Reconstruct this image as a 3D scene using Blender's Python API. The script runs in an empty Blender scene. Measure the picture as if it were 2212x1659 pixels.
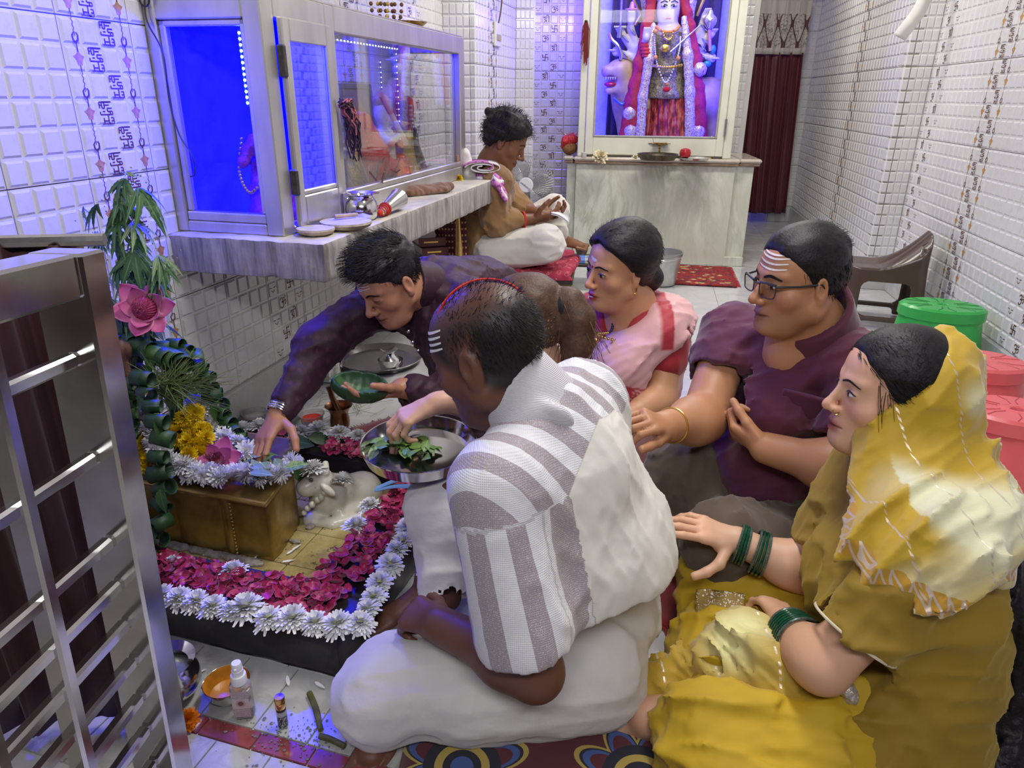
import bpy,math,random
import numpy as np
from mathutils import Vector,Matrix,Euler

# ------------------------------------------------------------------ camera, light, exposure
SC=bpy.context.scene
COL=SC.collection
F_PX,CX,CY,CAM_H=1533.0,1106.0,829.5,1.2
PITCH,ROLL=math.radians(22.1),math.radians(0.5)
_c,_s=math.cos(PITCH),math.sin(PITCH)
C_FWD=np.array([0,_c,-_s])
_r0,_u0=np.array([1.0,0,0]),np.array([0,_s,_c])
C_RIGHT=math.cos(ROLL)*_r0+math.sin(ROLL)*_u0
C_UP=-math.sin(ROLL)*_r0+math.cos(ROLL)*_u0
C_POS=np.array([0,0,CAM_H])
cam_d=bpy.data.cameras.new('camera')
cam_d.sensor_fit='HORIZONTAL';cam_d.sensor_width=36.0
cam_d.lens=36.0*F_PX/2212.0
cam_d.clip_start=0.02;cam_d.clip_end=60
cam=bpy.data.objects.new('camera',cam_d);COL.objects.link(cam)
cam.matrix_world=Matrix(((C_RIGHT[0],C_UP[0],-C_FWD[0],0),(C_RIGHT[1],C_UP[1],-C_FWD[1],0),
                           (C_RIGHT[2],C_UP[2],-C_FWD[2],CAM_H),(0,0,0,1)))
SC.camera=cam
SC.view_settings.view_transform='Standard'
SC.view_settings.look='None'
SC.view_settings.gamma=1.0
SC.view_settings.use_curve_mapping= False
SC.view_settings.exposure=0.1
SC.cycles.max_bounces=8
SC.cycles.transparent_max_bounces=12
SC.cycles.sample_clamp_indirect=4.0
SC.cycles.caustics_reflective= False
SC.cycles.caustics_refractive= False

world=bpy.data.worlds.new('world');SC.world=world
world.use_nodes= True
world.node_tree.nodes['Background'].inputs[0].default_value=(0.92,0.92,1.0,1)
world.node_tree.nodes['Background'].inputs[1].default_value=0.32

def area_light(name,loc,size,power,color,target=None,size_y=None,spread=180):
    d=bpy.data.lights.new(name,'AREA');d.energy=power;d.color=color
    d.shape='RECTANGLE';d.size=size;d.size_y=size_y or size;d.spread=math.radians(spread)
    o=bpy.data.objects.new(name,d);COL.objects.link(o);o.location=loc
    if target is not None:
        o.rotation_euler=(Vector(target)-Vector(loc)).to_track_quat('-Z','Y').to_euler()
    return o
# the hall's ceiling tube lights, then an added fill
area_light('ceiling_tube_light',(1.0,4.4,2.62),1.3,40,(1.0,0.97,0.88),(1.0,4.4,0),0.25)
area_light('ceiling_tube_light',(0.5,1.8,2.62),1.3,38,(1.0,0.97,0.95),(0.4,1.8,0),0.25)
area_light('ceiling_tube_light',(1.6,6.2,2.62),1.2,24,(1.0,0.97,0.88),(1.6,6.2,0),0.2)
area_light('added_front_fill',(0.1,-0.7,2.3),1.4,28,(0.96,0.96,1.0),(0.2,1.6,0.3),0.2)  # unseen fill light added behind the camera to brighten the faces

# ------------------------------------------------------------------ helpers
def ray(x,y):
    d=C_FWD*F_PX+C_RIGHT*(x-CX)-C_UP*(y-CY)
    return d/np.linalg.norm(d)
def G(x,y,z=0.0):
    """where the sight line of a photograph point meets the height z"""
    d=ray(x,y); return C_POS+d*((z-CAM_H)/d[2])
def D(x,y,Y):
    """the point of that sight line at the distance Y into the room"""
    d=ray(x,y); return C_POS+d*(Y/d[1])
def A3(*a): return np.array(a,float)
def unit(v):
    v=np.asarray(v,float); return v/(np.linalg.norm(v)+1e-12)
def rotz(a):
    c,s=math.cos(a),math.sin(a); return np.array([[c,-s,0],[s,c,0],[0,0,1.0]])
def rotx(a):
    c,s=math.cos(a),math.sin(a); return np.array([[1.0,0,0],[0,c,-s],[0,s,c]])
def roty(a):
    c,s=math.cos(a),math.sin(a); return np.array([[c,0,s],[0,1.0,0],[-s,0,c]])
def frame(f,u):
    """columns: right, forward, up"""
    f=unit(f);r=unit(np.cross(f,u));u=np.cross(r,f); return np.stack([r,f,u],1)

def link(o,parent=None,world=False):
    COL.objects.link(o)
    if parent is not None:
        o.parent=parent
        if world:
            o.matrix_parent_inverse=parent_matrix(parent).inverted()
    return o
def parent_matrix(p):
    m=Matrix.LocRotScale(p.location,p.rotation_euler,p.scale)
    if p.parent is not None:
        m=parent_matrix(p.parent)@p.matrix_parent_inverse@m
    return m
def tag(o,label=None,cat=None,group=None,kind=None):
    if label:o['label']=label
    if cat:o['category']=cat
    if group:o['group']=group
    if kind:o['kind']=kind
    return o
def thing(name,loc,label,cat,rz=0.0,group=None):
    o=bpy.data.objects.new(name, None);COL.objects.link(o)
    o.empty_display_size=0.05
    o.location=loc;o.rotation_euler=(0,0,rz)
    return tag(o,label,cat,group)
def obj(name,me,parent=None,mat=None,loc=None,rot=None,scale=None,world=False):
    o=bpy.data.objects.new(name,me)
    if mat is not None and len(me.materials)==0:me.materials.append(mat)
    if loc is not None:o.location=loc
    if rot is not None:
        o.rotation_euler=rot if not isinstance(rot,np.ndarray) else Matrix(rot.tolist()).to_euler()
    if scale is not None:o.scale=scale if hasattr(scale,'__len__') else (scale,)*3
    return link(o,parent,world)
def mesh(name,v,f,mat=None,smooth=True,sharp=35,mats=None,fm=None):
    me=bpy.data.meshes.new(name)
    if isinstance(f,np.ndarray):
        n,k=f.shape
        me.vertices.add(len(v));me.vertices.foreach_set('co',np.asarray(v,np.float32).ravel())
        me.loops.add(n*k);me.loops.foreach_set('vertex_index',f.astype(np.int32).ravel())
        me.polygons.add(n);me.polygons.foreach_set('loop_start',np.arange(0,n*k,k,dtype=np.int32))
        me.update(calc_edges=True)
    else:
        me.from_pydata([tuple(map(float,p)) for p in v],[],f)
    if mats:
        for m in mats:me.materials.append(m)
        me.polygons.foreach_set('material_index',np.asarray(fm,np.int32))
    elif mat is not None:me.materials.append(mat)
    if smooth:
        me.shade_smooth()
        if sharp and len(me.polygons):me.set_sharp_from_angle(angle=math.radians(sharp))
    me.update()
    return me
def set_col(me,name,c):
    """a colour per vertex"""
    c=np.asarray(c,np.float32)
    if c.shape[1]==3:c=np.concatenate([c,np.ones((len(c),1),np.float32)],1)
    a=me.attributes.new(name,'FLOAT_COLOR','POINT');a.data.foreach_set('color',c.ravel())
def set_flt(me,name,c):
    a=me.attributes.new(name,'FLOAT','POINT');a.data.foreach_set('value',np.asarray(c,np.float32))

class MB:
    """collects shapes into one mesh"""
    def __init__(s):s.v=[];s.f=[];s.m=[];s.cur=0
    def add(s,v,f):
        o=len(s.v);s.v+=[tuple(map(float,p)) for p in v];s.f+=[tuple(i+o for i in q) for q in f];s.m+=[s.cur]*len(f); return s
    def box(s,c,d,R=None,bev=0.0):
        c=np.asarray(c,float);h=np.asarray(d,float)/2;b=min(bev,min(h)*0.98)
        R=np.eye(3) if R is None else R
        if b<=0:
            v=[c+R@(h*A3(i,j,k)) for i in (-1,1) for j in (-1,1) for k in (-1,1)]
            return s.add(v,[(0,1,3,2),(4,6,7,5),(0,4,5,1),(2,3,7,6),(0,2,6,4),(1,5,7,3)])
        v=[];ix={}
        for i in (-1,1):
            for j in (-1,1):
                for k in (-1,1):
                    for a in range(3):
                        p=A3(i,j,k)*(h-b);p[a]+=b*(i,j,k)[a]
                        ix[(i,j,k,a)]=len(v);v.append(c+R@p)
        f=[]
        for a in range(3):
            o1,o2=[q for q in range(3) if q!=a]
            for sg in (-1,1):
                q=[]
                for (m,n) in ((-1,-1),(1,-1),(1,1),(-1,1)):
                    key=[0,0,0];key[a]=sg;key[o1]=m;key[o2]=n;q.append(ix[(*key,a)])
                if (sg>0)==(a==1):q.reverse()
                f.append(tuple(q))
        for a in range(3):
            o1,o2=[q for q in range(3) if q!=a]
            for m in (-1,1):
                for n in (-1,1):
                    k0=[0,0,0];k0[o1]=m;k0[o2]=n;k1=list(k0);k0[a]=-1;k1[a]=1
                    q=[ix[(*k0,o1)],ix[(*k1,o1)],ix[(*k1,o2)],ix[(*k0,o2)]]
                    f.append(tuple(q))
        for i in (-1,1):
            for j in (-1,1):
                for k in (-1,1):f.append((ix[(i,j,k,0)],ix[(i,j,k,1)],ix[(i,j,k,2)]))
        return s.add(v,f)
    def tube(s,path,r,n=8,cap=True,closed=False,flat=None):
        P=[np.asarray(p,float) for p in path];m=len(P)
        rs=list(r) if hasattr(r,'__len__') else [r]*m
        T=[]
        for i in range(m):
            a=P[i-1] if (i>0 or closed) else P[i];b=P[(i+1)%m] if (i<m-1 or closed) else P[i]
            T.append(unit(b-a))
        ref=A3(0,0,1) if abs(T[0][2])<0.9 else A3(1,0,0)
        N=unit(np.cross(T[0],ref));v=[]
        for i in range(m):
            N=unit(N-T[i]*(N@T[i]));B=np.cross(T[i],N)
            for k in range(n):
                a=2*math.pi*k/n
                v.append(P[i]+rs[i]*(math.cos(a)*N+math.sin(a)*B*(flat or 1.0)))
        f=[]
        for i in range(m if closed else m-1):
            j=(i+1)%m
            for k in range(n):f.append((i*n+k,i*n+(k+1)%n,j*n+(k+1)%n,j*n+k))
        if cap and not closed:
            f.append(tuple(range(n-1,-1,-1)));f.append(tuple((m-1)*n+k for k in range(n)))
        return s.add(v,f)
    def lathe(s,prof,n=32,c=(0,0,0),R=None,cap0=False,cap1=False):
        c=np.asarray(c,float);R=np.eye(3) if R is None else R;v=[];f=[]
        for (r,z) in prof:
            for k in range(n):
                a=2*math.pi*k/n;v.append(c+R@A3(r*math.cos(a),r*math.sin(a),z))
        for i in range(len(prof)-1):
            for k in range(n):f.append((i*n+k,i*n+(k+1)%n,(i+1)*n+(k+1)%n,(i+1)*n+k))
        if cap0:f.append(tuple(range(n-1,-1,-1)))
        if cap1:f.append(tuple((len(prof)-1)*n+k for k in range(n)))
        return s.add(v,f)
    def ball(s,c,r,nu=16,nv=10,R=None):
        r=np.ones(3)*r if not hasattr(r,'__len__') else np.asarray(r,float)
        c=np.asarray(c,float);R=np.eye(3) if R is None else R;v=[];f=[]
        for i in range(nv+1):
            t=math.pi*i/nv
            for k in range(nu):
                a=2*math.pi*k/nu
                v.append(c+R@(r*A3(math.sin(t)*math.cos(a),math.sin(t)*math.sin(a),math.cos(t))))
        for i in range(nv):
            for k in range(nu):f.append((i*nu+k,(i+1)*nu+k,(i+1)*nu+(k+1)%nu,i*nu+(k+1)%nu))
        return s.add(v,f)
    def prism(s,poly,z0,z1,R=None,c=(0,0,0)):
        """outline in x,y pulled from z0 to z1"""
        c=np.asarray(c,float);R=np.eye(3) if R is None else R;n=len(poly)
        v=[c+R@A3(p[0],p[1],z0) for p in poly]+[c+R@A3(p[0],p[1],z1) for p in poly]
        f=[(i,(i+1)%n,n+(i+1)%n,n+i) for i in range(n)]+[tuple(range(n-1,-1,-1)),tuple(range(n,2*n))]
        return s.add(v,f)
    def stroke(s,pts,w,z=0.0,taper=False):
        """flat band along a line in x,y"""
        P=[np.asarray(p,float) for p in pts];v=[];m=len(P)
        for i in range(m):
            t=unit(P[min(i+1,m-1)]-P[max(i-1,0)]);nrm=A3(-t[1],t[0])
            ww=w*(0.35+0.65*math.sin(math.pi*(0.1+0.8*i/max(m-1,1)))) if taper else w
            v+=[(P[i][0]+nrm[0]*ww/2,P[i][1]+nrm[1]*ww/2,z),(P[i][0]-nrm[0]*ww/2,P[i][1]-nrm[1]*ww/2,z)]
        return s.add(v,[(2*i,2*i+1,2*i+3,2*i+2) for i in range(m-1)])
    def me(s,name,mat=None,smooth=True,sharp=35,mats=None):
        return mesh(name,s.v,s.f,mat,smooth,sharp,mats,s.m if mats else None)
    def build(s,name,mat=None,parent=None,smooth=True,sharp=35,world=False,mats=None,**k):
        return obj(name,s.me(name,mat,smooth,sharp,mats),parent,world=world,**k)

def bez(pts,n=24):
    """smooth line through points"""
    P=[np.asarray(p,float) for p in pts];out=[]
    Q=[2*P[0]-P[1]]+P+[2*P[-1]-P[-2]]
    seg=len(P)-1
    for i in range(n+1):
        u=i/n*seg;k=min(int(u),seg-1);t=u-k
        a,b,c,d=Q[k],Q[k+1],Q[k+2],Q[k+3]
        out.append(0.5*((2*b)+(c-a)*t+(2*a-5*b+4*c-d)*t*t+(3*b-a-3*c+d)*t**3))
    return out

# ------------------------------------------------------------------ materials
class NT:
    def __init__(s,name):
        s.m=bpy.data.materials.new(name);s.m.use_nodes= True;s.t=s.m.node_tree;s.t.nodes.clear()
        s.out=s.n('ShaderNodeOutputMaterial')
    def n(s,t,**k):
        x=s.t.nodes.new(t)
        for a,b in k.items():setattr(x,a,b)
        return x
    def l(s,a,b):s.t.links.new(a,b)
    def val(s,sock,v):
        if isinstance(v,bpy.types.NodeSocket):s.l(v,sock)
        elif hasattr(v,'__len__') and len(v)==3 and sock.type=='RGBA':sock.default_value=(*v,1)
        else:sock.default_value=v
    def math(s,op,a,b=None,c=None,clamp=False):
        x=s.n('ShaderNodeMath',operation=op,use_clamp=clamp);s.val(x.inputs[0],a)
        if b is not None:s.val(x.inputs[1],b)
        if c is not None:s.val(x.inputs[2],c)
        return x.outputs[0]
    def mix(s,fac,a,b,mode='MIX'):
        x=s.n('ShaderNodeMix',data_type='RGBA',blend_type=mode);s.val(x.inputs[0],fac);s.val(x.inputs[6],a);s.val(x.inputs[7],b); return x.outputs[2]
    def ramp(s,fac,stops):
        x=s.n('ShaderNodeValToRGB');s.val(x.inputs[0],fac);e=x.color_ramp.elements
        while len(e)<len(stops):e.new(0.5)
        for i,(p,c) in enumerate(stops):e[i].position=p;e[i].color=(*c,1) if len(c)==3 else c
        return x.outputs[0]
    def coord(s,kind='Object'): return s.n('ShaderNodeTexCoord').outputs[kind]
    def mapping(s,v,scale=(1,1,1),rot=(0,0,0),loc=(0,0,0)):
        x=s.n('ShaderNodeMapping');s.l(v,x.inputs[0]);x.inputs[1].default_value=loc;x.inputs[2].default_value=rot;x.inputs[3].default_value=scale; return x.outputs[0]
    def noise(s,v,scale,detail=4,rough=0.5,dist=0.0):
        x=s.n('ShaderNodeTexNoise');s.l(v,x.inputs['Vector']);x.inputs['Scale'].default_value=scale;x.inputs['Detail'].default_value=detail
        x.inputs['Roughness'].default_value=rough;x.inputs['Distortion'].default_value=dist; return x.outputs['Fac']
    def wave(s,v,scale,dist=0.0,detail=2,dirn='X',dscale=1.0):
        x=s.n('ShaderNodeTexWave',wave_type='BANDS',bands_direction=dirn);s.l(v,x.inputs['Vector']);x.inputs['Scale'].default_value=scale
        x.inputs['Distortion'].default_value=dist;x.inputs['Detail'].default_value=detail;x.inputs['Detail Scale'].default_value=dscale; return x.outputs['Fac']
    def voro(s,v,scale,feat='F1',out='Distance',rnd=1.0):
        x=s.n('ShaderNodeTexVoronoi',feature=feat);s.l(v,x.inputs['Vector']);x.inputs['Scale'].default_value=scale;x.inputs['Randomness'].default_value=rnd; return x.outputs[out]
    def attr(s,name,out='Color'): return s.n('ShaderNodeAttribute',attribute_name=name).outputs[out]
    def sep(s,v):
        x=s.n('ShaderNodeSeparateXYZ');s.l(v,x.inputs[0]); return x.outputs
    def bump(s,h,strength=0.3,dist=0.01):
        x=s.n('ShaderNodeBump');s.l(h,x.inputs['Height']);x.inputs['Strength'].default_value=strength;x.inputs['Distance'].default_value=dist; return x.outputs[0]
    def bsdf(s,col,rough=0.5,metal=0.0,normal=None,**k):
        b=s.n('ShaderNodeBsdfPrincipled');s.val(b.inputs['Base Color'],col);s.val(b.inputs['Roughness'],rough);s.val(b.inputs['Metallic'],metal)
        if normal is not None:s.l(normal,b.inputs['Normal'])
        for a,v in k.items():s.val(b.inputs[a.replace('_',' ')],v)
        s.l(b.outputs[0],s.out.inputs[0]); return s.m

_PM={}
def pm(name,col,rough=0.5,metal=0.0,var=0.12,scale=30,bump=0.0,bscale=None,rvar=0.0,stretch=(1,1,1),**k):
    """plain procedural material: colour with a noise variation, optional relief"""
    if name in _PM: return _PM[name]
    t=NT(name);v=t.mapping(t.coord(),stretch)
    n=t.noise(v,scale,4)
    c0=tuple(max(0,x*(1-var)) for x in col);c1=tuple(min(1,x*(1+var)) for x in col)
    c=t.ramp(n,[(0.3,c0),(0.7,c1)])
    r=rough
    if rvar:r=t.math('ADD',t.math('MULTIPLY',t.noise(v,scale*0.4,3),rvar),rough-rvar/2)
    nm=t.bump(t.noise(v,bscale or scale*2,5),bump,0.004) if bump else None
    _PM[name]=t.bsdf(c,r,metal,nm,**k)
    return _PM[name]
def glow(name,col,strength):
    t=NT(name);e=t.n('ShaderNodeEmission');e.inputs[0].default_value=(*col,1);e.inputs[1].default_value=strength
    t.l(e.outputs[0],t.out.inputs[0]); return t.m
def srgb(h):
    c=[int(h[i:i+2],16)/255 for i in (0,2,4)]
    return tuple(x/12.92 if x<=0.04045 else ((x+0.055)/1.055)**2.4 for x in c)

M_STEEL=pm('brushed_steel',(0.62,0.61,0.60),0.22,1.0,0.06,60,0.03,rvar=0.12)
M_STEEL2=pm('polished_steel',(0.72,0.71,0.70),0.12,1.0,0.05,40,rvar=0.1)
M_BRASS=pm('brass',(0.62,0.42,0.14),0.28,1.0,0.15,40,0.03)
M_ALU=pm('anodised_aluminium',(0.56,0.54,0.51),0.36,0.75,0.12,14,0.02,rvar=0.15,stretch=(1,1,0.3))
M_BLACK=pm('black_plastic',(0.02,0.02,0.022),0.4,0,0.2)
M_GOLD=pm('gold_trim',(0.75,0.5,0.12),0.3,1.0,0.15,50)
def glass_mat(name,tint=(0.97,0.98,1.0),refl=0.10,rough=0.02):
    t=NT(name);a=t.n('ShaderNodeBsdfTransparent');a.inputs[0].default_value=(*tint,1)
    g=t.n('ShaderNodeBsdfGlossy');g.inputs[1].default_value=rough;g.inputs[0].default_value=(1,1,1,1)
    lw=t.n('ShaderNodeFresnel');lw.inputs[0].default_value=1.25
    f=t.math('MULTIPLY',lw.outputs[0],0.4*refl/0.10,clamp=True)
    x=t.n('ShaderNodeMixShader');t.l(f,x.inputs[0]);t.l(a.outputs[0],x.inputs[1]);t.l(g.outputs[0],x.inputs[2]);t.l(x.outputs[0],t.out.inputs[0])
    return t.m
M_GLASS=glass_mat('pane_glass')

# ------------------------------------------------------------------ noise and smooth solids
def vnoise(P,seed=0):
    """value noise, -1..1"""
    P=np.asarray(P,np.float32);i=np.floor(P).astype(np.int64);f=P-i;f=f*f*(3-2*f)
    def h(a,b,c):
        n=(a*374761393+b*668265263+c*2147483647+seed*974711)&0xFFFFFFFF
        n=((n^(n>>13))*1274126177)&0xFFFFFFFF
        return ((n^(n>>16))&0xFFFF).astype(np.float32)/32767.5-1
    x,y,z=i[...,0],i[...,1],i[...,2];u,v,w=f[...,0],f[...,1],f[...,2]
    def lx(b,c): return h(x,b,c)*(1-u)+h(x+1,b,c)*u
    return (lx(y,z)*(1-v)+lx(y+1,z)*v)*(1-w)+(lx(y,z+1)*(1-v)+lx(y+1,z+1)*v)*w
def smin(a,b,k):
    if k<=0: return np.minimum(a,b)
    h=np.maximum(k-np.abs(a-b),0)/k
    return np.minimum(a,b)-h*h*k*0.25

class Solid:
    """smoothly blended solid of tapered limbs and ellipsoids, turned into one skin"""
    def __init__(s):s.p=[];s.cuts=[];s.disp=[]
    def _add(s,fn,lo,hi,k,op):s.p.append((fn,np.asarray(lo,np.float32),np.asarray(hi,np.float32),k,op)); return s
    def cap(s,a,b,ra,rb,k=0.02,op='u',axis=None,flat=1.0):
        a=np.asarray(a,np.float32);b=np.asarray(b,np.float32);ba=b-a;l2=float(ba@ba)+1e-9
        ax= None if axis is None else unit(axis).astype(np.float32)
        def fn(P):
            q=P-a
            if ax is not None:
                h=np.clip((q@ba)/l2,0,1);w=q-h[..., None]*ba
                e=w@ax;w=w+ax*(e*(1/flat-1))[..., None]
                return (np.sqrt((w*w).sum(-1))-(ra+(rb-ra)*h))*min(1.0,(1+flat)/2)
            h=np.clip((q@ba)/l2,0,1);w=q-h[..., None]*ba
            return np.sqrt((w*w).sum(-1))-(ra+(rb-ra)*h)
        r=max(ra,rb); return s._add(fn,np.minimum(a,b)-r,np.maximum(a,b)+r,k,op)
    def chain(s,pts,rs,k=0.02,op='u',**kw):
        for i in range(len(pts)-1):s.cap(pts[i],pts[i+1],rs[i],rs[i+1],k,op,**kw)
        return s
    def ell(s,c,r,R=None,k=0.02,op='u'):
        c=np.asarray(c,np.float32);r=np.asarray(r,np.float32) if hasattr(r,'__len__') else np.ones(3,np.float32)*r
        Rm= None if R is None else np.asarray(R,np.float32)
        def fn(P):
            q=P-c
            if Rm is not None:q=q@Rm
            a=q/r;k0=np.sqrt((a*a).sum(-1));b=a/r;k1=np.sqrt((b*b).sum(-1))+1e-6
            return k0*(k0-1)/k1
        m=float(r.max()) if R is not None else r
        return s._add(fn,c-m,c+m,k,op)
    def box(s,c,h,R=None,rd=0.01,k=0.01,op='u'):
        c=np.asarray(c,np.float32);h=np.asarray(h,np.float32);Rm= None if R is None else np.asarray(R,np.float32)
        def fn(P):
            q=P-c
            if Rm is not None:q=q@Rm
            q=np.abs(q)-(h-rd);o=np.maximum(q,0)
            return np.sqrt((o*o).sum(-1))+np.minimum(q.max(-1),0)-rd
        m=float(np.linalg.norm(h)); return s._add(fn,c-m,c+m,k,op)
    def fn(s,f,lo,hi,k=0.02,op='u'): return s._add(f,lo,hi,k,op)
    def cut(s,p,n,k=0.0):
        """keep the side the normal points away from"""
        p=np.asarray(p,np.float32);n=unit(n).astype(np.float32);s.cuts.append((lambda P:(P-p)@n,k)); return s
    def ev(s,P,C=None,half=0.0):
        """P (nb, m, 3)"""
        d=np.full(P.shape[:-1],0.5,np.float32)
        for fn,lo,hi,k,op in s.p:
            if C is not None:
                m=half+k+0.03
                sel=np.nonzero(((C>lo-m)&(C<hi+m)).all(1))[0]
                if len(sel)==0: continue
                q=fn(P[sel]).astype(np.float32);e=d[sel]
                d[sel]=smin(e,q,k) if op=='u' else -smin(-e,q,k)
            else:
                q=fn(P);d=smin(d,q,k) if op=='u' else -smin(-d,q,k)
        for fn,k in s.cuts:d=-smin(-d,-fn(P),k)
        return d
    def bounds(s,pad):
        lo=np.min([p[1] for p in s.p if p[4]=='u'],0)-pad;hi=np.max([p[2] for p in s.p if p[4]=='u'],0)+pad; return lo,hi
    def skin(s,vox,lo=None,hi=None,disp=None,dmax=0.0):
        B=8;pad=vox*3+dmax
        l0,h0=s.bounds(pad);lo=l0 if lo is None else np.maximum(np.asarray(lo),l0);hi=h0 if hi is None else np.minimum(np.asarray(hi),h0)
        lo=np.asarray(lo,np.float32);nb=np.ceil((np.asarray(hi)-lo)/(vox*B)).astype(int)+1
        bc=np.stack(np.meshgrid(*[np.arange(n) for n in nb],indexing='ij'),-1).reshape(-1,3)
        C=(lo+(bc+0.5)*(B*vox)).astype(np.float32);half=B*vox*0.5
        dc=s.ev(C[:, None,:],C,half)[:,0]
        act=np.abs(dc)<(half*1.732*1.35+0.006+dmax)
        V=np.broadcast_to(np.where(dc<0,-1,1).astype(np.float32).reshape(*nb,1,1,1),(*nb,B,B,B)).copy()
        off=(np.stack(np.meshgrid(*[np.arange(B)]*3,indexing='ij'),-1).reshape(-1,3)*vox).astype(np.float32)
        ai=np.nonzero(act)[0]
        for c0 in range(0,len(ai),3000):
            sub=ai[c0:c0+3000];P=(lo+bc[sub]*(B*vox)).astype(np.float32)[:, None,:]+off[None]
            d=s.ev(P,C[sub],half)
            if disp is not None:
                m=np.abs(d)<dmax+2.5*vox+.004;d[m]+=disp(P[m])
            V[bc[sub][:,0],bc[sub][:,1],bc[sub][:,2]]=d.reshape(-1,B,B,B)
        V=V.transpose(0,3,1,4,2,5).reshape(nb[0]*B,nb[1]*B,nb[2]*B)
        return nets(V,lo,vox)
def nets(V,lo,vox):
    S=V<0
    c=np.zeros(tuple(n-1 for n in V.shape),np.uint8)
    for i in (0,1):
        for j in (0,1):
            for k in (0,1):c+=S[i:V.shape[0]-1+i,j:V.shape[1]-1+j,k:V.shape[2]-1+k]
    X,Y,Z=np.nonzero((c>0)&(c<8));n=len(X)
    idx=np.full(c.shape,-1,np.int32);idx[X,Y,Z]=np.arange(n)
    acc=np.zeros((n,3),np.float32);cnt=np.zeros(n,np.float32)
    cor=[(i,j,k) for i in (0,1) for j in (0,1) for k in (0,1)]
    vals={q:V[X+q[0],Y+q[1],Z+q[2]] for q in cor}
    for a in cor:
        for ax in range(3):
            if a[ax]==0:
                b=list(a);b[ax]=1;b=tuple(b);va,vb=vals[a],vals[b];m=(va<0)!=(vb<0)
                t=np.where(m,va/np.where(m,va-vb,1),0)
                p=np.tile(np.array(a,np.float32),(n,1));p[:,ax]+=t
                acc+=p*m[:, None];cnt+=m
    v=lo+(np.stack([X,Y,Z],1)+acc/cnt[:, None])*vox
    q=[]
    for ax in range(3):
        o1,o2=[(1,2),(2,0),(0,1)][ax]
        sl0=[slice(None)]*3;sl1=[slice(None)]*3;sl0[ax]=slice(0,-1);sl1[ax]=slice(1, None)
        a,b=S[tuple(sl0)],S[tuple(sl1)];m=a!=b
        I=np.stack(np.nonzero(m),1)
        ok=(I[:,o1]>0)&(I[:,o2]>0)&(I[:,0]<c.shape[0])&(I[:,1]<c.shape[1])&(I[:,2]<c.shape[2]);I=I[ok]
        e1=np.zeros(3,int);e1[o1]=1;e2=np.zeros(3,int);e2[o2]=1
        g= lambda J:idx[J[:,0],J[:,1],J[:,2]]
        Q=np.stack([g(I),g(I-e1),g(I-e1-e2),g(I-e2)],1)
        fl=a[I[:,0],I[:,1],I[:,2]];Q[~fl]=Q[~fl][:,::-1]
        q.append(Q[(Q>=0).all(1)])
    return v,np.concatenate(q)
def drop(v,f,mask):
    """remove the faces whose corners are all in the mask"""
    f=f[~mask[f].all(1)];used=np.zeros(len(v),bool);used[f]= True;re=np.cumsum(used)-1
    return v[used],re[f]

# ================================================================== ROOM
AL=math.radians(14.3)  # left wall's heading
AR=math.radians(10.5)  # right wall's heading
LW_O=A3(-0.854,3.317,0);LW_D=A3(math.sin(AL),math.cos(AL),0);LW_N=A3(math.cos(AL),-math.sin(AL),0)
def LW(s,t,z): return LW_O+LW_D*s+LW_N*t+A3(0,0,z)

def tile_mat(name,tint):
    t=NT(name);v=t.coord();oi=t.n('ShaderNodeObjectInfo').outputs['Random']
    n=t.noise(t.n('ShaderNodeNewGeometry').outputs['Position'],2.3,5,0.6)
    g=t.noise(t.n('ShaderNodeNewGeometry').outputs['Position'],34,4,0.65)
    c=t.ramp(n,[(0.3,tuple(x*0.88 for x in tint)),(0.62,tint)])
    c=t.mix(t.math('MULTIPLY',t.math('SUBTRACT',g,0.52,clamp=True),1.1),c,(0.42,0.38,0.33))
    c=t.mix(t.math('MULTIPLY',oi,0.08),c,(0.6,0.58,0.55))
    return t.bsdf(c,t.math('ADD',t.math('MULTIPLY',g,0.25),0.08),0,t.bump(t.noise(v,60,2),0.05,0.002),Coat_Weight=0.4,Coat_Roughness=0.1)
M_TILE=tile_mat('glazed_white_tile',(0.74,0.73,0.72))
M_GROUT=pm('grey_grout',(0.30,0.28,0.25),0.9,0,0.3,20,0.2)
M_PRINT=pm('brown_tile_print',(0.11,0.042,0.02),0.35,0,0.25,90)
M_PRINT2=pm('ochre_tile_print',(0.52,0.27,0.07),0.3,0,0.3,60)
TW,TH=0.257,0.41
def make_tile():
    m=MB();g=0.0014;w,h=TW-2*g,TH-2*g
    m.box((TW/2,TH/2,-0.006),(w,h,0.010),bev=0.0015)
    cw,ch=w/4,h/6
    for i in range(4):
        for j in range(6):
            x0,x1=g+i*cw+0.0035,g+(i+1)*cw-0.0035;y0,y1=g+j*ch+0.0035,g+(j+1)*ch-0.0035;b=0.006
            m.add([(x0,y0,-0.001),(x1,y0,-0.001),(x1,y1,-0.001),(x0,y1,-0.001),(x0+b,y0+b,0.004),(x1-b,y0+b,0.004),(x1-b,y1-b,0.004),(x0+b,y1-b,0.004)],
                  [(0,1,5,4),(1,2,6,5),(2,3,7,6),(3,0,4,7),(4,5,6,7)])
    return m.me('tile',M_TILE, False)
ME_TILE=make_tile()

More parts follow.
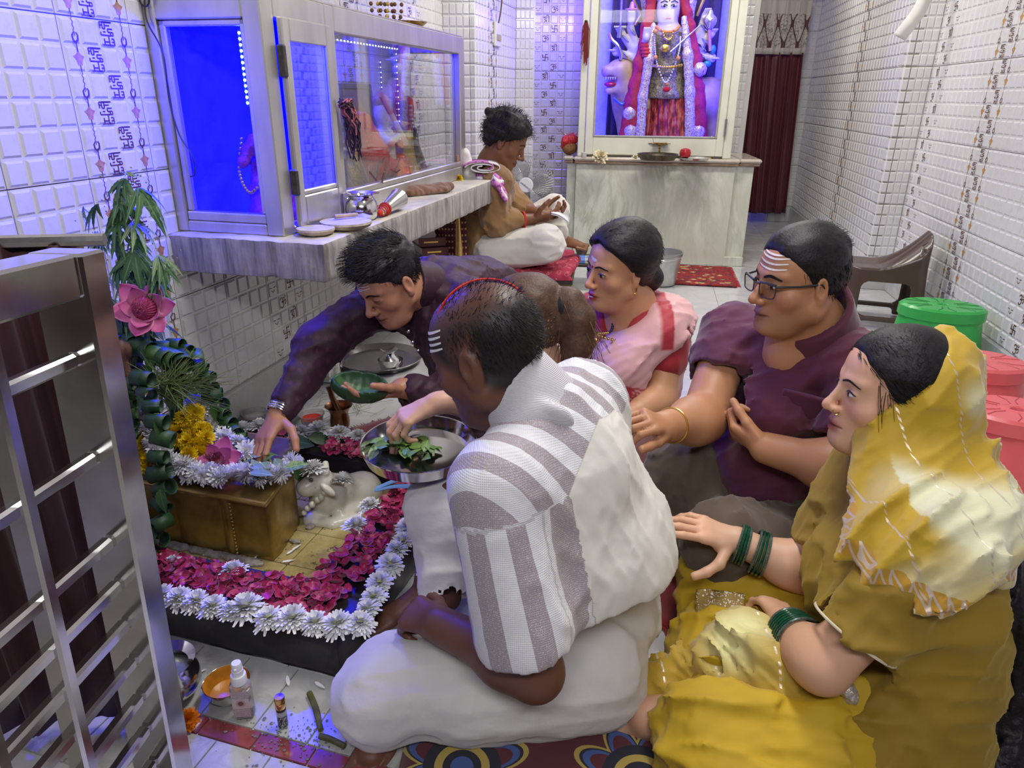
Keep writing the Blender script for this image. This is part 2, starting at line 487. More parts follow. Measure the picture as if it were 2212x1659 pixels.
def glyph(kind,m,cx,cy,sc):
    def S(pts,w=0.11,n=14,sm=True):
        P=bez([A3(p[0],p[1],0) for p in pts],n) if sm else [A3(p[0],p[1],0) for p in pts]
        m.stroke([(cx+p[0]*sc,cy+p[1]*sc) for p in P],w*sc)
    if kind=='om':
        S([(-.45,.2),(-.3,.36),(-.1,.32),(-.03,.15),(-.12,.03),(-.26,0)]);S([(-.26,0),(-.06,-.02),(.03,-.18),(-.05,-.4),(-.25,-.47),(-.46,-.34)])
        S([(-.02,-.02),(.12,.02),(.22,.12),(.34,.1),(.4,-.06),(.31,-.22),(.2,-.2)]);S([(.02,.42),(.12,.3),(.28,.3),(.4,.44)],.08);S([(.19,.47),(.26,.47)],.09,2)
    elif kind=='shri':
        S([(-.46,.3),(.46,.3)],.09,2);S([(-.4,.08),(-.3,.22),(-.14,.18),(-.13,.02),(-.3,-.08),(-.16,-.12),(-.06,-.3)]);S([(.08,.3),(.08,-.46)],.1,2)
        S([(.06,-.2),(-.16,-.34),(-.34,-.44)],.1);S([(.4,.3),(.4,-.46)],.1,2);S([(.4,.3),(.32,.5),(.14,.54),(.02,.42)],.1)
    elif kind=='swastik':
        for a in range(4):
            c,s_=[(1,0),(0,1),(-1,0),(0,-1)][a]
            R_= lambda x,y:(c*x-s_*y,s_*x+c*y)
            S([R_(0,0),R_(0,.44)],.12,2, False);S([R_(-.05,.42),R_(.4,.42)],.12,2, False)
            q=R_(.2,.2);S([(q[0]-.04,q[1]),(q[0]+.04,q[1])],.08,2, False)
    elif kind=='mark':
        S([(-.46,.16),(-.12,.1)],.07,3);S([(.12,.1),(.46,.16)],.07,3);S([(-.24,-.06),(0,-.26),(.24,-.06)],.06,6)
ME_SYM={}
for k_ in ('om','shri','swastik','mark'):
    m_=MB();glyph(k_,m_,0,0,{'mark':0.05}.get(k_,0.05));ME_SYM[k_]=m_.me(k_+'_print',M_PRINT, False)
def make_motif():
    rnd=random.Random(5);m=MB();w,h=0.044,0.058;nx,ny=6,8
    for i in range(nx):
        for j in range(ny):
            x,y=-w/2+w*i/(nx-1),-h/2+h*j/(ny-1)
            if i<nx-1 and rnd.random()<0.5:m.stroke([(x,y),(x+w/(nx-1),y)],0.004)
            if j<ny-1 and rnd.random()<0.55:m.stroke([(x,y),(x,y+h/(ny-1))],0.004)
    for q in ([(-w/2,-h/2),(w/2,-h/2)],[(-w/2,h/2),(w/2,h/2)]):m.stroke(q,0.003)
    return m.me('maze_print',M_PRINT, False)
ME_MOTIF=make_motif()
def make_lampstring():
    m=MB();p=TH/3
    for k in range(7):m.stroke([(0.0022*(-1)**k,p/2-k*p*0.05),(-0.0022*(-1)**k,p/2-(k+1)*p*0.05)],0.0022)
    y=0.018
    m.stroke([(x*0.9,yy) for x,yy in [(-.002,y+.012),(-.010,y+.004),(-.008,y-.008),(0,y-.012),(.009,y-.006),(.011,y+.006),(.006,y+.012)]],0.006,taper=True)
    m.stroke([(0,y-.012),(0,y-.036)],0.004);m.cur=1
    yb=-0.034
    m.add([(-.019,yb+.006,0),(-.008,yb+.010,0),(0,yb+.020,0),(.008,yb+.010,0),(.019,yb+.006,0),(.010,yb-.004,0),(.007,yb-.016,0),(-.007,yb-.016,0),(-.010,yb-.004,0)],[tuple(range(8,-1,-1))])
    m.cur=0
    m.stroke([(0,yb-.016),(0,-p/2)],0.003)
    return m.me('hanging_lamp_print', None, False,mats=[M_PRINT,M_PRINT2])
ME_LAMPS=make_lampstring()

def wall(name,p0,along,length,z0,z1,kinds,width=TW,thick=0.12,skirt=0.155,rows=6,first=0,off=0.0):
    """tiled wall; p0 the foot of its start, along the direction (room on the left-hand normal z x ... out)"""
    along=unit(along);out=np.cross(along,A3(0,0,1));R=np.stack([along,A3(0,0,1),out],1);p0=np.asarray(p0,float)
    m=MB();m.box(p0+along*length/2-out*(thick/2+0.009)+A3(0,0,(z0+z1)/2),(length,z1-z0,thick),R)
    w=m.build(name,M_GROUT, None, False);tag(w,kind='structure')
    if skirt:
        b=MB();b.box(p0+along*length/2+out*0.004+A3(0,0,skirt/2),(length,skirt,0.03),R,0.004)
        b.build('skirting',M_SKIRT,w)
    rot=Matrix(R.tolist()).to_euler();sx=width/TW;x=-off;c=0
    while x<length-0.004:
        a0=max(x,0);a1=min(x+width,length);k=kinds(c)
        for r in range(first,rows):
            zz=0.155+r*TH
            fx=(a1-a0)/width
            o=obj('tile',ME_TILE,w,loc=p0+along*a0+A3(0,0,zz),rot=rot,scale=(sx*fx,1,1))
            if fx<0.9 and k!='p': continue
            for j in range(6):
                zc=zz+TH*(5.5-j)/6
                def pr(me,u,nm):obj(nm,me,w,loc=p0+along*(x+u*width)+out*0.0048+A3(0,0,zc),rot=rot)
                if k=='s':
                    pr(ME_SYM[('shri','swastik','om')[j%3]],0.38 if j%2==0 else 0.64,'symbol_print')
                    pr(ME_SYM['mark'],0.88 if j%2==0 else 0.13,'mark_print')
                elif k=='o':
                    pr(ME_MOTIF,0.62 if j%2==0 else 0.40,'maze_print')
                    if j%2==0:
                        for u in (0.17,0.85):obj('hanging_lamp_print',ME_LAMPS,w,loc=p0+along*(x+u*width)+out*0.0048+A3(0,0,zz+TH*(2.5-j//2)/3),rot=rot)
        x+=width;c+=1
    return w

M_SKIRT= None
def marble(name,base,vein,vscale=3.0,rot=(0,0,0.5),rough=0.12,dark=0.5,stretch=(1,1,1)):
    t=NT(name);v=t.mapping(t.n('ShaderNodeNewGeometry').outputs['Position'],stretch,rot)
    n1=t.noise(v,vscale*1.6,8,0.62,1.2);n2=t.noise(v,vscale*0.5,5,0.6,0.8)
    ve=t.math('SUBTRACT',1.0,t.math('MULTIPLY',t.math('ABSOLUTE',t.math('SUBTRACT',n1,0.5)),9.0),clamp=True)
    ve=t.math('MULTIPLY',ve,t.math('MULTIPLY',t.math('SUBTRACT',n2,0.36,clamp=True),3.2,clamp=True))
    c=t.ramp(n2,[(0.3,tuple(x*0.82 for x in base)),(0.65,base)])
    c=t.mix(t.math('MULTIPLY',ve,dark),c,vein)
    return t.bsdf(c,t.math('ADD',t.math('MULTIPLY',t.noise(v,9,3),0.18),rough),0, None,Coat_Weight=0.3,Coat_Roughness=0.08)
M_FLOOR=marble('white_floor_marble',(0.66,0.655,0.65),(0.25,0.26,0.27),2.2,(0,0,0.6),0.10,0.55)
M_SKIRT=marble('skirting_marble',(0.60,0.60,0.57),(0.28,0.30,0.28),3.0)
M_ALTAR=marble('green_veined_marble',(0.70,0.72,0.62),(0.27,0.31,0.19),1.5,(0.2,0.75,0.1),0.12,0.85,(2.2,1.0,0.8))

# floor: screed with marble slabs laid on it
m=MB();m.box((0.9,3.2,-0.075),(7.5,11.5,0.14));FLOOR=tag(m.build('floor',M_GROUT, None, False),kind='structure')
ra=-AR
def slab(x0,y0,w,d,gap=0.002,mat=M_FLOOR,R=rotz(ra),o=A3(0,0,0),z=-0.004,nm='floor_slab',h=0.012):
    m=MB();c=o+R@A3(x0+w/2,y0+d/2,0);m.box((c[0],c[1],z-h/2+0.004),(w-gap,d-gap,h),R,0.001); return m.build(nm,mat,FLOOR, False)
for i in range(-4,7):
    for j in range(1,15):
        slab(-0.12+i*0.6,-0.3+j*0.6,0.6,0.6)
# small tiles by the stone platform: white rows and one dark red row
M_TILE_W=marble('wet_white_marble',(0.52,0.52,0.49),(0.20,0.21,0.19),7,(0,0,0.3),0.04,0.7)
M_TILE_R=pm('red_stone',(0.23,0.05,0.055),0.12,0,0.35,16,0.05)
PL_R=rotz(-math.radians(16.5))
PL_O=A3(-0.372,1.205,0)  # near right foot of the stone platform
def ptile(x0,y0,w,d,mat,nm='floor_tile'):
    slab(x0,y0,w,d,0.003,mat,PL_R,PL_O,0.0015,nm,0.012)
for i in range(-9,4):
    ptile(i*0.125+0.02,-0.172,0.125,0.172,M_TILE_W)
    ptile(i*0.125+0.045,-0.215,0.125,0.043,M_TILE_R,'red_floor_tile')
    ptile(i*0.125-0.03,-0.345,0.125,0.13,M_TILE_W)

# walls
wall('wall_left',LW(-3.117,0,0),LW_D,4.75,0,2.7, lambda c:{0:'o',3:'s'}.get((c-7)%6,'p'))
PC=A3(-0.25,4.9,0);PCW=LW(1.633,0,0)
wall('wall_left_pier',PCW,PC-PCW,float(np.linalg.norm(PC-PCW)),0,2.7, lambda c:'p',width=0.17)
E1=PC+LW_D*1.03
wall('wall_left_far',PC,LW_D,1.03,0,2.7, lambda c:'o' if c==1 else 'p')
wall('wall_back_pier',E1,(1,0,0),0.14,0,2.7, lambda c:'p',width=0.14,thick=0.3)
wall('wall_back',(E1[0]+0.14,6.25,0),(1,-0.02,0),1.72,0,2.7, lambda c:'s' if c==0 else 'p',width=0.262)
m=MB();m.box((E1[0]+0.135,(E1[1]+6.25)/2,1.35),(0.02,6.25-E1[1],2.7));tag(m.build('trim_1',M_TILE, None, False),kind='structure')
RW_D=A3(math.sin(AR),math.cos(AR),0);RW_O=A3(2.24,3.11,0)
PA=RW_O+RW_D*1.633
wall('wall_right',PA,-RW_D,4.2,0,2.7, lambda c:{0:'s',3:'o'}.get(c%6,'p'),width=0.272)
PAL=A3(2.376,4.748,0)
wall('wall_right_pier',PAL,PA-PAL,float(np.linalg.norm(PA-PAL)),0,2.7, lambda c:'p',width=0.16,thick=0.05)
PB=PAL+RW_D*2.85
wall('wall_right_far',PB,-RW_D,2.85,0,2.7, lambda c:'o' if c in (6,) else 'p',width=0.272)
wall('wall_back_right',PB+A3(-0.23,0.03,0),(1,-0.1,0),0.235,0,2.7, lambda c:'p',width=0.235,thick=0.04)
m=MB();m.box(PB+A3(-0.232,0.29,1.35),(0.012,0.5,2.7));tag(m.build('trim_2',M_TILE, None, False),kind='structure')
# ceiling and the room beyond the curtained doorway
M_PLASTER=pm('white_plaster',(0.72,0.70,0.67),0.85,0,0.05,6,0.1)
m=MB();m.box((0.7,3.45,2.76),(8.0,10.7,0.1));tag(m.build('ceiling',M_PLASTER, None, False),kind='structure')
m=MB();m.box((2.4,8.7,1.35),(3.0,0.08,2.7));tag(m.build('wall_doorway',M_PLASTER, None, False),kind='structure')
m=MB();m.box((1.90,7.35,1.35),(0.06,2.1,2.7));tag(m.build('wall_doorway_side',M_PLASTER, None, False),kind='structure')

m=MB();m.box((0.7,-1.75,1.35),(8.0,0.1,2.7));tag(m.build('wall_front',pm('dark_maroon_paint',(0.07,0.025,0.025),0.6,0,0.2,5), None, False),kind='structure')

# patterned curtain in the doorway
def curtain_sheet(x0,x1,z0,z1,y,nx,nz,amp,nf,seed,flare=0.0):
    rnd=np.random.RandomState(seed);ph=rnd.rand(4)*6;v=[];f=[]
    for j in range(nz+1):
        for i in range(nx+1):
            u=i/nx;w=j/nz;a=amp*(0.55+0.45*(1-w))
            yy=y+a*(math.sin(nf*6.283*u+ph[0]+0.6*math.sin(3*w+ph[1]))+0.4*math.sin(nf*2.3*6.283*u+ph[2]+w))
            xx=x0+(x1-x0)*u-flare*(1-w)*(1 if u<0.5 else 1)+0.01*math.sin(nf*6.283*u+ph[3])
            v.append((xx,yy,z0+(z1-z0)*w))
    n=nx+1
    for j in range(nz):
        for i in range(nx):f.append((j*n+i,j*n+i+1,(j+1)*n+i+1,(j+1)*n+i))
    return v,f
def sheet_obj(name,vf,mat,parent,th=0.003):
    o=obj(name,mesh(name,vf[0],vf[1],mat, True, None),parent)
    md=o.modifiers.new('thickness','SOLIDIFY');md.thickness=th; return o
def cloth(name,col,rough=0.75,weave=900,sheen=0.3,var=0.12,bump=0.15,nscale=8,**k):
    t=NT(name);v=t.coord();n=t.noise(v,nscale,4)
    w=t.math('MULTIPLY',t.wave(v,weave,0,0,'X'),t.wave(v,weave,0,0,'Z'))
    c=t.ramp(n,[(0.3,tuple(x*(1-var) for x in col)),(0.7,tuple(min(1,x*(1+var)) for x in col))])
    return t.bsdf(c,rough,0,t.bump(t.math('ADD',t.math('MULTIPLY',w,0.3),t.noise(v,45,4)),bump,0.003),Sheen_Weight=sheen,**k)
M_CURT=cloth('maroon_satin',(0.10,0.012,0.02),0.42,300,0.1)
t=NT('damask_valance');v=t.coord();sx=t.sep(v)
ph=t.math('MULTIPLY',sx[0],48.0);q=t.math('MULTIPLY',sx[2],17.0)
dia=t.math('ABSOLUTE',t.math('ADD',t.math('SINE',ph),t.math('MULTIPLY',t.math('COSINE',q),0.9)))
swirl=t.noise(v,26,3,0.5,2.5)
band=t.math('MULTIPLY',t.math('GREATER_THAN',sx[2],1.64),t.math('LESS_THAN',sx[2],1.93))
c=t.mix(t.math('MULTIPLY',band,t.math('LESS_THAN',dia,0.22)),t.mix(t.math('MULTIPLY',band,t.math('GREATER_THAN',swirl,0.54)),(0.55,0.50,0.45),(0.25,0.21,0.19)),(0.10,0.03,0.035))
M_DAMASK=t.bsdf(c,0.45,0, None,Sheen_Weight=0.3)
CURT=thing('curtain',(2.5,7.45,0),'long maroon satin curtain with pale patterned valance in the blue doorway','curtain')
def wcurt(vf): return ([(a-2.5,b-7.45,c) for a,b,c in vf[0]],vf[1])
o_=sheet_obj('panel',wcurt(curtain_sheet(2.16,2.74,0.10,1.60,7.45,90,24,0.030,5,3,-0.06)),M_CURT,CURT)
o_=sheet_obj('valance',wcurt(curtain_sheet(2.15,2.75,1.585,2.06,7.43,60,12,0.016,5,3,0)),M_DAMASK,CURT)
m=MB();m.tube([(-0.4,0.0,2.1),(0.36,0.0,2.1)],0.012,10);m.build('rod',M_STEEL,CURT)
# blue lamp of the room behind the curtain
d_=bpy.data.lights.new('blue_room_lamp','POINT');d_.energy=10;d_.color=(0.02,0.0,1.0);d_.shadow_soft_size=0.1
o_=bpy.data.objects.new('blue_room_lamp',d_);COL.objects.link(o_);o_.location=(2.55,8.1,1.6)

# ================================================================== STONE SHELF AND GLASS CASE ON THE LEFT WALL
def worn_stone(name,top,side):
    t=NT(name);P=t.n('ShaderNodeNewGeometry');pos=P.outputs['Position'];nz=t.sep(P.outputs['Normal'])[2]
    n=t.noise(pos,5,6,0.65);st=t.noise(t.mapping(pos,(30,30,3)),1.0,4,0.7)
    ct=t.ramp(n,[(0.35,tuple(x*0.75 for x in top)),(0.6,top)])
    cs=t.ramp(st,[(0.35,tuple(x*0.45 for x in side)),(0.55,side),(0.75,tuple(min(1,x*1.5) for x in side))])
    c=t.mix(t.math('GREATER_THAN',nz,0.6),cs,ct)
    return t.bsdf(c,t.math('ADD',t.math('MULTIPLY',n,0.4),0.25),0,t.bump(t.noise(pos,70,5),0.35,0.004))
M_SLAB=worn_stone('worn_white_stone',(0.66,0.62,0.52),(0.38,0.35,0.33))
def slab_mesh():
    s=Solid();s.box((0.275,-0.1,0.7175),(0.28,0.95,0.0625),rd=0.006)
    def dis(P):
        edge=np.clip((0.70-P[...,2])/0.05,0,1)
        return 0.0025*vnoise(P*40)+0.007*edge*np.maximum(vnoise(P*np.array([25,25,6],np.float32),3),0)
    return s.skin(0.011,disp=dis,dmax=0.01)
v_,f_=slab_mesh()
SHELF=tag(obj('stone_shelf',mesh('stone_shelf',v_,f_,M_SLAB, True,40),loc=LW_O,rot=(0,0,-AL)),'thick worn white stone shelf projecting from the tiled left wall','shelf')

CASE=thing('glass_case',LW(0,0,0.78),'long aluminium framed glass case on the stone shelf, lit blue inside','display case',-AL)
def bars(name,lst,mat=M_ALU,parent=CASE,bev=0.004,dz=0.78):
    for (x0,x1,y0,y1,z0,z1) in lst:
        m=MB();m.box(((x0+x1)/2,(y0+y1)/2,(z0+z1)/2-dz),(x1-x0,y1-y0,z1-z0), None,bev);o=m.build(name,mat,parent)
    return o
bars('post',[(0.0,0.04,-1.0,-0.95,0.78,1.475),(0.33,0.39,-1.0,-0.93,0.78,1.475),(0.345,0.39,-0.62,-0.555,0.78,1.475),(0.345,0.39,0.785,0.86,0.78,1.475),(0.0,0.04,0.81,0.86,0.78,1.475)])
bars('rail',[(0.04,0.33,-1.0,-0.95,1.40,1.475),(0.04,0.33,-1.0,-0.95,0.78,0.815),(0.04,0.33,-0.995,-0.955,0.815,0.845),
              (0.345,0.39,-0.93,-0.62,1.405,1.475),(0.345,0.39,-0.93,-0.62,0.78,0.805),
              (0.345,0.39,-0.555,0.785,1.395,1.475),(0.345,0.39,-0.555,0.785,0.78,0.845),(0.352,0.383,-0.555,0.785,0.845,0.87),
              (0.04,0.345,0.81,0.86,1.40,1.475),(0.04,0.345,0.81,0.86,0.78,0.84)])
bars('window_stop',[(0.04,0.062,-0.99,-0.965,0.845,1.40),(0.312,0.33,-0.99,-0.965,0.845,1.40),(0.04,0.33,-0.99,-0.965,1.382,1.40)])
bars('top_plate',[(0.0,0.385,-0.995,0.855,1.476,1.482)],M_ALU,bev=0.001)
M_BLUEGLOW=cloth('painted_blue_glow',(0.02,0.02,0.55),0.7)  # sheets added to deepen the LED glow, its blue put into their colour
bars('added_glow_sheet',[(0.012,0.016,-0.945,-0.50,0.79,1.47),(0.016,0.345,-0.50,-0.494,0.79,1.47)],M_BLUEGLOW,bev=0)
bars('floor_board',[(0.04,0.345,-0.95,0.81,0.782,0.79)],M_SKIRT,bev=0.001)
bars('pane',[(0.062,0.312,-0.980,-0.975,0.845,1.385)],M_GLASS,bev=0)
bars('sliding_pane',[(0.372,0.377,-0.555,0.16,0.87,1.395),(0.358,0.363,0.08,0.785,0.87,1.395)],M_GLASS,bev=0)
bars('end_pane',[(0.04,0.345,0.833,0.838,0.84,1.40)],M_GLASS,bev=0)
o_=bars('door',[(0.392,0.412,-0.925,-0.885,0.80,1.41)])
DOOR=o_
bars('door_rail',[(0.392,0.412,-0.66,-0.625,0.80,1.41),(0.392,0.412,-0.885,-0.66,1.345,1.41),(0.392,0.412,-0.885,-0.66,0.80,0.895),(0.395,0.408,-0.885,-0.66,0.895,0.912)],parent=DOOR)
bars('door_pane',[(0.400,0.404,-0.885,-0.66,0.91,1.345)],M_GLASS,parent=DOOR,bev=0)
M_IRON=pm('dark_iron',(0.10,0.095,0.09),0.5,0.8,0.3,60)
bars('hinge',[(0.39,0.418,-0.936,-0.922,1.245,1.335),(0.39,0.418,-0.936,-0.922,0.90,0.98)],M_IRON,parent=DOOR,bev=0.004)
bars('pull_tab',[(0.378,0.384,0.075,0.105,0.872,0.905),(0.378,0.384,0.735,0.765,0.872,0.905)],pm('amber_plastic',(0.35,0.16,0.06),0.3))
# LED strips inside the case
M_LED=glow('blue_white_led',(0.15,0.45,1.0),14.0)
M_LEDW=glow('white_led',(0.6,0.65,1.0),7.0)
M_TAPE=pm('led_tape',(0.05,0.1,0.5),0.3)
def led_strip(p0,p1,n,mat,label,r=0.0035,parent=None):
    p0,p1=np.asarray(p0,float),np.asarray(p1,float)
    t=thing('led_strip',tuple(p0),label,'light strip')
    d=p1-p0;m=MB();m.tube([(0,0,0),d],0.003,6,flat=1.0);m.build('tape',M_TAPE,t)
    b=MB();b.ball((0,0,0),r,8,6);me=b.me('led',mat)
    for i in range(n):obj('led',me,t,loc=d*(i+0.5)/n+A3(0.003,-0.004,0))
    return t
led_strip(LW(-0.93,0.268,1.375),LW(-0.93,0.268,1.165),13,M_LED,'bright cyan LED strip hanging behind the near pane of the glass case',0.0045)
led_strip(LW(-0.35,0.20,1.36),LW(-0.35,0.20,0.98),16,M_LEDW,'thin dotted LED string deep inside the glass case',0.0025)
led_strip(LW(-0.52,0.30,1.385),LW(0.20,0.30,1.385),26,M_LEDW,'row of white LEDs along the top of the long sliding pane',0.003)
led_strip(LW(0.22,0.28,1.38),LW(0.22,0.28,1.00),15,M_LEDW,'string of LED dots hanging beside the dark robed idol',0.0025)
led_strip(LW(0.56,0.05,1.36),LW(0.56,0.05,1.04),14,M_LEDW,'string of LED dots hanging beside the framed picture',0.0025)
led_strip(LW(-0.74,0.22,1.33),LW(-0.74,0.22,1.16),7,M_LEDW,'short LED string behind the hinged door pane',0.003)
area_light('case_blue_leds',LW(-0.72,0.19,1.37),0.30,30,(0.0,0.0,1.0),LW(-0.72,0.19,0.8),0.4)
area_light('case_blue_leds',LW(-0.90,0.19,1.36),0.22,34,(0.0,0.0,1.0),LW(-1.3,0.0,0.9),0.05)
area_light('case_blue_leds',LW(0.1,0.06,1.37),0.1,8,(0.01,0.0,1.0),LW(0.35,0.10,0.8),1.1)
# cable hanging in front of the near window
m=MB();m.tube(bez([LW(-1.005,0.03,1.50),LW(-1.01,0.02,1.40),LW(-1.015,0.062,1.31),LW(-1.012,0.055,1.18),LW(-1.01,0.07,1.08),LW(-1.005,0.10,1.02),LW(-1.005,0.10,0.965),LW(-1.01,0.085,0.955)],40),0.0022,6)
tag(m.build('cable',M_BLACK),'thin black cable dangling in front of the blue near window of the case','cable')
m=MB();m.tube(bez([LW(-1.012,0.025+0.018*math.cos(a),1.455+0.022*math.sin(a)) for a in np.linspace(0,12.5,14)],60),0.0024,6)
tag(m.build('cable_coil',M_BLACK),'small coil of black cable at the top corner of the glass case','cable')

def on(px,py,z=0.78): return G(px,py,z)
# --- things on the shelf
def lathe_thing(name,prof,pos,label,cat,mat,n=40,rz=0,R=None,group=None):
    m=MB();m.lathe(prof,n,R=R);o=m.build(name,mat);o.location=tuple(pos);o.rotation_euler=(0,0,rz)
    return tag(o,label,cat,group)
p=on(783,473)
lathe_thing('steel_pot',[(0,.001),(.045,0),(.056,.012),(.060,.035),(.056,.060),(.043,.078),(.045,.083),(.066,.090),(.067,.092),(.044,.086),(.040,.078),(.052,.058),(.055,.034),(.05,.014),(0,.008)],p,'round polished steel pot with flared rim on the stone shelf','pot',M_STEEL2)
M_STONE=pm('rough_grinding_stone',(0.42,0.35,0.25),0.9,0,0.3,40,0.5)
M_STONETOP=pm('pale_stone_face',(0.55,0.50,0.45),0.7,0,0.15,30,0.2)
def grind(px,py,r,h,label,seed):
    t=thing('grinding_stone',tuple(on(px,py)),label,'stone')
    m=MB();m.lathe([(0,0),(r*.6,0),(r*.9,h*.35),(r,h*.75),(r*.97,h)],36)
    v=np.array(m.v);v*=(1+0.03*vnoise(v*60+seed))[:, None];v[:,2]=np.maximum(v[:,2],0);m.v=[tuple(q) for q in v]
    m.build('rim',M_STONE,t);d=MB();d.lathe([(r*.97,h),(r*.5,h*1.03),(0,h*1.03)],36);d.build('face',M_STONETOP,t); return t
grind(748,494,0.088,0.026,'larger round grinding stone with a rolling stick on top',1)
grind(683,507,0.062,0.022,'smaller round grinding stone at the near shelf corner',5)
q=on(745,478)+A3(0,0,0.0)
m=MB();m.tube([on(723,468,0.818),on(772,463,0.818)],[0.0075,0.006],10);tag(m.build('wooden_stick',pm('pale_wood',(0.5,0.36,0.18),0.6,0,0.2,30)),'short pale wooden stick lying on the larger grinding stone','stick')
# steel cone with red thread, lying down
t=thing('steel_cone',tuple(on(842,452)),'conical steel vessel lying on the shelf, its tip wound with red thread','vessel')
a,b=on(862,428,0.825)-np.array(t.location),on(823,458,0.80)-np.array(t.location);ax=unit(b-a);Rc=frame(np.cross(ax,A3(0,0,1)),ax)
L=np.linalg.norm(b-a)
m=MB();m.lathe([(.032,0),(.038,.004),(.036,.012),(.014,L),(.010,L+.01)],28,a,Rc,cap0=True,cap1=True);m.build('body',M_STEEL,t)
M_REDT=pm('red_thread',(0.55,0.03,0.02),0.8,0,0.3,120,0.4)
m=MB()
for k in range(4):m.tube([a+Rc@A3((.021-.003*k)*math.cos(u),(.021-.003*k)*math.sin(u),L*(0.78+0.07*k)) for u in np.linspace(0,6.0,16)],0.0045,6,closed=True)
m.build('thread_band',M_REDT,t);m=MB();m.ball(a+ax*(L+.012),.013);m.build('knob',M_REDT,t)
m=MB()
for k in range(5):m.ball(a+ax*(L+.01)+A3(.012*math.cos(k),.01*math.sin(k*2),-.004),.0055,8,6)
m.build('bell_charm',M_BRASS,t)
# brown towel, folded
s=Solid();c0,c1=on(884,424),on(968,414);dx=c1-c0;c0=c0+A3(0,0,.02)
s.cap(c0+A3(0.005,0.02,.006),c0+dx*.95+A3(0,.02,0),.036,.026,.02,flat=.7,axis=(0,0,1));s.cap(c0+A3(0.0,-.015,-.002),c0+dx*.8+A3(0.02,-.02,-.004),.024,.020,.016,flat=.7,axis=(0,0,1))
s.cap(c0+dx*.75+A3(0,0,.004),c0+dx*1.02+A3(.01,0,.006),.024,.016,.02);s.cap(c0+dx*.2+A3(0,-.04,-.012),c0+dx*1.0+A3(0,-.03,-.008),.012,.012,.015)
v_,f_=s.skin(0.004,disp=lambda P:0.003*vnoise(P*60)+0.004*np.abs(vnoise(P*np.array([12,40,40],np.float32),2)),dmax=.008)
v_[:,2]=np.maximum(v_[:,2],0.783)
tag(obj('brown_towel',mesh('brown_towel',v_,f_,cloth('brown_terry',(0.20,0.075,0.03),0.95,500,0.5,0.25,0.6,60))),'crumpled brown terry towel on the stone shelf','towel')

# marigold / chrysanthemum heads used in several places
def flower_mesh(name,mat,n=70,r=0.03,h=0.022,seed=0,w=0.32,curl=0.25,layers=5,cen=None,up=0.15):
    """a dense flower head of many strap petals, its back on z=0"""
    rnd=random.Random(seed);m=MB()
    for L_ in range(layers):
        f=L_/max(layers-1,1);k=int(n/layers*(1.25-0.5*f));tilt=up+f*1.15;ln=r*(1.0-0.42*f)
        for i in range(k):
            a=6.283*(i+rnd.random()*.6)/k+L_*.7;tt=tilt+rnd.uniform(-.15,.15);l=ln*rnd.uniform(.82,1.08);ww=r*w*rnd.uniform(.75,1.1)*(1-.3*f)
            ca,sa=math.cos(a),math.sin(a)
            def pt(u,e,lift=0):
                rad=r*.06+l*u*math.cos(tt)+0.0;z=h*(.25+.5*f)+l*u*math.sin(tt)*.8+lift-curl*l*u*u*.5*(1-f)
                return (rad*ca-e*sa,rad*sa+e*ca,z)
            m.add([pt(0,-ww*.25),pt(0,ww*.25),pt(.55,ww*.5,.12*ww),pt(1,ww*.22),pt(1,-ww*.22),pt(.55,-ww*.5,.12*ww),pt(.5,0,-.15*ww)],
                  [(0,1,6),(1,2,6),(2,3,6),(3,4,6),(4,5,6),(5,0,6)])
    if cen is not None:
        m.cur=1;m.ball((0,0,h*.75),(r*.2,r*.2,h*.3),10,6)
        return m.me(name, None, True,60,mats=[mat,cen])
    return m.me(name,mat, True,60)
M_YELLOW=pm('yellow_petal',(0.85,0.58,0.005),0.6,0,0.2,60,Subsurface_Weight=0.1)
ME_MARI_Y=flower_mesh('marigold',M_YELLOW,110,.024,.026,2,.42,.1,7)
tag(obj('yellow_marigold',ME_MARI_Y,loc=on(991,389),rot=(0.5,0.2,0)),'small yellow marigold head on the shelf beside the purple cloths','flower')

# folded purple printed cloths over the far end of the shelf
t=thing('folded_cloth',tuple(on(1045,395)),'folded purple and white printed cloths hanging over the far shelf end','cloth')
M_CWHITE=cloth('white_cotton',(0.72,0.70,0.66),0.9)
tt=NT('purple_print');vv=tt.coord();nn=tt.voro(vv,60,'F1')
M_PURP=tt.bsdf(tt.mix(tt.math('GREATER_THAN',nn,.42),(0.30,0.06,0.30),(0.62,0.22,0.5)),0.85,0,tt.bump(tt.noise(vv,60),.3,.003))
base=np.array(t.location)
def roll(name,cen,dirv,w,th,turns,mat,L=.1):
    """a folded roll seen from its end"""
    dirv=unit(dirv);side=unit(np.cross(dirv,A3(0,0,1)));pts=[]
    for i in range(60):
        u=i/59;r=1-.75*u;a=turns*6.283*u
        pts.append(cen+side*(w/2*r*math.cos(a))+A3(0,0,th/2*r*math.sin(a)))
    v=[];f=[]
    for k in (0,1):
        for p_ in pts:v.append(p_+dirv*(L*(k-.5)))
    for i in range(59):f.append((i,i+1,61+i,60+i))
    o=obj(name,mesh(name,v,f,mat, True, None),t);md=o.modifiers.new('t','SOLIDIFY');md.thickness=.006; return o
view=unit(A3(0.05,-1,0))
b0=D(1045,360,4.05)-base
roll('upper_fold',b0,view,.20,.055,2.2,M_CWHITE,.16);roll('upper_cover',b0+A3(0,0,.004),view,.215,.068,.62,M_PURP,.165)
s=Solid()
P_=[D(1003,335,4.05)-base,D(1008,372,4.05)-base,D(1040,392,4.04)-base]
s.cap(P_[0],P_[1],.035,.04,.03);s.cap(P_[1],P_[2],.035,.03,.03,flat=.6,axis=(0,0,1))
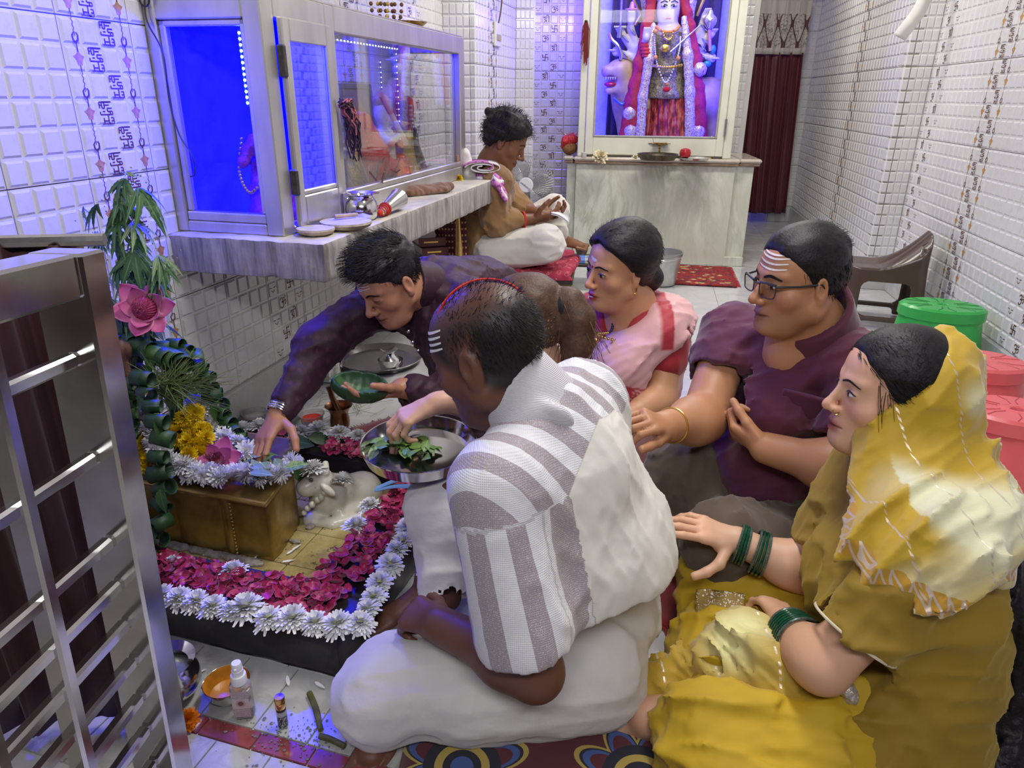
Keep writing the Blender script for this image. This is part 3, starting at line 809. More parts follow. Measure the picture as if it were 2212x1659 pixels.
v_,f_=s.skin(.006,disp=lambda P:.006*vnoise(P*30),dmax=.01);obj('white_fold',mesh('white_fold',v_,f_,M_CWHITE),t)
for k,(dy,mt) in enumerate(((0,M_PURP),(-.012,M_CWHITE),(-.02,M_PURP))):
    s=Solid();a_,b_,c_=D(1040,380+k*4,4.03)-base,D(1075,385+k*5,4.0)-base,D(1088,412+k*6,3.97)-base
    s.cap(a_+A3(0,dy,0),b_+A3(0,dy,0),.04,.045,.02,flat=.4,axis=(0,0,1));s.cap(b_+A3(0,dy,0),c_+A3(0,dy,0),.05,.04,.03,flat=.35,axis=(.8,0,.5))
    v_,f_=s.skin(.006,disp=lambda P:.006*np.abs(vnoise(P*np.array([40,40,14],np.float32))),dmax=.008);obj('lower_fold',mesh('lower_fold',v_,f_,mt),t)

# black and pink thread tassel on the case door
t=thing('thread_tassel',tuple(LW(-0.60,0.42,1.02)),'tangled tassel of dark and pink threads hanging from the case door','tassel')
base=np.array(t.location);rnd=random.Random(3)
for nm,n,col in (('dark_threads',46,(0.035,0.015,0.035)),('pink_threads',26,(0.42,0.12,0.15))):
    m=MB()
    for i in range(n):
        a0=LW(-0.60+rnd.uniform(-.012,.03),.415+rnd.uniform(0,.02),1.165+rnd.uniform(-.012,.012))-base
        zl=rnd.uniform(.05,.17) if nm[0]=='d' else rnd.uniform(.02,.09);pts=[]
        for k in range(7):
            u=k/6;pts.append(a0+LW_D*(.055*u+.012*math.sin(9*u+i))+LW_N*(.01*math.cos(7*u+i))+A3(0,0,.018*math.sin(3.1*min(1,u*2))-zl*u*u-.02*u))
        m.tube(pts,.0028,5)
    m.build(nm,pm(nm,col,.8),t)
m=MB();m.tube([LW(-.60,.412,1.17)-base,LW(-.605,.43,1.185)-base],.003,6);m.build('hook',M_IRON,t)

# --- things on the case's top: bead strings on a brass plate
t=thing('brass_plate',tuple(LW(0.30,0.30,1.482)),'shallow brass plate holding bead strings on top of the glass case','plate')
m=MB();m.lathe([(0,0),(.075,.002),(.095,.018),(.098,.018),(.078,.004),(0,.006)],36);m.build('dish',M_BRASS,t)
M_RUD=pm('brown_seed_bead',(0.16,0.07,0.025),0.6,0,.3,80);M_YB=pm('yellow_bead',(0.6,0.4,0.08),.5)
bb=MB();bb.ball((0,0,0),1,8,6);me1=bb.me('bead',M_RUD);me2=bb.me('bead',M_YB)
t=thing('bead_string',tuple(LW(0.16,0.28,1.482)),'brown and yellow prayer bead strings heaped on the glass case','beads')
for k in range(4):
    for i in range(22):
        a=i/22*6.283
        p_=A3(-.05+.028*k+.022*math.cos(a),.01*k,.105+.1*math.sin(a))
        obj('bead',me2 if k==1 else me1,t,loc=p_,scale=.0085)
m=MB();m.tube(bez([(-.07,0,.12),(-.075,.0,.25),(-.06,0,.5)],12),.0025,5);m.build('cord',M_YB,t)

# --- contents of the case
M_GOLDC=pm('gold_brocade',(0.55,0.36,0.10),.45,.35,.4,160,.4)
M_REDC=pm('red_brocade',(0.50,0.025,0.03),.55,.1,.4,130,.3)
tt=NT('red_gold_sequin');vv=tt.coord();q_=tt.voro(vv,190)
M_SEQ=tt.bsdf(tt.mix(tt.math('LESS_THAN',q_,.33),(0.48,.03,.02),(0.8,.55,.15)),.35,tt.math('MULTIPLY',tt.math('LESS_THAN',q_,.33),.8))
M_PINKC=pm('faded_pink_cloth',(0.30,0.08,0.12),.8,0,.3,60,.3)
M_DARKI=pm('black_idol_stone',(0.02,0.022,0.035),.3,0,.3,40)
M_WHITEC=pm('white_idol_cloth',(0.6,0.58,0.55),.7,0,.2,40,.2)
def sk(s,name,mat,parent,vox=.005,amp=.0,fr=60,**k):
    v,f=s.skin(vox,disp=(lambda P:amp*vnoise(P*fr)) if amp else None,dmax=amp)
    return obj(name,mesh(name,v,f,mat, True, None),parent,**k)
def beads(name,pts,n,r,mat,parent=None):
    P=bez(pts,n);m=MB()
    for q in P:m.ball(q,r,7,5)
    return m.build(name,mat,parent or GOD)
def cone_fold(s,c,r0,r1,z0,z1):s.cap(A3(c[0],c[1],z0),A3(c[0],c[1],z1),r0,r1,.02)
# framed picture leaning on the wall
t=thing('framed_picture',tuple(LW(0.36,0.06,0.79)),'tall dark framed picture leaning inside the glass case','picture',-AL)
R_=roty(-0.12)
for (y0,y1,z0,z1) in ((-.16,-.135,0,.46),(.135,.16,0,.46),(-.135,.135,.435,.46),(-.135,.135,0,.025)):
    m=MB();m.box(R_@A3(0,(y0+y1)/2,(z0+z1)/2),(.02,y1-y0,z1-z0),R_,.003);m.build('frame_bar',pm('dark_frame',(.05,.035,.04),.35),t)
tt=NT('picture_print');vv=tt.coord();sp=tt.sep(vv)
r_=tt.math('SQRT',tt.math('ADD',tt.math('POWER',sp[1],2.0),tt.math('POWER',tt.math('MULTIPLY',tt.math('SUBTRACT',sp[2],.27),.7),2.0)))
M_PICT=tt.bsdf(tt.ramp(tt.math('ADD',r_,tt.math('MULTIPLY',tt.noise(vv,22,3),.05)),[(.0,(.35,.22,.12)),(.09,(.42,.12,.05)),(.11,(.22,.04,.10)),(.2,(.10,.03,.12))]),.3)
m=MB();m.box(R_@A3(-.002,0,.23),(.01,.275,.415),R_);m.build('print',M_PICT,t)
# bundle of rolled red brocade and sticks at the near end
t=thing('brocade_bundle',tuple(LW(-0.06,0.20,0.79)),'heap of red and gold brocade cloth at the near end of the long pane','cloth')
s=Solid();s.cap((0.02,.02,.30),(.05,.06,.04),.045,.075,.03);s.cap((.03,.05,.26),(.10,.12,.10),.04,.06,.03);sk(s,'drape',M_REDC,t,.006,.012,26)
m=MB()
for k in range(26):m.ball(A3(.062+.052*math.sin(k*.24),.0+.01*k,.085+.02*math.cos(k)),.009,7,5)
m.build('gold_edging',M_GOLDC,t)
s=Solid();s.cap((-.01,0,.31),(-.02,-.02,.02),.02,.03,.02);sk(s,'gold_border',M_GOLDC,t,.006,.006,60)
t=thing('stick_bundle',tuple(LW(-0.12,0.27,0.79)),'loose bundle of brown sticks and coiled threads behind the long pane','sticks')
rnd=random.Random(8)
M_STK=pm('dry_stick',(.26,.12,.10),.7,0,.3,60);me_s=MB().tube([(0,0,0),(0,.01,.09),(0,0,.18)],[.004,.0045,.003],6).me('stick',M_STK)
for k in range(34):obj('stick',me_s,t,loc=(rnd.uniform(-.03,.05),rnd.uniform(-.06,.14),rnd.uniform(0,.02)),rot=(rnd.uniform(-1.1,1.1),rnd.uniform(-.5,.5),rnd.uniform(0,6)),scale=rnd.uniform(.6,1.1))
# seated idol with a wide red sequinned lap cloth and a flute
t=thing('idol',tuple(LW(0.20,0.21,0.79)),'small white robed idol with red sequinned lap cloth and a slanting flute','idol',-AL)
s=Solid();s.cap((.0,0,.10),(.0,0,.22),.055,.048,.03);s.ell((0,0,.335),(.04,.038,.048));s.cap((0,0,.24),(0,0,.31),.02,.02,.02)
s.chain([(0,-.05,.25),(.06,-.07,.21),(.08,.0,.24)],[.02,.018,.014],.01);s.chain([(0,.05,.25),(.06,.06,.2),(.085,.02,.235)],[.02,.018,.014],.01);sk(s,'figure',M_WHITEC,t,.004)
s=Solid();s.cap((.03,-.07,.08),(.03,.09,.09),.05,.06,.03);s.cap((.06,-.06,.02),(.06,.10,.03),.05,.055,.03);sk(s,'lap_cloth',M_SEQ,t,.005,.008,40)
s=Solid();s.ell((-.005,0,.385),(.035,.04,.03));s.cap((-.005,0,.39),(-.005,.01,.43),.018,.006);sk(s,'crown',M_GOLDC,t,.004,.004,90)
m=MB();m.tube([A3(.075,-.16,.40),A3(.085,.06,.2)],[.012,.012],10);m.build('flute',M_WHITEC,t)
m=MB();m.tube([A3(.0745,-.17,.41),A3(.0785,-.09,.337)],[.0135,.0135],10);m.build('flute_tip',pm('orange_lacquer',(.55,.2,.05),.35),t)
m=MB()
for k in range(18):m.ball(A3(.06+.02*math.sin(k*.17),-.03+.009*k,.27-.016*k+.0008*k*k),.006,7,5)
m.build('bead_garland',pm('coral_bead',(.7,.15,.1),.4),t)
m=MB()
for k in range(30):
    a=-.6+2.4*k/29;m.ball(A3(.09,.03+.11*math.sin(a),.075-.06*math.cos(a)),.0065,7,5)
m.build('pearl_string',M_LEDW if False else pm('pearl',(.7,.68,.65),.25),t)
# standing dark idol with gold robe
t=thing('idol',tuple(LW(0.47,0.19,0.79)),'small dark standing idol in gold robe beside the sliding pane joint','idol',-AL)
s=Solid();cone_fold(s,(0,0),.075,.045,.02,.20);s.cap((0,0,.2),(0,0,.27),.045,.04,.03);sk(s,'robe',M_GOLDC,t,.005,.008,34)
s=Solid();s.cap((0,0,.25),(0,0,.33),.035,.022,.02);s.ell((0,0,.365),(.032,.03,.04));s.chain([(0,-.045,.29),(.03,-.08,.24),(.06,-.04,.27)],[.016,.014,.011],.01);s.chain([(0,.045,.29),(.03,.07,.22),(.06,.02,.25)],[.016,.014,.011],.01);sk(s,'figure',M_DARKI,t,.004)
s=Solid();s.cap((0,0,.395),(-.01,0,.45),.03,.008);sk(s,'crown',M_GOLDC,t,.004,.003,80)
t=thing('idol',tuple(LW(0.66,0.15,0.79)),'small idol in dark sequinned gown at the far end of the case','idol',-AL)
s=Solid();cone_fold(s,(0,0),.085,.035,.03,.24);sk(s,'gown',pm('dark_sequin',(.10,.085,.07),.35,.5,.5,160,.4),t,.005,.006,40)
s=Solid();s.cap((0,0,.24),(0,0,.31),.032,.02,.02);s.ell((0,0,.345),(.03,.03,.038));sk(s,'figure',M_DARKI,t,.004)
s=Solid();s.ell((-.005,0,.375),(.033,.033,.03));sk(s,'crown',M_REDC,t,.004,.003,80)
m=MB()
for k in range(24):
    a=k/23*3.14;m.ball(A3(.04,.06*math.cos(a),.36-.16*math.sin(a)),.006,7,5)
m.build('pearl_garland',pm('pearl',(.7,.68,.65),.25),t)
t=thing('idol',tuple(LW(-0.74,0.20,0.79)),'dim draped idol in the blue near compartment of the glass case','idol',-AL)
s=Solid();cone_fold(s,(0,0),.085,.05,.02,.24);s.chain([(0,-.05,.27),(-.05,-.08,.2),(-.07,-.02,.22)],[.022,.02,.016],.01);sk(s,'gown',pm('magenta_gown',(.30,.03,.20),.6,0,.5,90,.3),t,.006,.010,36)
s=Solid();s.cap((0,0,.24),(0,0,.32),.035,.022,.02);s.ell((0,0,.36),(.033,.032,.042));sk(s,'figure',M_DARKI,t,.005)
s=Solid();s.ell((0,0,.40),(.04,.04,.03));s.cap((0,0,.41),(0,0,.45),.02,.006);sk(s,'crown',M_GOLDC,t,.005,.004,80)
beads('bead_garland',[A3(-.05,-.07,.27),A3(-.06,-.09,.16),A3(-.02,-.10,.10),A3(.04,-.09,.17),A3(.04,-.06,.28)],30,.006,M_GOLD,t)
# small oil lamp burning in the case
t=thing('oil_lamp',tuple(LW(0.24,0.325,0.79)),'small burning oil lamp behind the sliding pane','lamp')
m=MB();m.lathe([(0,0),(.022,.002),(.03,.02),(.026,.02),(.018,.006),(0,.006)],24);m.build('bowl',M_BRASS,t)
m=MB();m.lathe([(0,.02),(.006,.03),(.0085,.042),(.004,.06),(0.0005,.075)],12);m.build('flame',glow('flame',(1.0,0.42,0.06),30),t)
d_=bpy.data.lights.new('lamp_flame','POINT');d_.energy=.35;d_.color=(1,.4,.1);d_.shadow_soft_size=.01
o_=bpy.data.objects.new('lamp_flame',d_);COL.objects.link(o_);o_.location=LW(0.24,.325,.85)
# folded white cloths in the case
s=Solid();s.box((0,0,.02),(.06,.12,.02),rd=.015);s.box((.01,.05,.05),(.05,.07,.015),rd=.012)
t=thing('folded_cloth',tuple(LW(0.70,0.27,0.79)),'folded pale cloths lying at the far end of the glass case','cloth',-AL);sk(s,'stack',M_CWHITE,t,.006,.004,50)

# ================================================================== MARBLE ALTAR WITH SHRINE
AA=math.radians(7)
ALT_O=A3(0.398,5.566,0);ALT_R=rotz(-AA)
ALTAR=thing('marble_altar',tuple(ALT_O),'green veined white marble altar table below the goddess shrine','altar',-AA)
def abox(name,x0,x1,y0,y1,z0,z1,mat,parent=ALTAR,bev=.004):
    m=MB();m.box(((x0+x1)/2,(y0+y1)/2,(z0+z1)/2),(x1-x0,y1-y0,z1-z0), None,bev); return m.build(name,mat,parent)
abox('front_panel',0.07,1.235,0.0,0.655,0,.735,M_ALTAR)
abox('side_panel',0.0,0.07,.045,.655,0,.735,M_ALTAR);abox('side_panel',1.235,1.375,.045,.655,0,.735,M_ALTAR)
abox('foot_block',1.225,1.37,-.012,.045,0,.07,M_ALTAR)
M_NOSE=pm('brown_marble_edge',(0.30,0.21,0.15),.25,0,.3,20)
M_TOPM=marble('altar_top_marble',(.52,.47,.40),(.35,.25,.18),4)
abox('table_top',0.05,1.26,-.04,.66,.755,.785,M_TOPM,bev=.012);abox('table_top',-.03,.05,.0,.66,.755,.785,M_TOPM,bev=.012);abox('table_top',1.26,1.42,.0,.66,.755,.785,M_TOPM,bev=.012)
abox('nosing',0.055,1.255,-.03,.65,.735,.757,M_NOSE,bev=.009);abox('nosing',-.02,.05,.01,.65,.735,.757,M_NOSE,bev=.009);abox('nosing',1.26,1.41,.01,.65,.735,.757,M_NOSE,bev=.009)
SHR=thing('shrine',tuple(ALT_O+A3(0,0,.785)),'tall white framed glass shrine holding the goddess, glowing blue inside','shrine',-AA)
M_WPAINT=pm('cream_painted_frame',(0.66,0.66,0.55),.3,0,.06,8,.03)
def sbox(name,x0,x1,y0,y1,z0,z1,mat=M_WPAINT,bev=.005,parent=None):
    m=MB();m.box(((x0+x1)/2,(y0+y1)/2,(z0+z1)/2-.785),(x1-x0,y1-y0,z1-z0), None,bev); return m.build(name,mat,parent or SHR)
sbox('post',.075,.125,.0,.06,.785,2.5);sbox('post',1.13,1.19,.0,.06,.785,2.5)
SD=sbox('door_frame',.128,.185,-.012,.03,.80,2.5);sbox('door_stile',1.075,1.127,-.012,.03,.80,2.5,parent=SD);sbox('door_rail',.185,1.075,-.012,.03,.80,.925,parent=SD)
sbox('bottom_rail',.125,1.13,.03,.06,.785,.82)
M_GREYT=pm('grey_gasket',(.35,.34,.30),.5)
for (x0,x1,z0,z1) in ((.185,.197,.925,2.5),(1.063,1.075,.925,2.5),(.197,1.063,.925,.937)):sbox('glazing_bead',x0,x1,-.016,.02,z0,z1,M_GREYT,.003,SD)
sbox('pane',.195,1.065,.006,.010,.935,2.5,M_GLASS,0,SD)
sbox('hinge',1.118,1.136,-.022,-.008,.94,1.06,M_STEEL,.003,SD)
M_INT=pm('shrine_inner_board',(.6,.6,.62),.5)
sbox('side_wall',.075,.095,.06,.66,.785,2.5,M_INT);sbox('side_wall',1.17,1.19,.06,.66,.785,2.5,M_INT);sbox('back_wall',.095,1.17,.645,.66,.785,2.5,M_INT);sbox('floor_board',.095,1.17,.06,.645,.785,.90,M_INT)
M_DPURP=cloth('dark_purple_cloth',(.035,.012,.05),.6)
v_,f_=curtain_sheet(.27,1.08,.10,1.7,.56,70,10,.022,7,9);sheet_obj('backcloth',(v_,f_),M_DPURP,SHR)
for xx in (.13,1.13):
    d_=bpy.data.lights.new('shrine_blue_leds','AREA');d_.energy=13.0;d_.color=(.01,.0,1);d_.shape='RECTANGLE';d_.size=.04;d_.size_y=1.2
    o_=bpy.data.objects.new('shrine_blue_leds',d_);COL.objects.link(o_);q=ALT_O+ALT_R@A3(xx,.09,1.55);o_.location=q
    o_.rotation_euler=(Vector(ALT_O+ALT_R@A3(.63+(.63-xx)*-0.2,.62,1.5))-Vector(q)).to_track_quat('-Z','Y').to_euler()
d_=bpy.data.lights.new('added_blue_wall_light','POINT');d_.energy=9;d_.color=(.12,.06,1);d_.shadow_soft_size=.05  # unseen blue light, added to tint the back wall beside the shrine
o_=bpy.data.objects.new('added_blue_wall_light',d_);COL.objects.link(o_);o_.location=ALT_O+ALT_R@A3(-.02,.35,1.75)
d_=bpy.data.lights.new('shrine_lamp','AREA');d_.energy=5;d_.color=(1,.93,.9);d_.size=.5
o_=bpy.data.objects.new('shrine_lamp',d_);COL.objects.link(o_);q=ALT_O+ALT_R@A3(.63,.09,2.35);o_.location=q;o_.rotation_euler=(Vector(ALT_O+ALT_R@A3(.63,.35,1.2))-Vector(q)).to_track_quat('-Z','Y').to_euler()

def altp(px,py,y):
    """photograph point -> altar coordinates at depth y behind the altar front"""
    d=ray(px,py);n=ALT_R@A3(0,1,0);p0=ALT_O+n*y;t=((p0-C_POS)@n)/(d@n); return ALT_R.T@(C_POS+d*t-ALT_O)
GY=.33
GOD=thing('goddess_statue',tuple(ALT_O+ALT_R@A3(.63,GY,.90)),'pale goddess statue with many arms, red veil and gold jewellery in the shrine','statue',-AA)
g0=A3(.63,GY,.90)
def gp(px,py,dy=0): return altp(px,py,GY+dy)-g0
M_PALE=pm('pale_painted_marble',(.62,.55,.55),.3,0,.06,20)
M_REDV=pm('red_velvet',(.36,.012,.03),.7,0,.25,60,.2)
tt=NT('tunic_brocade');vv=tt.coord();q_=tt.noise(vv,55,4,.6,2.0)
M_TUNIC=tt.bsdf(tt.ramp(q_,[(.42,(.11,.085,.06)),(.55,(.32,.26,.17)),(.7,(.45,.38,.27))]),.5,.2)
tt=NT('silver_lace');vv=tt.coord();q_=tt.voro(vv,85);n_=tt.noise(vv,90,3)
M_LACE=tt.bsdf(tt.ramp(tt.math('ADD',tt.math('MULTIPLY',q_,.8),tt.math('MULTIPLY',n_,.5)),[(.35,(.75,.72,.8)),(.52,(.5,.46,.6)),(.62,(.33,.03,.06)),(.75,(.6,.58,.62))]),.4,.3)
tt=NT('red_skirt_print');vv=tt.mapping(tt.coord(),(1.6,1,.55));q_=tt.noise(vv,26,3)
M_SKIRT2=tt.bsdf(tt.ramp(q_,[(.36,(.10,.006,.012)),(.5,(.33,.018,.03)),(.62,(.5,.13,.08)),(.72,(.5,.12,.22))]),.6)
s=Solid();hc=gp(1443,20)
s.ell(hc+A3(0,0,.02),(.085,.09,.105));s.ell(hc+A3(0,-.02,-.045),(.072,.075,.075),k=.04);s.ell(hc+A3(0,-.085,-.03),(.013,.018,.028),k=.02)
s.ell(hc+A3(-.03,-.085,.015),(.026,.016,.009),k=.012);s.ell(hc+A3(.03,-.085,.015),(.026,.016,.009),k=.012);s.cap(hc+A3(-.02,-.082,-.07),hc+A3(.02,-.082,-.07),.008,.008,.01)
s.cap(gp(1443,40),gp(1443,72),.045,.05,.02);s.cap(gp(1400,82),gp(1486,82),.05,.05,.05);s.cap(gp(1443,82),gp(1443,150),.11,.09,.05)
arms=[[(1402,82),(1375,100),(1362,62),(1363,45)],[(1402,86),(1368,108),(1345,75)],[(1402,92),(1368,125),(1335,113)],[(1402,84),(1388,105),(1396,82)],
        [(1485,82),(1508,78),(1522,40)],[(1485,86),(1512,100),(1533,76)],[(1485,92),(1512,120),(1533,124)],[(1485,90),(1508,108),(1520,55)]]
for i,a in enumerate(arms):
    P=[gp(x,y,.04-.03*j-(.1 if i==3 and j==len(a)-1 else 0)) for j,(x,y) in enumerate(a)]
    s.chain(P,[.04,.032,.024,.022][:len(P)],.02)
    e=P[-1];dirv=unit(P[-1]-P[-2])
    if i==3:dirv=A3(0,0,1)
    s.ell(e+dirv*.02,(.028,.02,.032),k=.015)
    for j in range(4):
        o1=A3((j-1.5)*.013,-.01,0);s.cap(e+dirv*.03+o1,e+dirv*(.065 if i in (3,0,4) else .05)+o1+A3(0,-.012,0),.008,.006,.004)
sk(s,'figure',M_PALE,GOD,.006)
# face paint
fm=MB()
def fpt(x,z,o=.004): return hc+A3(x,-.097+.9*x*x*6+o*-1,z)
for sx_ in (-1,1):
    fm.cur=0;m=fm
    m.tube([fpt(sx_*.012,.036),fpt(sx_*.035,.045),fpt(sx_*.06,.034)],.0042,5);m.tube([fpt(sx_*.012,.015),fpt(sx_*.032,.022),fpt(sx_*.055,.012)],.004,5);m.ball(fpt(sx_*.033,.012,.006),(.009,.006,.008),8,6)
m.build('eye_paint',pm('black_paint',(.01,.01,.012),.3),GOD)
m=MB();m.ball(hc+A3(0,-.094,-.068),(.022,.007,.006),10,6);m.ball(hc+A3(0,-.1,.05),(.006,.005,.009),8,6);m.build('lips',pm('red_lip_paint',(.45,.01,.06),.3),GOD)
s=Solid();s.cap(gp(1443,95),gp(1443,150),.125,.10,.06);s.cap(gp(1443,150),gp(1438,205),.12,.155,.05,flat=.8,axis=(0,1,0));s.cut(gp(1440,214),(0,0,-1));s.cap(gp(1405,90),gp(1480,90),.06,.06,.05);sk(s,'tunic',M_TUNIC,GOD,.007,.006,22)
s=Solid();s.cap(gp(1440,190),gp(1440,300),.13,.19,.03,flat=.7,axis=(0,1,0));v_,f_=s.skin(.008,disp=lambda P:.012*np.sin(np.arctan2(P[...,1],P[...,0])*22),dmax=.014);obj('skirt',mesh('skirt',v_,f_,M_SKIRT2),GOD)
# veil: two long falls, with lace borders
s=Solid()
for ch in ([(1408,-10),(1398,60),(1385,140),(1372,220),(1360,300)],[(1478,-10),(1490,60),(1500,140),(1502,220),(1503,300)]):
    P=[gp(x,y,-.02-.05*min(1,j/2)) for j,(x,y) in enumerate(ch)];s.chain(P,[.03,.04,.055,.075,.085],.03,axis=(0,1,0),flat=.55)
s.cap(gp(1408,-10,0),gp(1443,-50,.05),.04,.05,.04);s.cap(gp(1478,-10,0),gp(1443,-50,.05),.04,.05,.04);s.ell(hc+A3(0,.06,.03),(.12,.07,.15))
sk(s,'veil',M_REDV,GOD,.008,.008,24)
for nm,ch,w in (('lace_border',[(1412,55),(1402,130),(1388,210),(1383,295)],.034),('lace_border',[(1478,40),(1486,120),(1490,200),(1490,290)],.036)):
    s=Solid();P=[gp(x,y,-.085-.03*min(1,j)) for j,(x,y) in enumerate(ch)];s.chain(P,[w*.6,w,w,w*1.1],.02,axis=(0,1,0),flat=.5);sk(s,nm,M_LACE,GOD,.007,.003,90)
for (x,y) in ((1360,245),(1362,283),(1512,150),(1508,285),(1495,283)):
    s=Solid();s.ell(gp(x,y,-.10),(.05,.03,.05));sk(s,'lace_patch',M_LACE,GOD,.007,.004,90)
s=Solid();s.cap(gp(1405,-8,-.01),gp(1481,-8,-.01),.03,.03,.02);s.cap(gp(1443,-8,0),gp(1443,-60,0),.08,.04,.04);sk(s,'crown',pm('silver_crown',(.6,.58,.6),.3,.8,.3,90,.3),GOD,.007,.004,80)
for sx_,ch in ((-1,[(1402,20),(1393,-30)]),(1,[(1489,20),(1500,-30)])):
    s=Solid();s.cap(gp(1402 if sx_<0 else 1486,45,.06),gp(1395 if sx_<0 else 1493,-20,.06),.04,.05,.02);sk(s,'halo_cloth',M_LACE,GOD,.007,.004,70)
M_ORB=pm('orange_bead',(.7,.28,.05),.35);M_PEARL=pm('pearl',(.7,.68,.65),.25)
beads('gold_necklace',[gp(1418,58,-.09),gp(1428,66,-.13),gp(1443,69,-.14),gp(1458,66,-.13),gp(1467,57,-.09)],16,.011,M_ORB)
beads('gold_necklace',[gp(1430,66,-.14),gp(1436,82,-.15),gp(1443,86,-.155),gp(1450,82,-.15),gp(1455,66,-.14)],12,.010,M_GOLD)
beads('pearl_necklace',[gp(1414,68,-.11),gp(1415,105,-.15),gp(1420,140,-.15),gp(1438,178,-.18),gp(1458,140,-.15),gp(1468,105,-.15),gp(1470,80,-.12)],46,.007,M_PEARL)
beads('waist_chain',[gp(1412,142,-.12),gp(1430,145,-.16),gp(1450,145,-.16),gp(1472,141,-.12)],12,.012,M_GOLD)
for (x,y) in ((1415,68),(1416,124),(1465,126),(1440,181)):
    m=MB();m.ball(gp(x,y,-.165),.016,10,8);m.build('orange_bead',M_ORB,GOD)
m=MB();m.ball(gp(1440,193,-.18),(.028,.012,.018),10,6);m.build('red_pompom',pm('red_wool',(.5,.01,.02),.9),GOD)
m=MB();m.ball(gp(1437,104,-.15),(.036,.012,.028),12,8);m.build('gold_pendant',M_GOLD,GOD)
s=Solid();s.cap(gp(1394,100,-.08),gp(1396,116,-.10),.038,.036,.02);v_,f_=s.skin(.005,disp=lambda P:.004*np.sin(P[...,2]*260),dmax=.005);obj('red_bangles',mesh('red_bangles',v_,f_,M_REDC),GOD)
for (x,y,r) in ((1365,66,.026),(1350,82,.024),(1348,115,.024),(1520,60,.024),(1524,90,.024),(1518,122,.026),(1516,102,.03)):
    m=MB()
    for k in range(3):m.lathe([(r,-.004),(r+.006,0),(r,.004),(r-.003,0),(r,-.004)],14,gp(x+(k-1)*2,y+(k-1)*3,-.03),roty(.6))
    m.build('silver_bangles',pm('silver',(.7,.7,.72),.25,.9),GOD)
# weapons
bl=[gp(1340,60,-.06),gp(1343,0,-.06),gp(1352,-60,-.06)]
m=MB();m.tube(bl,[.026,.03,.032],8,flat=.25);m.build('sword_blade',M_LACE,GOD);m=MB();m.tube([gp(1337,82,-.06),gp(1340,58,-.06)],.018,10);m.tube([gp(1326,58,-.06),gp(1353,58,-.06)],.009,8);m.build('sword_hilt',M_STEEL,GOD)
m=MB();m.lathe([(0,0),(.028,.02),(.03,.07),(.045,.08),(.045,.088),(.02,.09),(.012,.13),(.0,.135)],18,gp(1363,48,-.05));m.build('conch',pm('pink_conch',(.6,.25,.28),.35),GOD)
m=MB();m.tube(bez([gp(1316,72,-.07),gp(1322,86,-.07),gp(1334,98,-.07),gp(1342,118,-.07),gp(1340,130,-.07)],14),.013,8);m.build('bow',M_STEEL,GOD)
for a_,b_ in (((1368,0),(1395,50)),((1395,15),(1372,55)),((1522,-5),(1505,35))):
    m=MB();m.tube([gp(*a_,.12),gp(*b_,.12)],.014,8);m.build('gold_staff',M_GOLD,GOD)
m=MB();m.lathe([(0,0),(.02,.0),(.045,.03),(.05,.05),(.046,.07),(.02,.095),(.012,.12),(0,.12)],20,gp(1532,62,-.06));m.build('mace_head',pm('silver',(.7,.7,.72),.25,.9),GOD);m=MB();m.tube([gp(1532,60,-.06),gp(1534,110,-.06)],.012,8);m.build('mace_handle',pm('pink_conch',(.6,.25,.28),.35),GOD)
m=MB();m.tube([gp(1515,52,-.09),gp(1448,112,-.17)],.005,6);m.build('trident_shaft',M_STEEL,GOD)
m=MB();m.ball(gp(1540,107,-.05),(.022,.02,.032),10,8);m.ball(gp(1528,138,-.05),(.03,.02,.022),10,8);m.build('lotus_bud',pm('green_paint',(.03,.28,.17),.35),GOD)
# lion behind and beside her
LION=thing('lion_statue',tuple(ALT_O+ALT_R@A3(.63,GY+.1,.90)),'painted lion statue with open red mouth standing behind the goddess','statue',-AA)
s=Solid();lp= lambda px,py,dy=0:altp(px,py,GY+.1+dy)-(g0+A3(0,.1,0))
s.cap(lp(1370,225),lp(1530,215),.15,.16,.06);s.cap(lp(1365,215,-.02),lp(1345,170,-.08),.13,.11,.06)
s.ell(lp(1340,155,-.1),(.11,.10,.09));s.cap(lp(1335,150,-.14),lp(1312,155,-.17),.06,.045,.03);s.cap(lp(1335,190,-.12),lp(1314,195,-.15),.045,.03,.03);s.ell(lp(1318,175,-.19),(.05,.06,.035),k=.01,op='s')
s.ell(lp(1362,138,-.08),(.03,.02,.035),k=.015);s.ell(lp(1309,148,-.19),(.03,.02,.018),k=.01);s.cap(lp(1350,200),lp(1355,300),.10,.07,.05);s.cap(lp(1540,220),lp(1545,300),.10,.075,.05)
s.chain([lp(1545,195),lp(1562,210),lp(1566,240),lp(1555,262)],[.03,.024,.022,.02],.02)
sk(s,'body',pm('lion_paint',(.45,.30,.18),.4,0,.2,14),LION,.009)
m=MB();m.ball(lp(1318,182,-.17),(.045,.03,.018),12,8);m.build('tongue',pm('red_lip_paint',(.45,.01,.06),.3),LION)
m=MB()
for k in range(5):m.lathe([(.008,0),(.001,-.022)],6,lp(1309+5*k,166,-.2))
m.build('teeth',M_PEARL,LION);m=MB();m.ball(lp(1325,143,-.19),(.012,.008,.01),8,6);m.build('eye',pm('black_paint',(.01,.01,.012),.3),LION)
m=MB();m.tube(bez([lp(1325,212,-.16),lp(1345,225,-.16),lp(1358,205,-.15)],8),.025,8,flat=.5);m.build('collar',pm('blue_collar',(.1,.15,.5),.3,.4),LION)

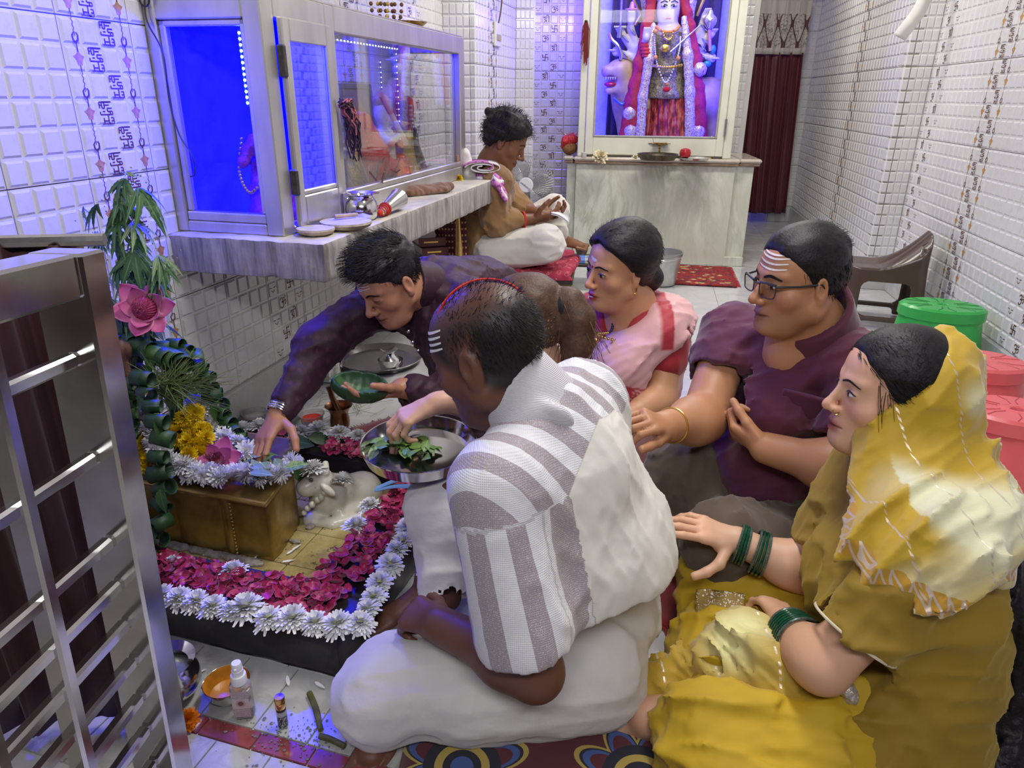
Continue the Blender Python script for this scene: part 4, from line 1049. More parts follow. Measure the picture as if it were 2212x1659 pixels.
# --- things on the altar
def alt(px,py,z=.785):
    return G(px,py,z)
M_BRONZE=pm('old_bronze',(.12,.10,.07),.35,.9,.3,40)
lathe_thing('bronze_tray',[(0,0),(.115,.0),(.14,.036),(.143,.038),(.146,.036),(.12,-.004),(0,-.004)],alt(1420,345)+A3(0,0,.004),'dark round bronze tray standing on the altar edge','tray',M_BRONZE)
t=thing('incense_stand',tuple(alt(1423,341)+A3(0,0.0,.006)),'brass incense stand with star shaped cup in the bronze tray','incense stand')
m=MB();m.lathe([(0,0),(.03,0),(.012,.012),(.009,.05),(.012,.06),(.006,.07),(.02,.085),(.05,.1),(.05,.103),(0,.098)],20);m.build('stem',M_BRASS,t)
m=MB();pts=[]
for k in range(20):r=.085 if k%2==0 else .055;pts.append((r*math.cos(k*.314),r*math.sin(k*.314)))
m.prism(pts,.094,.098);m.build('star_cup',M_BRASS,t)
for k in range(6):m=MB();m.tube([A3(-.045+.018*k,0,.098),A3(-.06+.024*k,0,.098+.05)],.0016,5);m.build('incense_stick',M_STK,t)
lathe_thing('steel_plate',[(0,0),(.09,0),(.105,.012),(.107,.012),(.092,-.003),(0,-.003)],alt(1500,345)+A3(0,0,.003),'small steel plate on the altar holding a red fruit and bowl','plate',M_STEEL)
m=MB();m.lathe([(0,.004),(.012,0),(.036,.012),(.042,.038),(.034,.062),(.014,.070),(0,.064)],24);o_=m.build('red_fruit',pm('red_fruit_skin',(.42,.012,.02),.3,0,.3,20));o_.location=alt(1479,343)+A3(0,0,.003);tag(o_,'red round fruit on the steel plate on the altar','fruit')
lathe_thing('steel_bowl',[(0,.002),(.038,0),(.05,.03),(.052,.058),(.064,.068),(.065,.07),(.05,.06),(.046,.03),(.03,.006),(0,.008)],alt(1507,341)+A3(0,0,.004),'small steel bowl beside the red fruit on the altar','bowl',M_STEEL2)
m=MB();m.box((.0,0,.003),(.075,.03,.006), None,.002);o_=m.build('candle_pack',pm('yellow_pack',(.6,.5,.1),.4));o_.location=alt(1506,345)+A3(0,-.03,.002);tag(o_,'flat yellow matchbox like packet on the steel plate','packet')
lathe_thing('brass_bell',[(0,0),(.024,0),(.022,.012),(.014,.03),(.013,.075),(.017,.08),(.013,.088),(.02,.1),(.022,.115),(.012,.13),(.006,.14),(.008,.15),(0,.16)],alt(1533,342),'slender brass hand bell standing on the altar','bell',M_BRASS,20)
M_CREAM=pm('dried_cream_petal',(.66,.58,.36),.7,0,.15,60)
tag(obj('dried_flower',flower_mesh('dried_flower',M_CREAM,40,.058,.05,9,.5,.1,4,up=.2),loc=alt(1296,341),rot=(1.0,0,0.1)),'large cream dried flower propped against the shrine','flower')
me_=flower_mesh('small_cream_flower',M_CREAM,30,.028,.02,4,.5,.1,4)
tag(obj('cream_flower',me_,loc=alt(1372,342),rot=(.4,0,0)),'small cream flower left of the bronze tray','flower')
tag(obj('cream_flower',me_,loc=alt(1562,342),rot=(.3,0,2)),'small cream flower at the right end of the altar','flower')
m=MB();m.box((0,0,.018),(.034,.03,.036),rotz(.4),.004);o_=m.build('small_box',pm('grey_card_box',(.45,.43,.38),.6));o_.location=alt(1261,340);tag(o_,'tiny grey box beside the dried flower on the altar','box')
# coconut wrapped in red cloth on a brass-coloured pot, left end of altar
t=thing('wrapped_coconut',tuple(alt(1230,334)),'coconut with red glittering cloth on the left end of the altar','coconut')
s=Solid();s.ell((0,0,.05),(.058,.055,.05));v_,f_=s.skin(.004,disp=lambda P:.004*vnoise(P*np.array([120,120,40],np.float32)),dmax=.005);obj('husk',mesh('husk',v_,f_,pm('coconut_fibre',(.24,.12,.04),.95,0,.4,120,.6)),t)
s=Solid();s.ell((.005,0,.115),(.055,.05,.04));s.cap((-.05,0,.06),(-.035,-.02,.1),.02,.03);sk(s,'red_cloth',M_REDC,t,.004,.012,40)
rnd=random.Random(4);m=MB()
for k in range(40):
    a=rnd.uniform(0,6.28);m.tube([A3(.03*math.cos(a),.03*math.sin(a),.13),A3(.065*math.cos(a)+rnd.uniform(-.02,.02),.05*math.sin(a),.13+rnd.uniform(-.02,.05))],.0015,4)
m.build('tinsel',pm('pink_tinsel',(.7,.25,.3),.35,.5),t)
# dark red thread bunch on the shrine's left post
t=thing('thread_bunch',tuple(ALT_O+ALT_R@A3(.10,-.03,1.62)),'bunch of dark red threads tied to the shrine post','threads')
m=MB();rnd=random.Random(6)
for k in range(36):
    x=rnd.uniform(-.02,.02);m.tube([A3(x*.5,0,.06),A3(x+rnd.uniform(-.01,.01),-.015,rnd.uniform(-.02,.03)),A3(x*1.2+rnd.uniform(-.01,.01),-.012,rnd.uniform(-.22,-.05))],.0025,4)
m.build('threads',pm('dark_red_thread',(.16,.02,.02),.9),t);m=MB();m.ball((0,0,.065),(.012,.008,.008),8,6);m.build('knot',M_BLACK,t)

# ================================================================== STONE PLATFORM WITH FLOWERS
def PL(x,y,z): return PL_O+PL_R@A3(x,y,z)
t=NT('black_wet_stone');pos=t.n('ShaderNodeNewGeometry').outputs['Position'];n=t.noise(pos,14,6,.7);n2=t.noise(pos,4,3)
M_VEDI=t.bsdf(t.ramp(n,[(.4,(.008,.007,.009)),(.6,(.02,.016,.018)),(.78,(.07,.05,.045))]),t.math('ADD',t.math('MULTIPLY',n2,.4),.12),0,t.bump(n,.3,.006))
t=NT('yellow_stone_floor');pos=t.n('ShaderNodeNewGeometry').outputs['Position'];n=t.noise(pos,9,6,.65);n2=t.noise(pos,30,4,.7)
M_YST=t.bsdf(t.mix(t.math('MULTIPLY',t.math('GREATER_THAN',n2,.60),.7),t.ramp(n,[(.3,(.20,.15,.06)),(.5,(.42,.33,.13)),(.7,(.55,.46,.22))]),(.05,.04,.03)),.2,0,t.bump(n2,.3,.003))
VEDI=thing('stone_platform',tuple(PL_O),'low black stone platform with a raised rim strewn with petals and flowers','platform',-math.radians(16.5))
def vbox(name,x0,x1,y0,y1,z0,z1,mat=M_VEDI,bev=.006):
    s=Solid();s.box(((x0+x1)/2,(y0+y1)/2,(z0+z1)/2),((x1-x0)/2,(y1-y0)/2,(z1-z0)/2),rd=bev)
    v,f=s.skin(.012,disp=lambda P:.0022*vnoise(P*35),dmax=.003);v[:,2]=np.maximum(v[:,2],.0015); return obj(name,mesh(name,v,f,mat, True,50),VEDI)
vbox('rim',-.93,.0,.0,.15,0,.108);vbox('rim',-.17,0,.14,.90,0,.108);vbox('rim',-.93,0,.745,.92,0,.108);vbox('rim',-.93,-.80,.14,.75,0,.108)
for i in range(4):
    for j in range(4):
        m=MB();m.box((-.80+.158*(i+.5),.15+.149*(j+.5),.015),(.155,.146,.03), None,.003);m.build('floor_stone',M_YST,VEDI, False)
# strip of blue cloth under the petals on the inner edge
m=MB();m.box((-.36,.147,.1105),(.34,.03,.003), None,.001);tag(m.build('blue_ribbon',pm('dark_blue_cloth',(.01,.012,.09),.7)),'dark blue cloth strip along the inner edge of the petals','ribbon');bpy.data.objects['blue_ribbon'].location=PL_O;bpy.data.objects['blue_ribbon'].rotation_euler=(0,0,-math.radians(16.5))

# gilded metal block (pleated sheet, riveted flange)
t=NT('gilded_sheet');pos=t.n('ShaderNodeNewGeometry').outputs['Position'];n=t.noise(pos,8,5,.6);n2=t.noise(pos,60,3)
M_GILD=t.bsdf(t.ramp(n,[(.3,(.27,.17,.04)),(.6,(.52,.36,.11)),(.75,(.60,.45,.18))]),t.math('ADD',t.math('MULTIPLY',n2,.3),.22),.85,t.bump(n,.25,.006))
BLK=thing('gilded_block',tuple(PL(-.55,.45,.03)),'gilded metal block with pleated sides supporting the flower heap','block',-math.radians(16.5))
def pleat_fn(P):
    x,y,z=P[...,0],P[...,1],P[...,2]
    u=(x+.26)/.15;w=np.abs(np.sin(np.pi*u))**.55
    yf=-.155-.012*w*(x<.052)-.014*np.exp(-((x-.062)/.011)**2)
    d=np.maximum(np.maximum(yf-y,y-.16),np.maximum(-.27-x,x-(.185-.10*np.clip(y+.03,-1,.02)*0)))
    d=np.maximum(d,(x*.975+y*.22)-.155);d=np.maximum(d,(x*.79+y*.61)-.135)
    return (np.maximum(d,np.maximum(-z,z-.185))*.8).astype(np.float32)
s=Solid();s.fn(pleat_fn,(-.28,-.19,0),(.20,.17,.19));v_,f_=s.skin(.006);obj('body',mesh('body',v_,f_,M_GILD, True,40),BLK)
m=MB()
lip=[(-.272,-.172),(.198,-.172),(.158,.02),(.05,.165),(-.272,.165)]
m.prism(lip,.185,.197);m.build('top_plate',M_GILD,BLK)
m=MB();m.tube([A3(x,y,.191) for x,y in lip],.0075,8,closed=True);m.build('rolled_edge',M_GILD,BLK)
rv=MB();rv.ball((0,0,0),.0042,8,6);me_rv=rv.me('rivet',M_GILD)
for k in range(15):obj('rivet',me_rv,BLK,loc=(.082,-.168,.015+.011*k))
M_STAIN=pm('ash_residue',(.30,.27,.24),.9,0,.4,60,.5)
s=Solid()
for k in range(26):
    u=k/25;p_=A3(-.27+.46*u,-.178,.004) if u<.93 else A3(.19,-.12+.2*(u-.93)*10,.004)
    s.ell(p_,(.02+.01*math.sin(k*3),.012+.006*math.cos(k*2),.006),k=.01)
v_,f_=s.skin(.005,disp=lambda P:.002*vnoise(P*90),dmax=.003);obj('residue',mesh('residue',v_,f_,M_STAIN),BLK)

# marble bull lying beside the block
t=NT('ivory_marble');pos=t.coord();n=t.noise(pos,22,5,.65)
M_BULL=t.bsdf(t.ramp(n,[(.28,(.40,.36,.25)),(.40,(.64,.61,.50)),(.7,(.74,.71,.62))]),.3,0, None,Subsurface_Weight=.15,Subsurface_Radius=(.02,.015,.01))
BULL=thing('marble_bull',tuple(PL(-.27,.56,.03)),'ivory marble bull statue lying beside the gilded block','statue')
bo=np.array(BULL.location)
def bp(px,py,Y): return D(px,py,Y)-bo
s=Solid()
s.cap(bp(712,1072,1.85),bp(778,1062,1.93),.058,.060,.03);s.ell(bp(788,1060,1.93),(.05,.05,.052),k=.03);s.cap(bp(722,1050,1.86),bp(735,1050,1.86),.034,.034,.03)
s.cap(bp(712,1070,1.84),bp(690,1040,1.82),.046,.038,.03);s.cap(bp(690,1036,1.81),bp(664,1050,1.79),.036,.026,.02);s.ell(bp(660,1054,1.785),.024,k=.015)
s.cap(bp(700,1018,1.80),bp(703,1002,1.81),.016,.010,.01);s.cap(bp(672,1014,1.84),bp(668,1002,1.85),.014,.009,.01)
s.ell(bp(708,1058,1.76),(.028,.012,.011),frame(A3(0,1,0),A3(.3,0,1))@roty(.5),k=.008)
s.cap(bp(700,1108,1.82),bp(668,1120,1.79),.024,.018,.015);s.cap(bp(672,1124,1.79),bp(716,1128,1.78),.016,.014,.01);s.cap(bp(775,1098,1.86),bp(735,1112,1.80),.026,.018,.015)
s.chain([bp(668,1128,1.78),bp(720,1134,1.765),bp(770,1118,1.80)],[.013,.015,.014],.012)
v_,f_=s.skin(.0045);v_[:,2]=np.maximum(v_[:,2],.001);obj('body',mesh('body',v_,f_,M_BULL),BULL)
bm=MB();bm.ball((0,0,0),1,10,8);me_b=bm.me('bell',M_BULL)
for k,(x,y,r) in enumerate([(694,1074,.0095),(686,1080,.009),(674,1090,.010),(664,1098,.009),(657,1108,.008),(700,1064,.008)]):obj('bell',me_b,BULL,loc=bp(x,y,1.765),scale=r)
m=MB();m.ball(bp(672,1036,1.765),(.007,.005,.005),8,6);m.build('eye',pm('grey_eye',(.12,.1,.08),.4),BULL)

# white chrysanthemums
M_WPET=pm('white_petal',(.80,.80,.80),.6,0,.05,40,Subsurface_Weight=.2,Subsurface_Radius=(.01,.01,.01))
M_WCEN=pm('pale_green_centre',(.62,.66,.25),.7,0,.15,80)
ME_MUM=[flower_mesh('chrysanthemum',M_WPET,130,.040,.026,20+k,.30,.35,7,M_WCEN,up=.05+.07*k) for k in range(4)]
rnd=random.Random(11)
def mum(px,py,z,label,sc=1.0,rot=None,group=None):
    o=obj('chrysanthemum',ME_MUM[rnd.randrange(4)],loc=G(px,py,z),rot=rot or (rnd.uniform(-.35,.1),rnd.uniform(-.2,.2),rnd.uniform(0,6)),scale=sc*rnd.uniform(.92,1.1))
    return tag(o,label,'flower',group)
gF='white chrysanthemums along the front rim';lF='white chrysanthemum in the row along the front rim of the platform'
ORD=['first','second','third','fourth','fifth','sixth','seventh','eighth','ninth','tenth','eleventh','twelfth']
for i_,(x,y,sc) in enumerate(((352,1290,.8),(388,1296,.8),(425,1304,.8),(462,1316,.85),(500,1326,.85),(534,1322,1.15),(583,1342,.9),(632,1344,1.0),(682,1352,.95))):mum(x,y,.112,ORD[i_]+' white chrysanthemum from the left along the front rim of the platform',sc, None,gF)
mum(733,1356,.112,'full white chrysanthemum at the near right corner of the platform',1.05);mum(777,1352,.108,'white chrysanthemum hanging over the right rim by the near corner',.95)
gR='white chrysanthemums along the right rim';lR='white chrysanthemum in the row along the right rim of the platform'
for i_,(x,y,sc) in enumerate(((796,1322,.85),(808,1296,.85),(821,1264,.95),(842,1226,1.0),(856,1194,.85),(871,1176,.8),(885,1146,.95),(893,1122,.85),(903,1108,.9),(910,1086,.85),(918,1064,.8))):mum(x,y,.112,ORD[i_]+' white chrysanthemum up the right rim counted from the near corner',sc, None,gR)
mum(770,1143,.114,'white chrysanthemum at the inner edge of the right rim',1.05);mum(801,1098,.114,'white chrysanthemum on the petals behind the bull',.95)
mum(679,1018,.20,'white chrysanthemum resting on the head of the marble bull',1.0,(-.2,-.2,0));mum(740,1044,.155,'white chrysanthemum resting on the back of the marble bull',.9,(-.3,.5,1))
mum(505,1240,.112,'flattened white chrysanthemum half under the petals on the inner front edge',.95,(-.1,0,1));mum(375,1220,.112,'white blossom by the inner front edge next to the leaf garland',.7,(-.1,0,2))
gB='white chrysanthemums along the back rim';lB='white chrysanthemum in the row along the back rim of the platform'
for i_,(x,y,sc) in enumerate(((772,946,.9),(733,940,1.05),(690,936,1.25),(652,938,.9),(640,950,.8),(600,912,.9),(560,926,1.0),(525,930,.9),(500,938,.8),(480,946,.8))):mum(x,y,.118,ORD[i_]+' white chrysanthemum from the right along the back rim of the platform',sc, None,gB)
mum(200,1282,.112,'white chrysanthemum seen between the gate bars',1.05)

# rose petals
def petal_mesh(k):
    r=random.Random(k);m=MB();n=9;v=[(0,0,0)];cup=r.uniform(.15,.5)
    for ring in (.55,1.0):
        for i in range(n):
            a=6.283*i/n;rr=ring*(1+.12*math.cos(a)+.08*r.uniform(-1,1));x,y=rr*math.cos(a),rr*.85*math.sin(a)
            v.append((x,y,cup*ring**2*(1+.5*math.sin(2*a+k))+.1*r.uniform(-1,1)*ring))
    f=[(0,1+i,1+(i+1)%n) for i in range(n)]+[(1+i,1+n+i,1+n+(i+1)%n,1+(i+1)%n) for i in range(n)]
    m.add(v,f); return m
t=NT('rose_petal');oi=t.n('ShaderNodeObjectInfo').outputs['Random'];pos=t.n('ShaderNodeNewGeometry').outputs['Position']
hv=t.math('FRACT',t.math('ADD',oi,t.math('MULTIPLY',t.noise(pos,55,1),2.0)))
nn=t.noise(pos,38,3)
M_ROSE=t.bsdf(t.mix(t.math('MULTIPLY',t.math('GREATER_THAN',nn,.66),.35),t.ramp(hv,[(0,(.20,.002,.04)),(.5,(.36,.004,.08)),(1,(.50,.02,.13))]),(.70,.25,.40)),.42,0, None,Sheen_Weight=.3,Subsurface_Weight=.1,Subsurface_Radius=(.01,.003,.004))
PETM=[petal_mesh(k) for k in range(6)];ME_PET=[p_.me('rose_petal',M_ROSE) for p_ in PETM]
rnd=random.Random(21);spots=[]
def band(n,x0,x1,y0,y1,z0,z1):
    for _ in range(n):spots.append((rnd.uniform(x0,x1),rnd.uniform(y0,y1),rnd.uniform(z0,z1)))
band(300,-.60,-.06,.035,.145,.110,.124);band(260,-.155,-.045,.10,.86,.110,.124);band(90,-.50,-.14,.755,.86,.110,.124);band(30,-.80,-.55,.77,.86,.11,.12);band(40,-.8,-.6,.04,.14,.11,.12)
tops=[]
for k in range(190):tops.append((rnd.uniform(-.60,-.06),rnd.uniform(.035,.145),rnd.uniform(.120,.130)) if k<120 else (rnd.uniform(-.155,-.045),rnd.uniform(.08,.70),rnd.uniform(.120,.130)))
tops+=[(rnd.uniform(-.50,-.16),rnd.uniform(.755,.85),rnd.uniform(.118,.126)) for k in range(60)]+[(rnd.uniform(-.155,-.05),rnd.uniform(.70,.86),.122) for k in range(30)]
st=MB()
for (x,y,z) in spots:
    pmh=PETM[rnd.randrange(6)];sc=rnd.uniform(.011,.017);R_=rotz(rnd.uniform(0,6.3))@rotx(rnd.uniform(-.7,.7))@roty(rnd.uniform(-.7,.7));c=PL(x,y,z)
    st.add([c+R_@(np.array(p_)*sc) for p_ in pmh.v],pmh.f)
tag(st.build('rose_petals',M_ROSE),'dense layer of crimson rose petals covering the platform rim','petals', None,'stuff')
for (x,y,z) in tops:
    tag(obj('rose_petal',ME_PET[rnd.randrange(6)],loc=PL(x,y,z),rot=(rnd.uniform(-.6,.6),rnd.uniform(-.6,.6),rnd.uniform(0,6.3)),scale=rnd.uniform(.012,.019)),'crimson rose petal lying loose on top of the platform rim','petal','loose rose petals on the rim')
# fallen white petals on floor
me_wp=petal_mesh(3).me('white_petal',M_WPET)
for (x,y,z) in ((622,1470,.008),(690,1480,.008),(442,1475,.008),(432,1452,.008),(628,1192,.034),(640,1183,.034),(625,1212,.034),(547,1210,.034),(448,1195,.034)):
    tag(obj('white_petal',me_wp,loc=G(x,y,z),rot=(0,0,rnd.uniform(0,6)),scale=(.016,.005,.006)),'single white petal fallen on the wet stone','petal','fallen white petals')

# ---- heap on the block: white garland, yellow marigolds, lotus, leaves
WG=thing('white_garland',tuple(G(470,1045,.227)),'thick white flower garland looped over the gilded block','garland')
w0=np.array(WG.location)
me_g=flower_mesh('garland_flower',M_WPET,80,.034,.03,33,.26,.15,6,up=.2)
def along_path(P,n):
    P=bez(P,60);L_=[0]
    for i in range(60):L_.append(L_[-1]+np.linalg.norm(P[i+1]-P[i]))
    out=[]
    for k in range(n):
        d=L_[-1]*k/(n-1);i=min(max(np.searchsorted(L_,d)-1,0),59);u=(d-L_[i])/max(L_[i+1]-L_[i],1e-6);out.append(P[i]+(P[i+1]-P[i])*min(u,1))
    return out
for path,n in (([D(313,885,1.78),D(322,935,1.74),D(352,985,1.68),D(395,1012,1.65),D(450,1030,1.63),D(520,1034,1.63),D(580,1034,1.64),D(628,1018,1.68),D(640,996,1.72)],30),
                ([D(418,868,1.86),D(440,900,1.84),D(458,935,1.82),D(500,955,1.80),D(530,975,1.78)],12),([D(350,1010,1.69),D(420,1025,1.66),D(600,1030,1.68)],14)):
    for p_ in along_path([q-w0 for q in path],n):obj('garland_flower',me_g,WG,loc=p_+A3(rnd.uniform(-.006,.006),rnd.uniform(-.006,.006),0),rot=(rnd.uniform(.2,1.1),rnd.uniform(-.5,.5),rnd.uniform(0,6)),scale=rnd.uniform(.85,1.1))
YG=thing('marigold_garland',tuple(G(430,990,.227)),'garland of yellow marigold heads heaped round the grass bundle','garland')
y0_=np.array(YG.location)
for path,n in (([D(415,890,1.80),D(392,915,1.76),D(395,950,1.74),D(412,985,1.70)],9),([D(425,905,1.80),D(430,935,1.76),D(425,965,1.72),D(415,992,1.69)],10),([D(372,915,1.78),D(385,935,1.75)],3),([D(440,930,1.78),D(438,960,1.74)],4),
                ([D(300,905,1.80),D(290,950,1.78),D(285,985,1.74),D(295,1005,1.70),D(320,1004,1.68)],14),([D(305,955,1.75),D(305,990,1.71)],5)):
    for p_ in along_path([q-y0_ for q in path],n):obj('marigold_head',ME_MARI_Y,YG,loc=p_+A3(rnd.uniform(-.008,.008),rnd.uniform(-.008,.008),rnd.uniform(-.005,.005)),rot=(rnd.uniform(.3,1.3),rnd.uniform(-.6,.6),rnd.uniform(0,6)),scale=rnd.uniform(.95,1.25))
# rounded stone under the flowers
s=Solid();s.cap(D(400,975,1.76),D(395,930,1.80),.055,.05,.03);v_,f_=s.skin(.008);tag(obj('rounded_stone',mesh('rounded_stone',v_,f_,M_VEDI)),'dark rounded stone under the flower garlands on the gilded block','stone')
# lotus flowers
t=NT('lotus_petal');a_=t.attr('tip','Fac');M_LOTUS=t.bsdf(t.ramp(a_,[(0,(.72,.55,.60)),(.5,(.70,.22,.42)),(1,(.52,.08,.28))]),.45,0, None,Subsurface_Weight=.15,Subsurface_Radius=(.01,.005,.006))
def lotus_petal():
    v=[];f=[];tip=[];nu,nw=8,6
    for i in range(nu+1):
        u=i/nu;w=.5*math.sin(math.pi*min(1,u*.62+.12))**.8*(1-u**5)+.001
        for j in range(nw+1):
            e=(j/nw-.5)*2;v.append((u,e*w*.72,.30*u*u+.22*e*e*w+.05*u));tip.append(u)
    for i in range(nu):
        for j in range(nw):a=i*(nw+1)+j;f.append((a,a+1,a+nw+2,a+nw+1))
    me=mesh('lotus_petal',v,f,M_LOTUS, True, None);set_flt(me,'tip',tip); return me
ME_LP=lotus_petal()
def lotus(pos,size,face,label,n=(6,6,4),op=(.15,.55,1.0)):
    t=thing('lotus',tuple(pos),label,'flower');R0=frame(np.cross(face,A3(.3,.2,.9)),face)
    for L_,(k,el) in enumerate(zip(n,op)):
        for i in range(k):
            a=6.283*(i+.5*L_+rnd.uniform(-.1,.1))/k;e=el+rnd.uniform(-.12,.12)
            R_=R0@rotz(a)@roty(-e);o=obj('petal',ME_LP,t,rot=R_,scale=size*(1-.12*L_)*rnd.uniform(.92,1.05))
            md=o.modifiers.new('t','SOLIDIFY');md.thickness=.012
    return t
lt=lotus(G(470,1000,.255),.075,A3(.35,-.75,.75),'open pink lotus lying on the white garland',(6,5,4),(.15,.5,.85))
m=MB()
for k in range(24):a=k*2.4;r_=.012*math.sqrt(k/24);m.tube([(r_*math.cos(a),r_*math.sin(a)-.012,.018),(1.8*r_*math.cos(a),1.8*r_*math.sin(a)-.025,.04)],.0014,4)
m.build('stamens',pm('dark_stamen',(.25,.05,.06),.7),lt)
lt=lotus(D(318,672,1.82),.086,A3(.25,-.85,.45),'pink lotus with a dark domed centre among the green plant',(6,5),(.1,.45))
s=Solid();s.ell((.008,-.028,.016),(.030,.026,.030));v_,f_=s.skin(.002,disp=lambda P:.0022*np.sin(np.arctan2(P[...,0]-.008,P[...,2]-.016)*26),dmax=.003);obj('stamen_dome',mesh('stamen_dome',v_,f_,pm('crimson_stamen',(.30,.03,.10),.6,0,.5,200,.3)),lt)

# leaves
def leaf_mesh(name,mat,L_=1.0,W=.36,bend=.25,fold=.15,tipp=1.0,nu=7):
    v=[];f=[]
    for i in range(nu+1):
        u=i/nu;w=W*math.sin(math.pi*u**.75)**tipp+.004
        for e in (-1,0,1):v.append((u*L_,e*w*.5,-bend*u*u+fold*abs(e)*w))
    for i in range(nu):
        for j in (0,1):a=3*i+j;f.append((a,a+1,a+4,a+3))
    return mesh(name,v,f,mat, True, None)
def leaf_mat(name,c,c2,rough=.4):
    t=NT(name);oi=t.n('ShaderNodeObjectInfo').outputs['Random'];v=t.coord();n=t.noise(v,9,3)
    s_=t.sep(v);vein=t.math('LESS_THAN',t.math('ABSOLUTE',s_[1]),.012)
    col=t.mix(t.math('MULTIPLY',vein,.5),t.mix(t.math('FRACT',t.math('ADD',oi,n)),c,c2),tuple(min(1,x*2.2+.02) for x in c2))
    return t.bsdf(col,rough,0,t.bump(t.wave(v,14,2,2,'X'),.15,.01))
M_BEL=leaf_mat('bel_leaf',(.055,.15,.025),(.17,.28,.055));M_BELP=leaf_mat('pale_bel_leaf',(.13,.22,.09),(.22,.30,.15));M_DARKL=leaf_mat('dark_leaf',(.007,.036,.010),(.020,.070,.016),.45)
ME_BEL=leaf_mesh('bel_leaf',M_BEL,1,.52,.18,.12);ME_BELP=leaf_mesh('bel_leaf',M_BELP,1,.56,.15,.1)
for k in range(16):
    a=rnd.uniform(0,6.28);px,py=580+42*rnd.uniform(-1,1),1000+22*rnd.uniform(-1,1)
    tag(obj('bel_leaf',ME_BELP if k%3 else ME_BEL,loc=G(px,py,.268+.002*k),rot=(rnd.uniform(-.5,.5),rnd.uniform(-.4,.5),a),scale=rnd.uniform(.045,.062)),'pale green bel leaf in the bunch on the gilded block','leaf','bel leaves on the block')
for (x,y,z,a,s_) in ((640,1000,.20,-.9,.10),(622,955,.24,.6,.09),(665,945,.135,.3,.09),(650,965,.14,2.4,.09)):
    tag(obj('broad_leaf',leaf_mesh('broad_leaf',M_DARKL,1,.6,.3,.1),loc=G(x,y,z),rot=(.5,.2,a),scale=s_),{640:'broad dark leaf hanging beside the white garland',622:'dark leaf under the reaching hand',665:'dark leaf on the back rim beside the petals',650:'dark folded leaf between back rim and block'}[x],'leaf')

# rolled-leaf garlands
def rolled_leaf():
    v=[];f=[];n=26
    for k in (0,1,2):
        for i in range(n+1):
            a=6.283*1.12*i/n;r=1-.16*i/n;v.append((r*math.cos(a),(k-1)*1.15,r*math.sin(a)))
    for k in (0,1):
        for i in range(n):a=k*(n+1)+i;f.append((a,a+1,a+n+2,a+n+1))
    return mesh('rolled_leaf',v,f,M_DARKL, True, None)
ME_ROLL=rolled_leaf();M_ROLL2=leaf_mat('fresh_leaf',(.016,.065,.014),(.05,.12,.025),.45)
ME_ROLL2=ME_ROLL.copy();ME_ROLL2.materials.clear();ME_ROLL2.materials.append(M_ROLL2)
ME_TIP=leaf_mesh('leaf_tip',M_ROLL2,1,.45,.35,.12)
def leaf_garland(path,n,label,r=.021):
    t=thing('leaf_garland',tuple(path[-1]),label,'garland');b0=np.array(t.location)
    for k,p_ in enumerate(along_path([q-b0 for q in path],n)):
        o=obj('rolled_leaf',ME_ROLL if rnd.random()<.6 else ME_ROLL2,t,loc=p_+A3(rnd.uniform(-.006,.006),rnd.uniform(-.006,.006),0),rot=(rnd.uniform(-.5,.5),rnd.uniform(0,6.3),(1.57 if k%2 else 1.2)+rnd.uniform(-.6,.6)),scale=r*rnd.uniform(.85,1.15))
        md=o.modifiers.new('t','SOLIDIFY');md.thickness=.03
        if k%2:obj('leaf_tip',ME_TIP,t,loc=p_+A3(0,-.012,.01),rot=(rnd.uniform(-.5,.5),rnd.uniform(.6,1.5),rnd.uniform(-2.6,-.5)),scale=rnd.uniform(.045,.065))
    return t
leaf_garland([D(302,818,1.66),D(318,850,1.64),D(338,892,1.60),D(345,940,1.575),D(347,1000,1.56),D(352,1060,1.545),D(348,1130,1.53),D(340,1190,1.50),D(332,1235,1.46),D(326,1275,1.42)],14,'long garland of rolled green leaves hanging down over the block and platform',.0205)
leaf_garland([D(285,828,1.70),D(278,870,1.70),D(272,910,1.70),D(276,930,1.70)],6,'short hanging loop of rolled leaves beside the carved hood',.02)
leaf_garland([D(340,760,1.84),D(375,745,1.84),D(420,770,1.85),D(448,825,1.86),D(468,875,1.86),D(488,912,1.85),D(518,948,1.83),D(535,960,1.82)],15,'garland of rolled leaves curving down on the right of the grass bundle',.021)
leaf_garland([D(255,740,1.84),D(300,745,1.82),D(350,770,1.80),D(390,780,1.80)],9,'cluster of rolled leaves below the upper lotus',.026)
# grass bundle
GR=thing('grass_bundle',tuple(D(385,905,1.78)),'bundle of fine green grass standing in the marigolds','grass');gb=np.array(GR.location);m=MB()
for k in range(420):
    a=rnd.uniform(0,6.28);el=rnd.uniform(.1,1.0);sp=math.sin(el)*rnd.uniform(.05,.17);h=.10+.075*rnd.random()
    b_=A3(rnd.uniform(-.014,.014),rnd.uniform(-.014,.014),0);mid=b_*1.6+A3(sp*.25*math.cos(a),sp*.25*math.sin(a),h*.7);e_=A3(.03+sp*math.cos(a)*1.2,sp*math.sin(a)*.8,h+rnd.uniform(-.09,.04))
    m.tube(bez([b_,b_*1.1+A3(0,0,h*.35),mid,e_],6),[.0013]*6+[.0005],3, False)
M_GRASS=pm('fine_grass',(.19,.26,.09),.6,0,.5,14);o_=m.build('blades',M_GRASS,GR, True);tag(o_,kind='stuff')
m=MB();m.tube([(0,0,-.02),(0,0,.05)],[.022,.016],12);m.build('stem_binding',M_DARKL,GR)
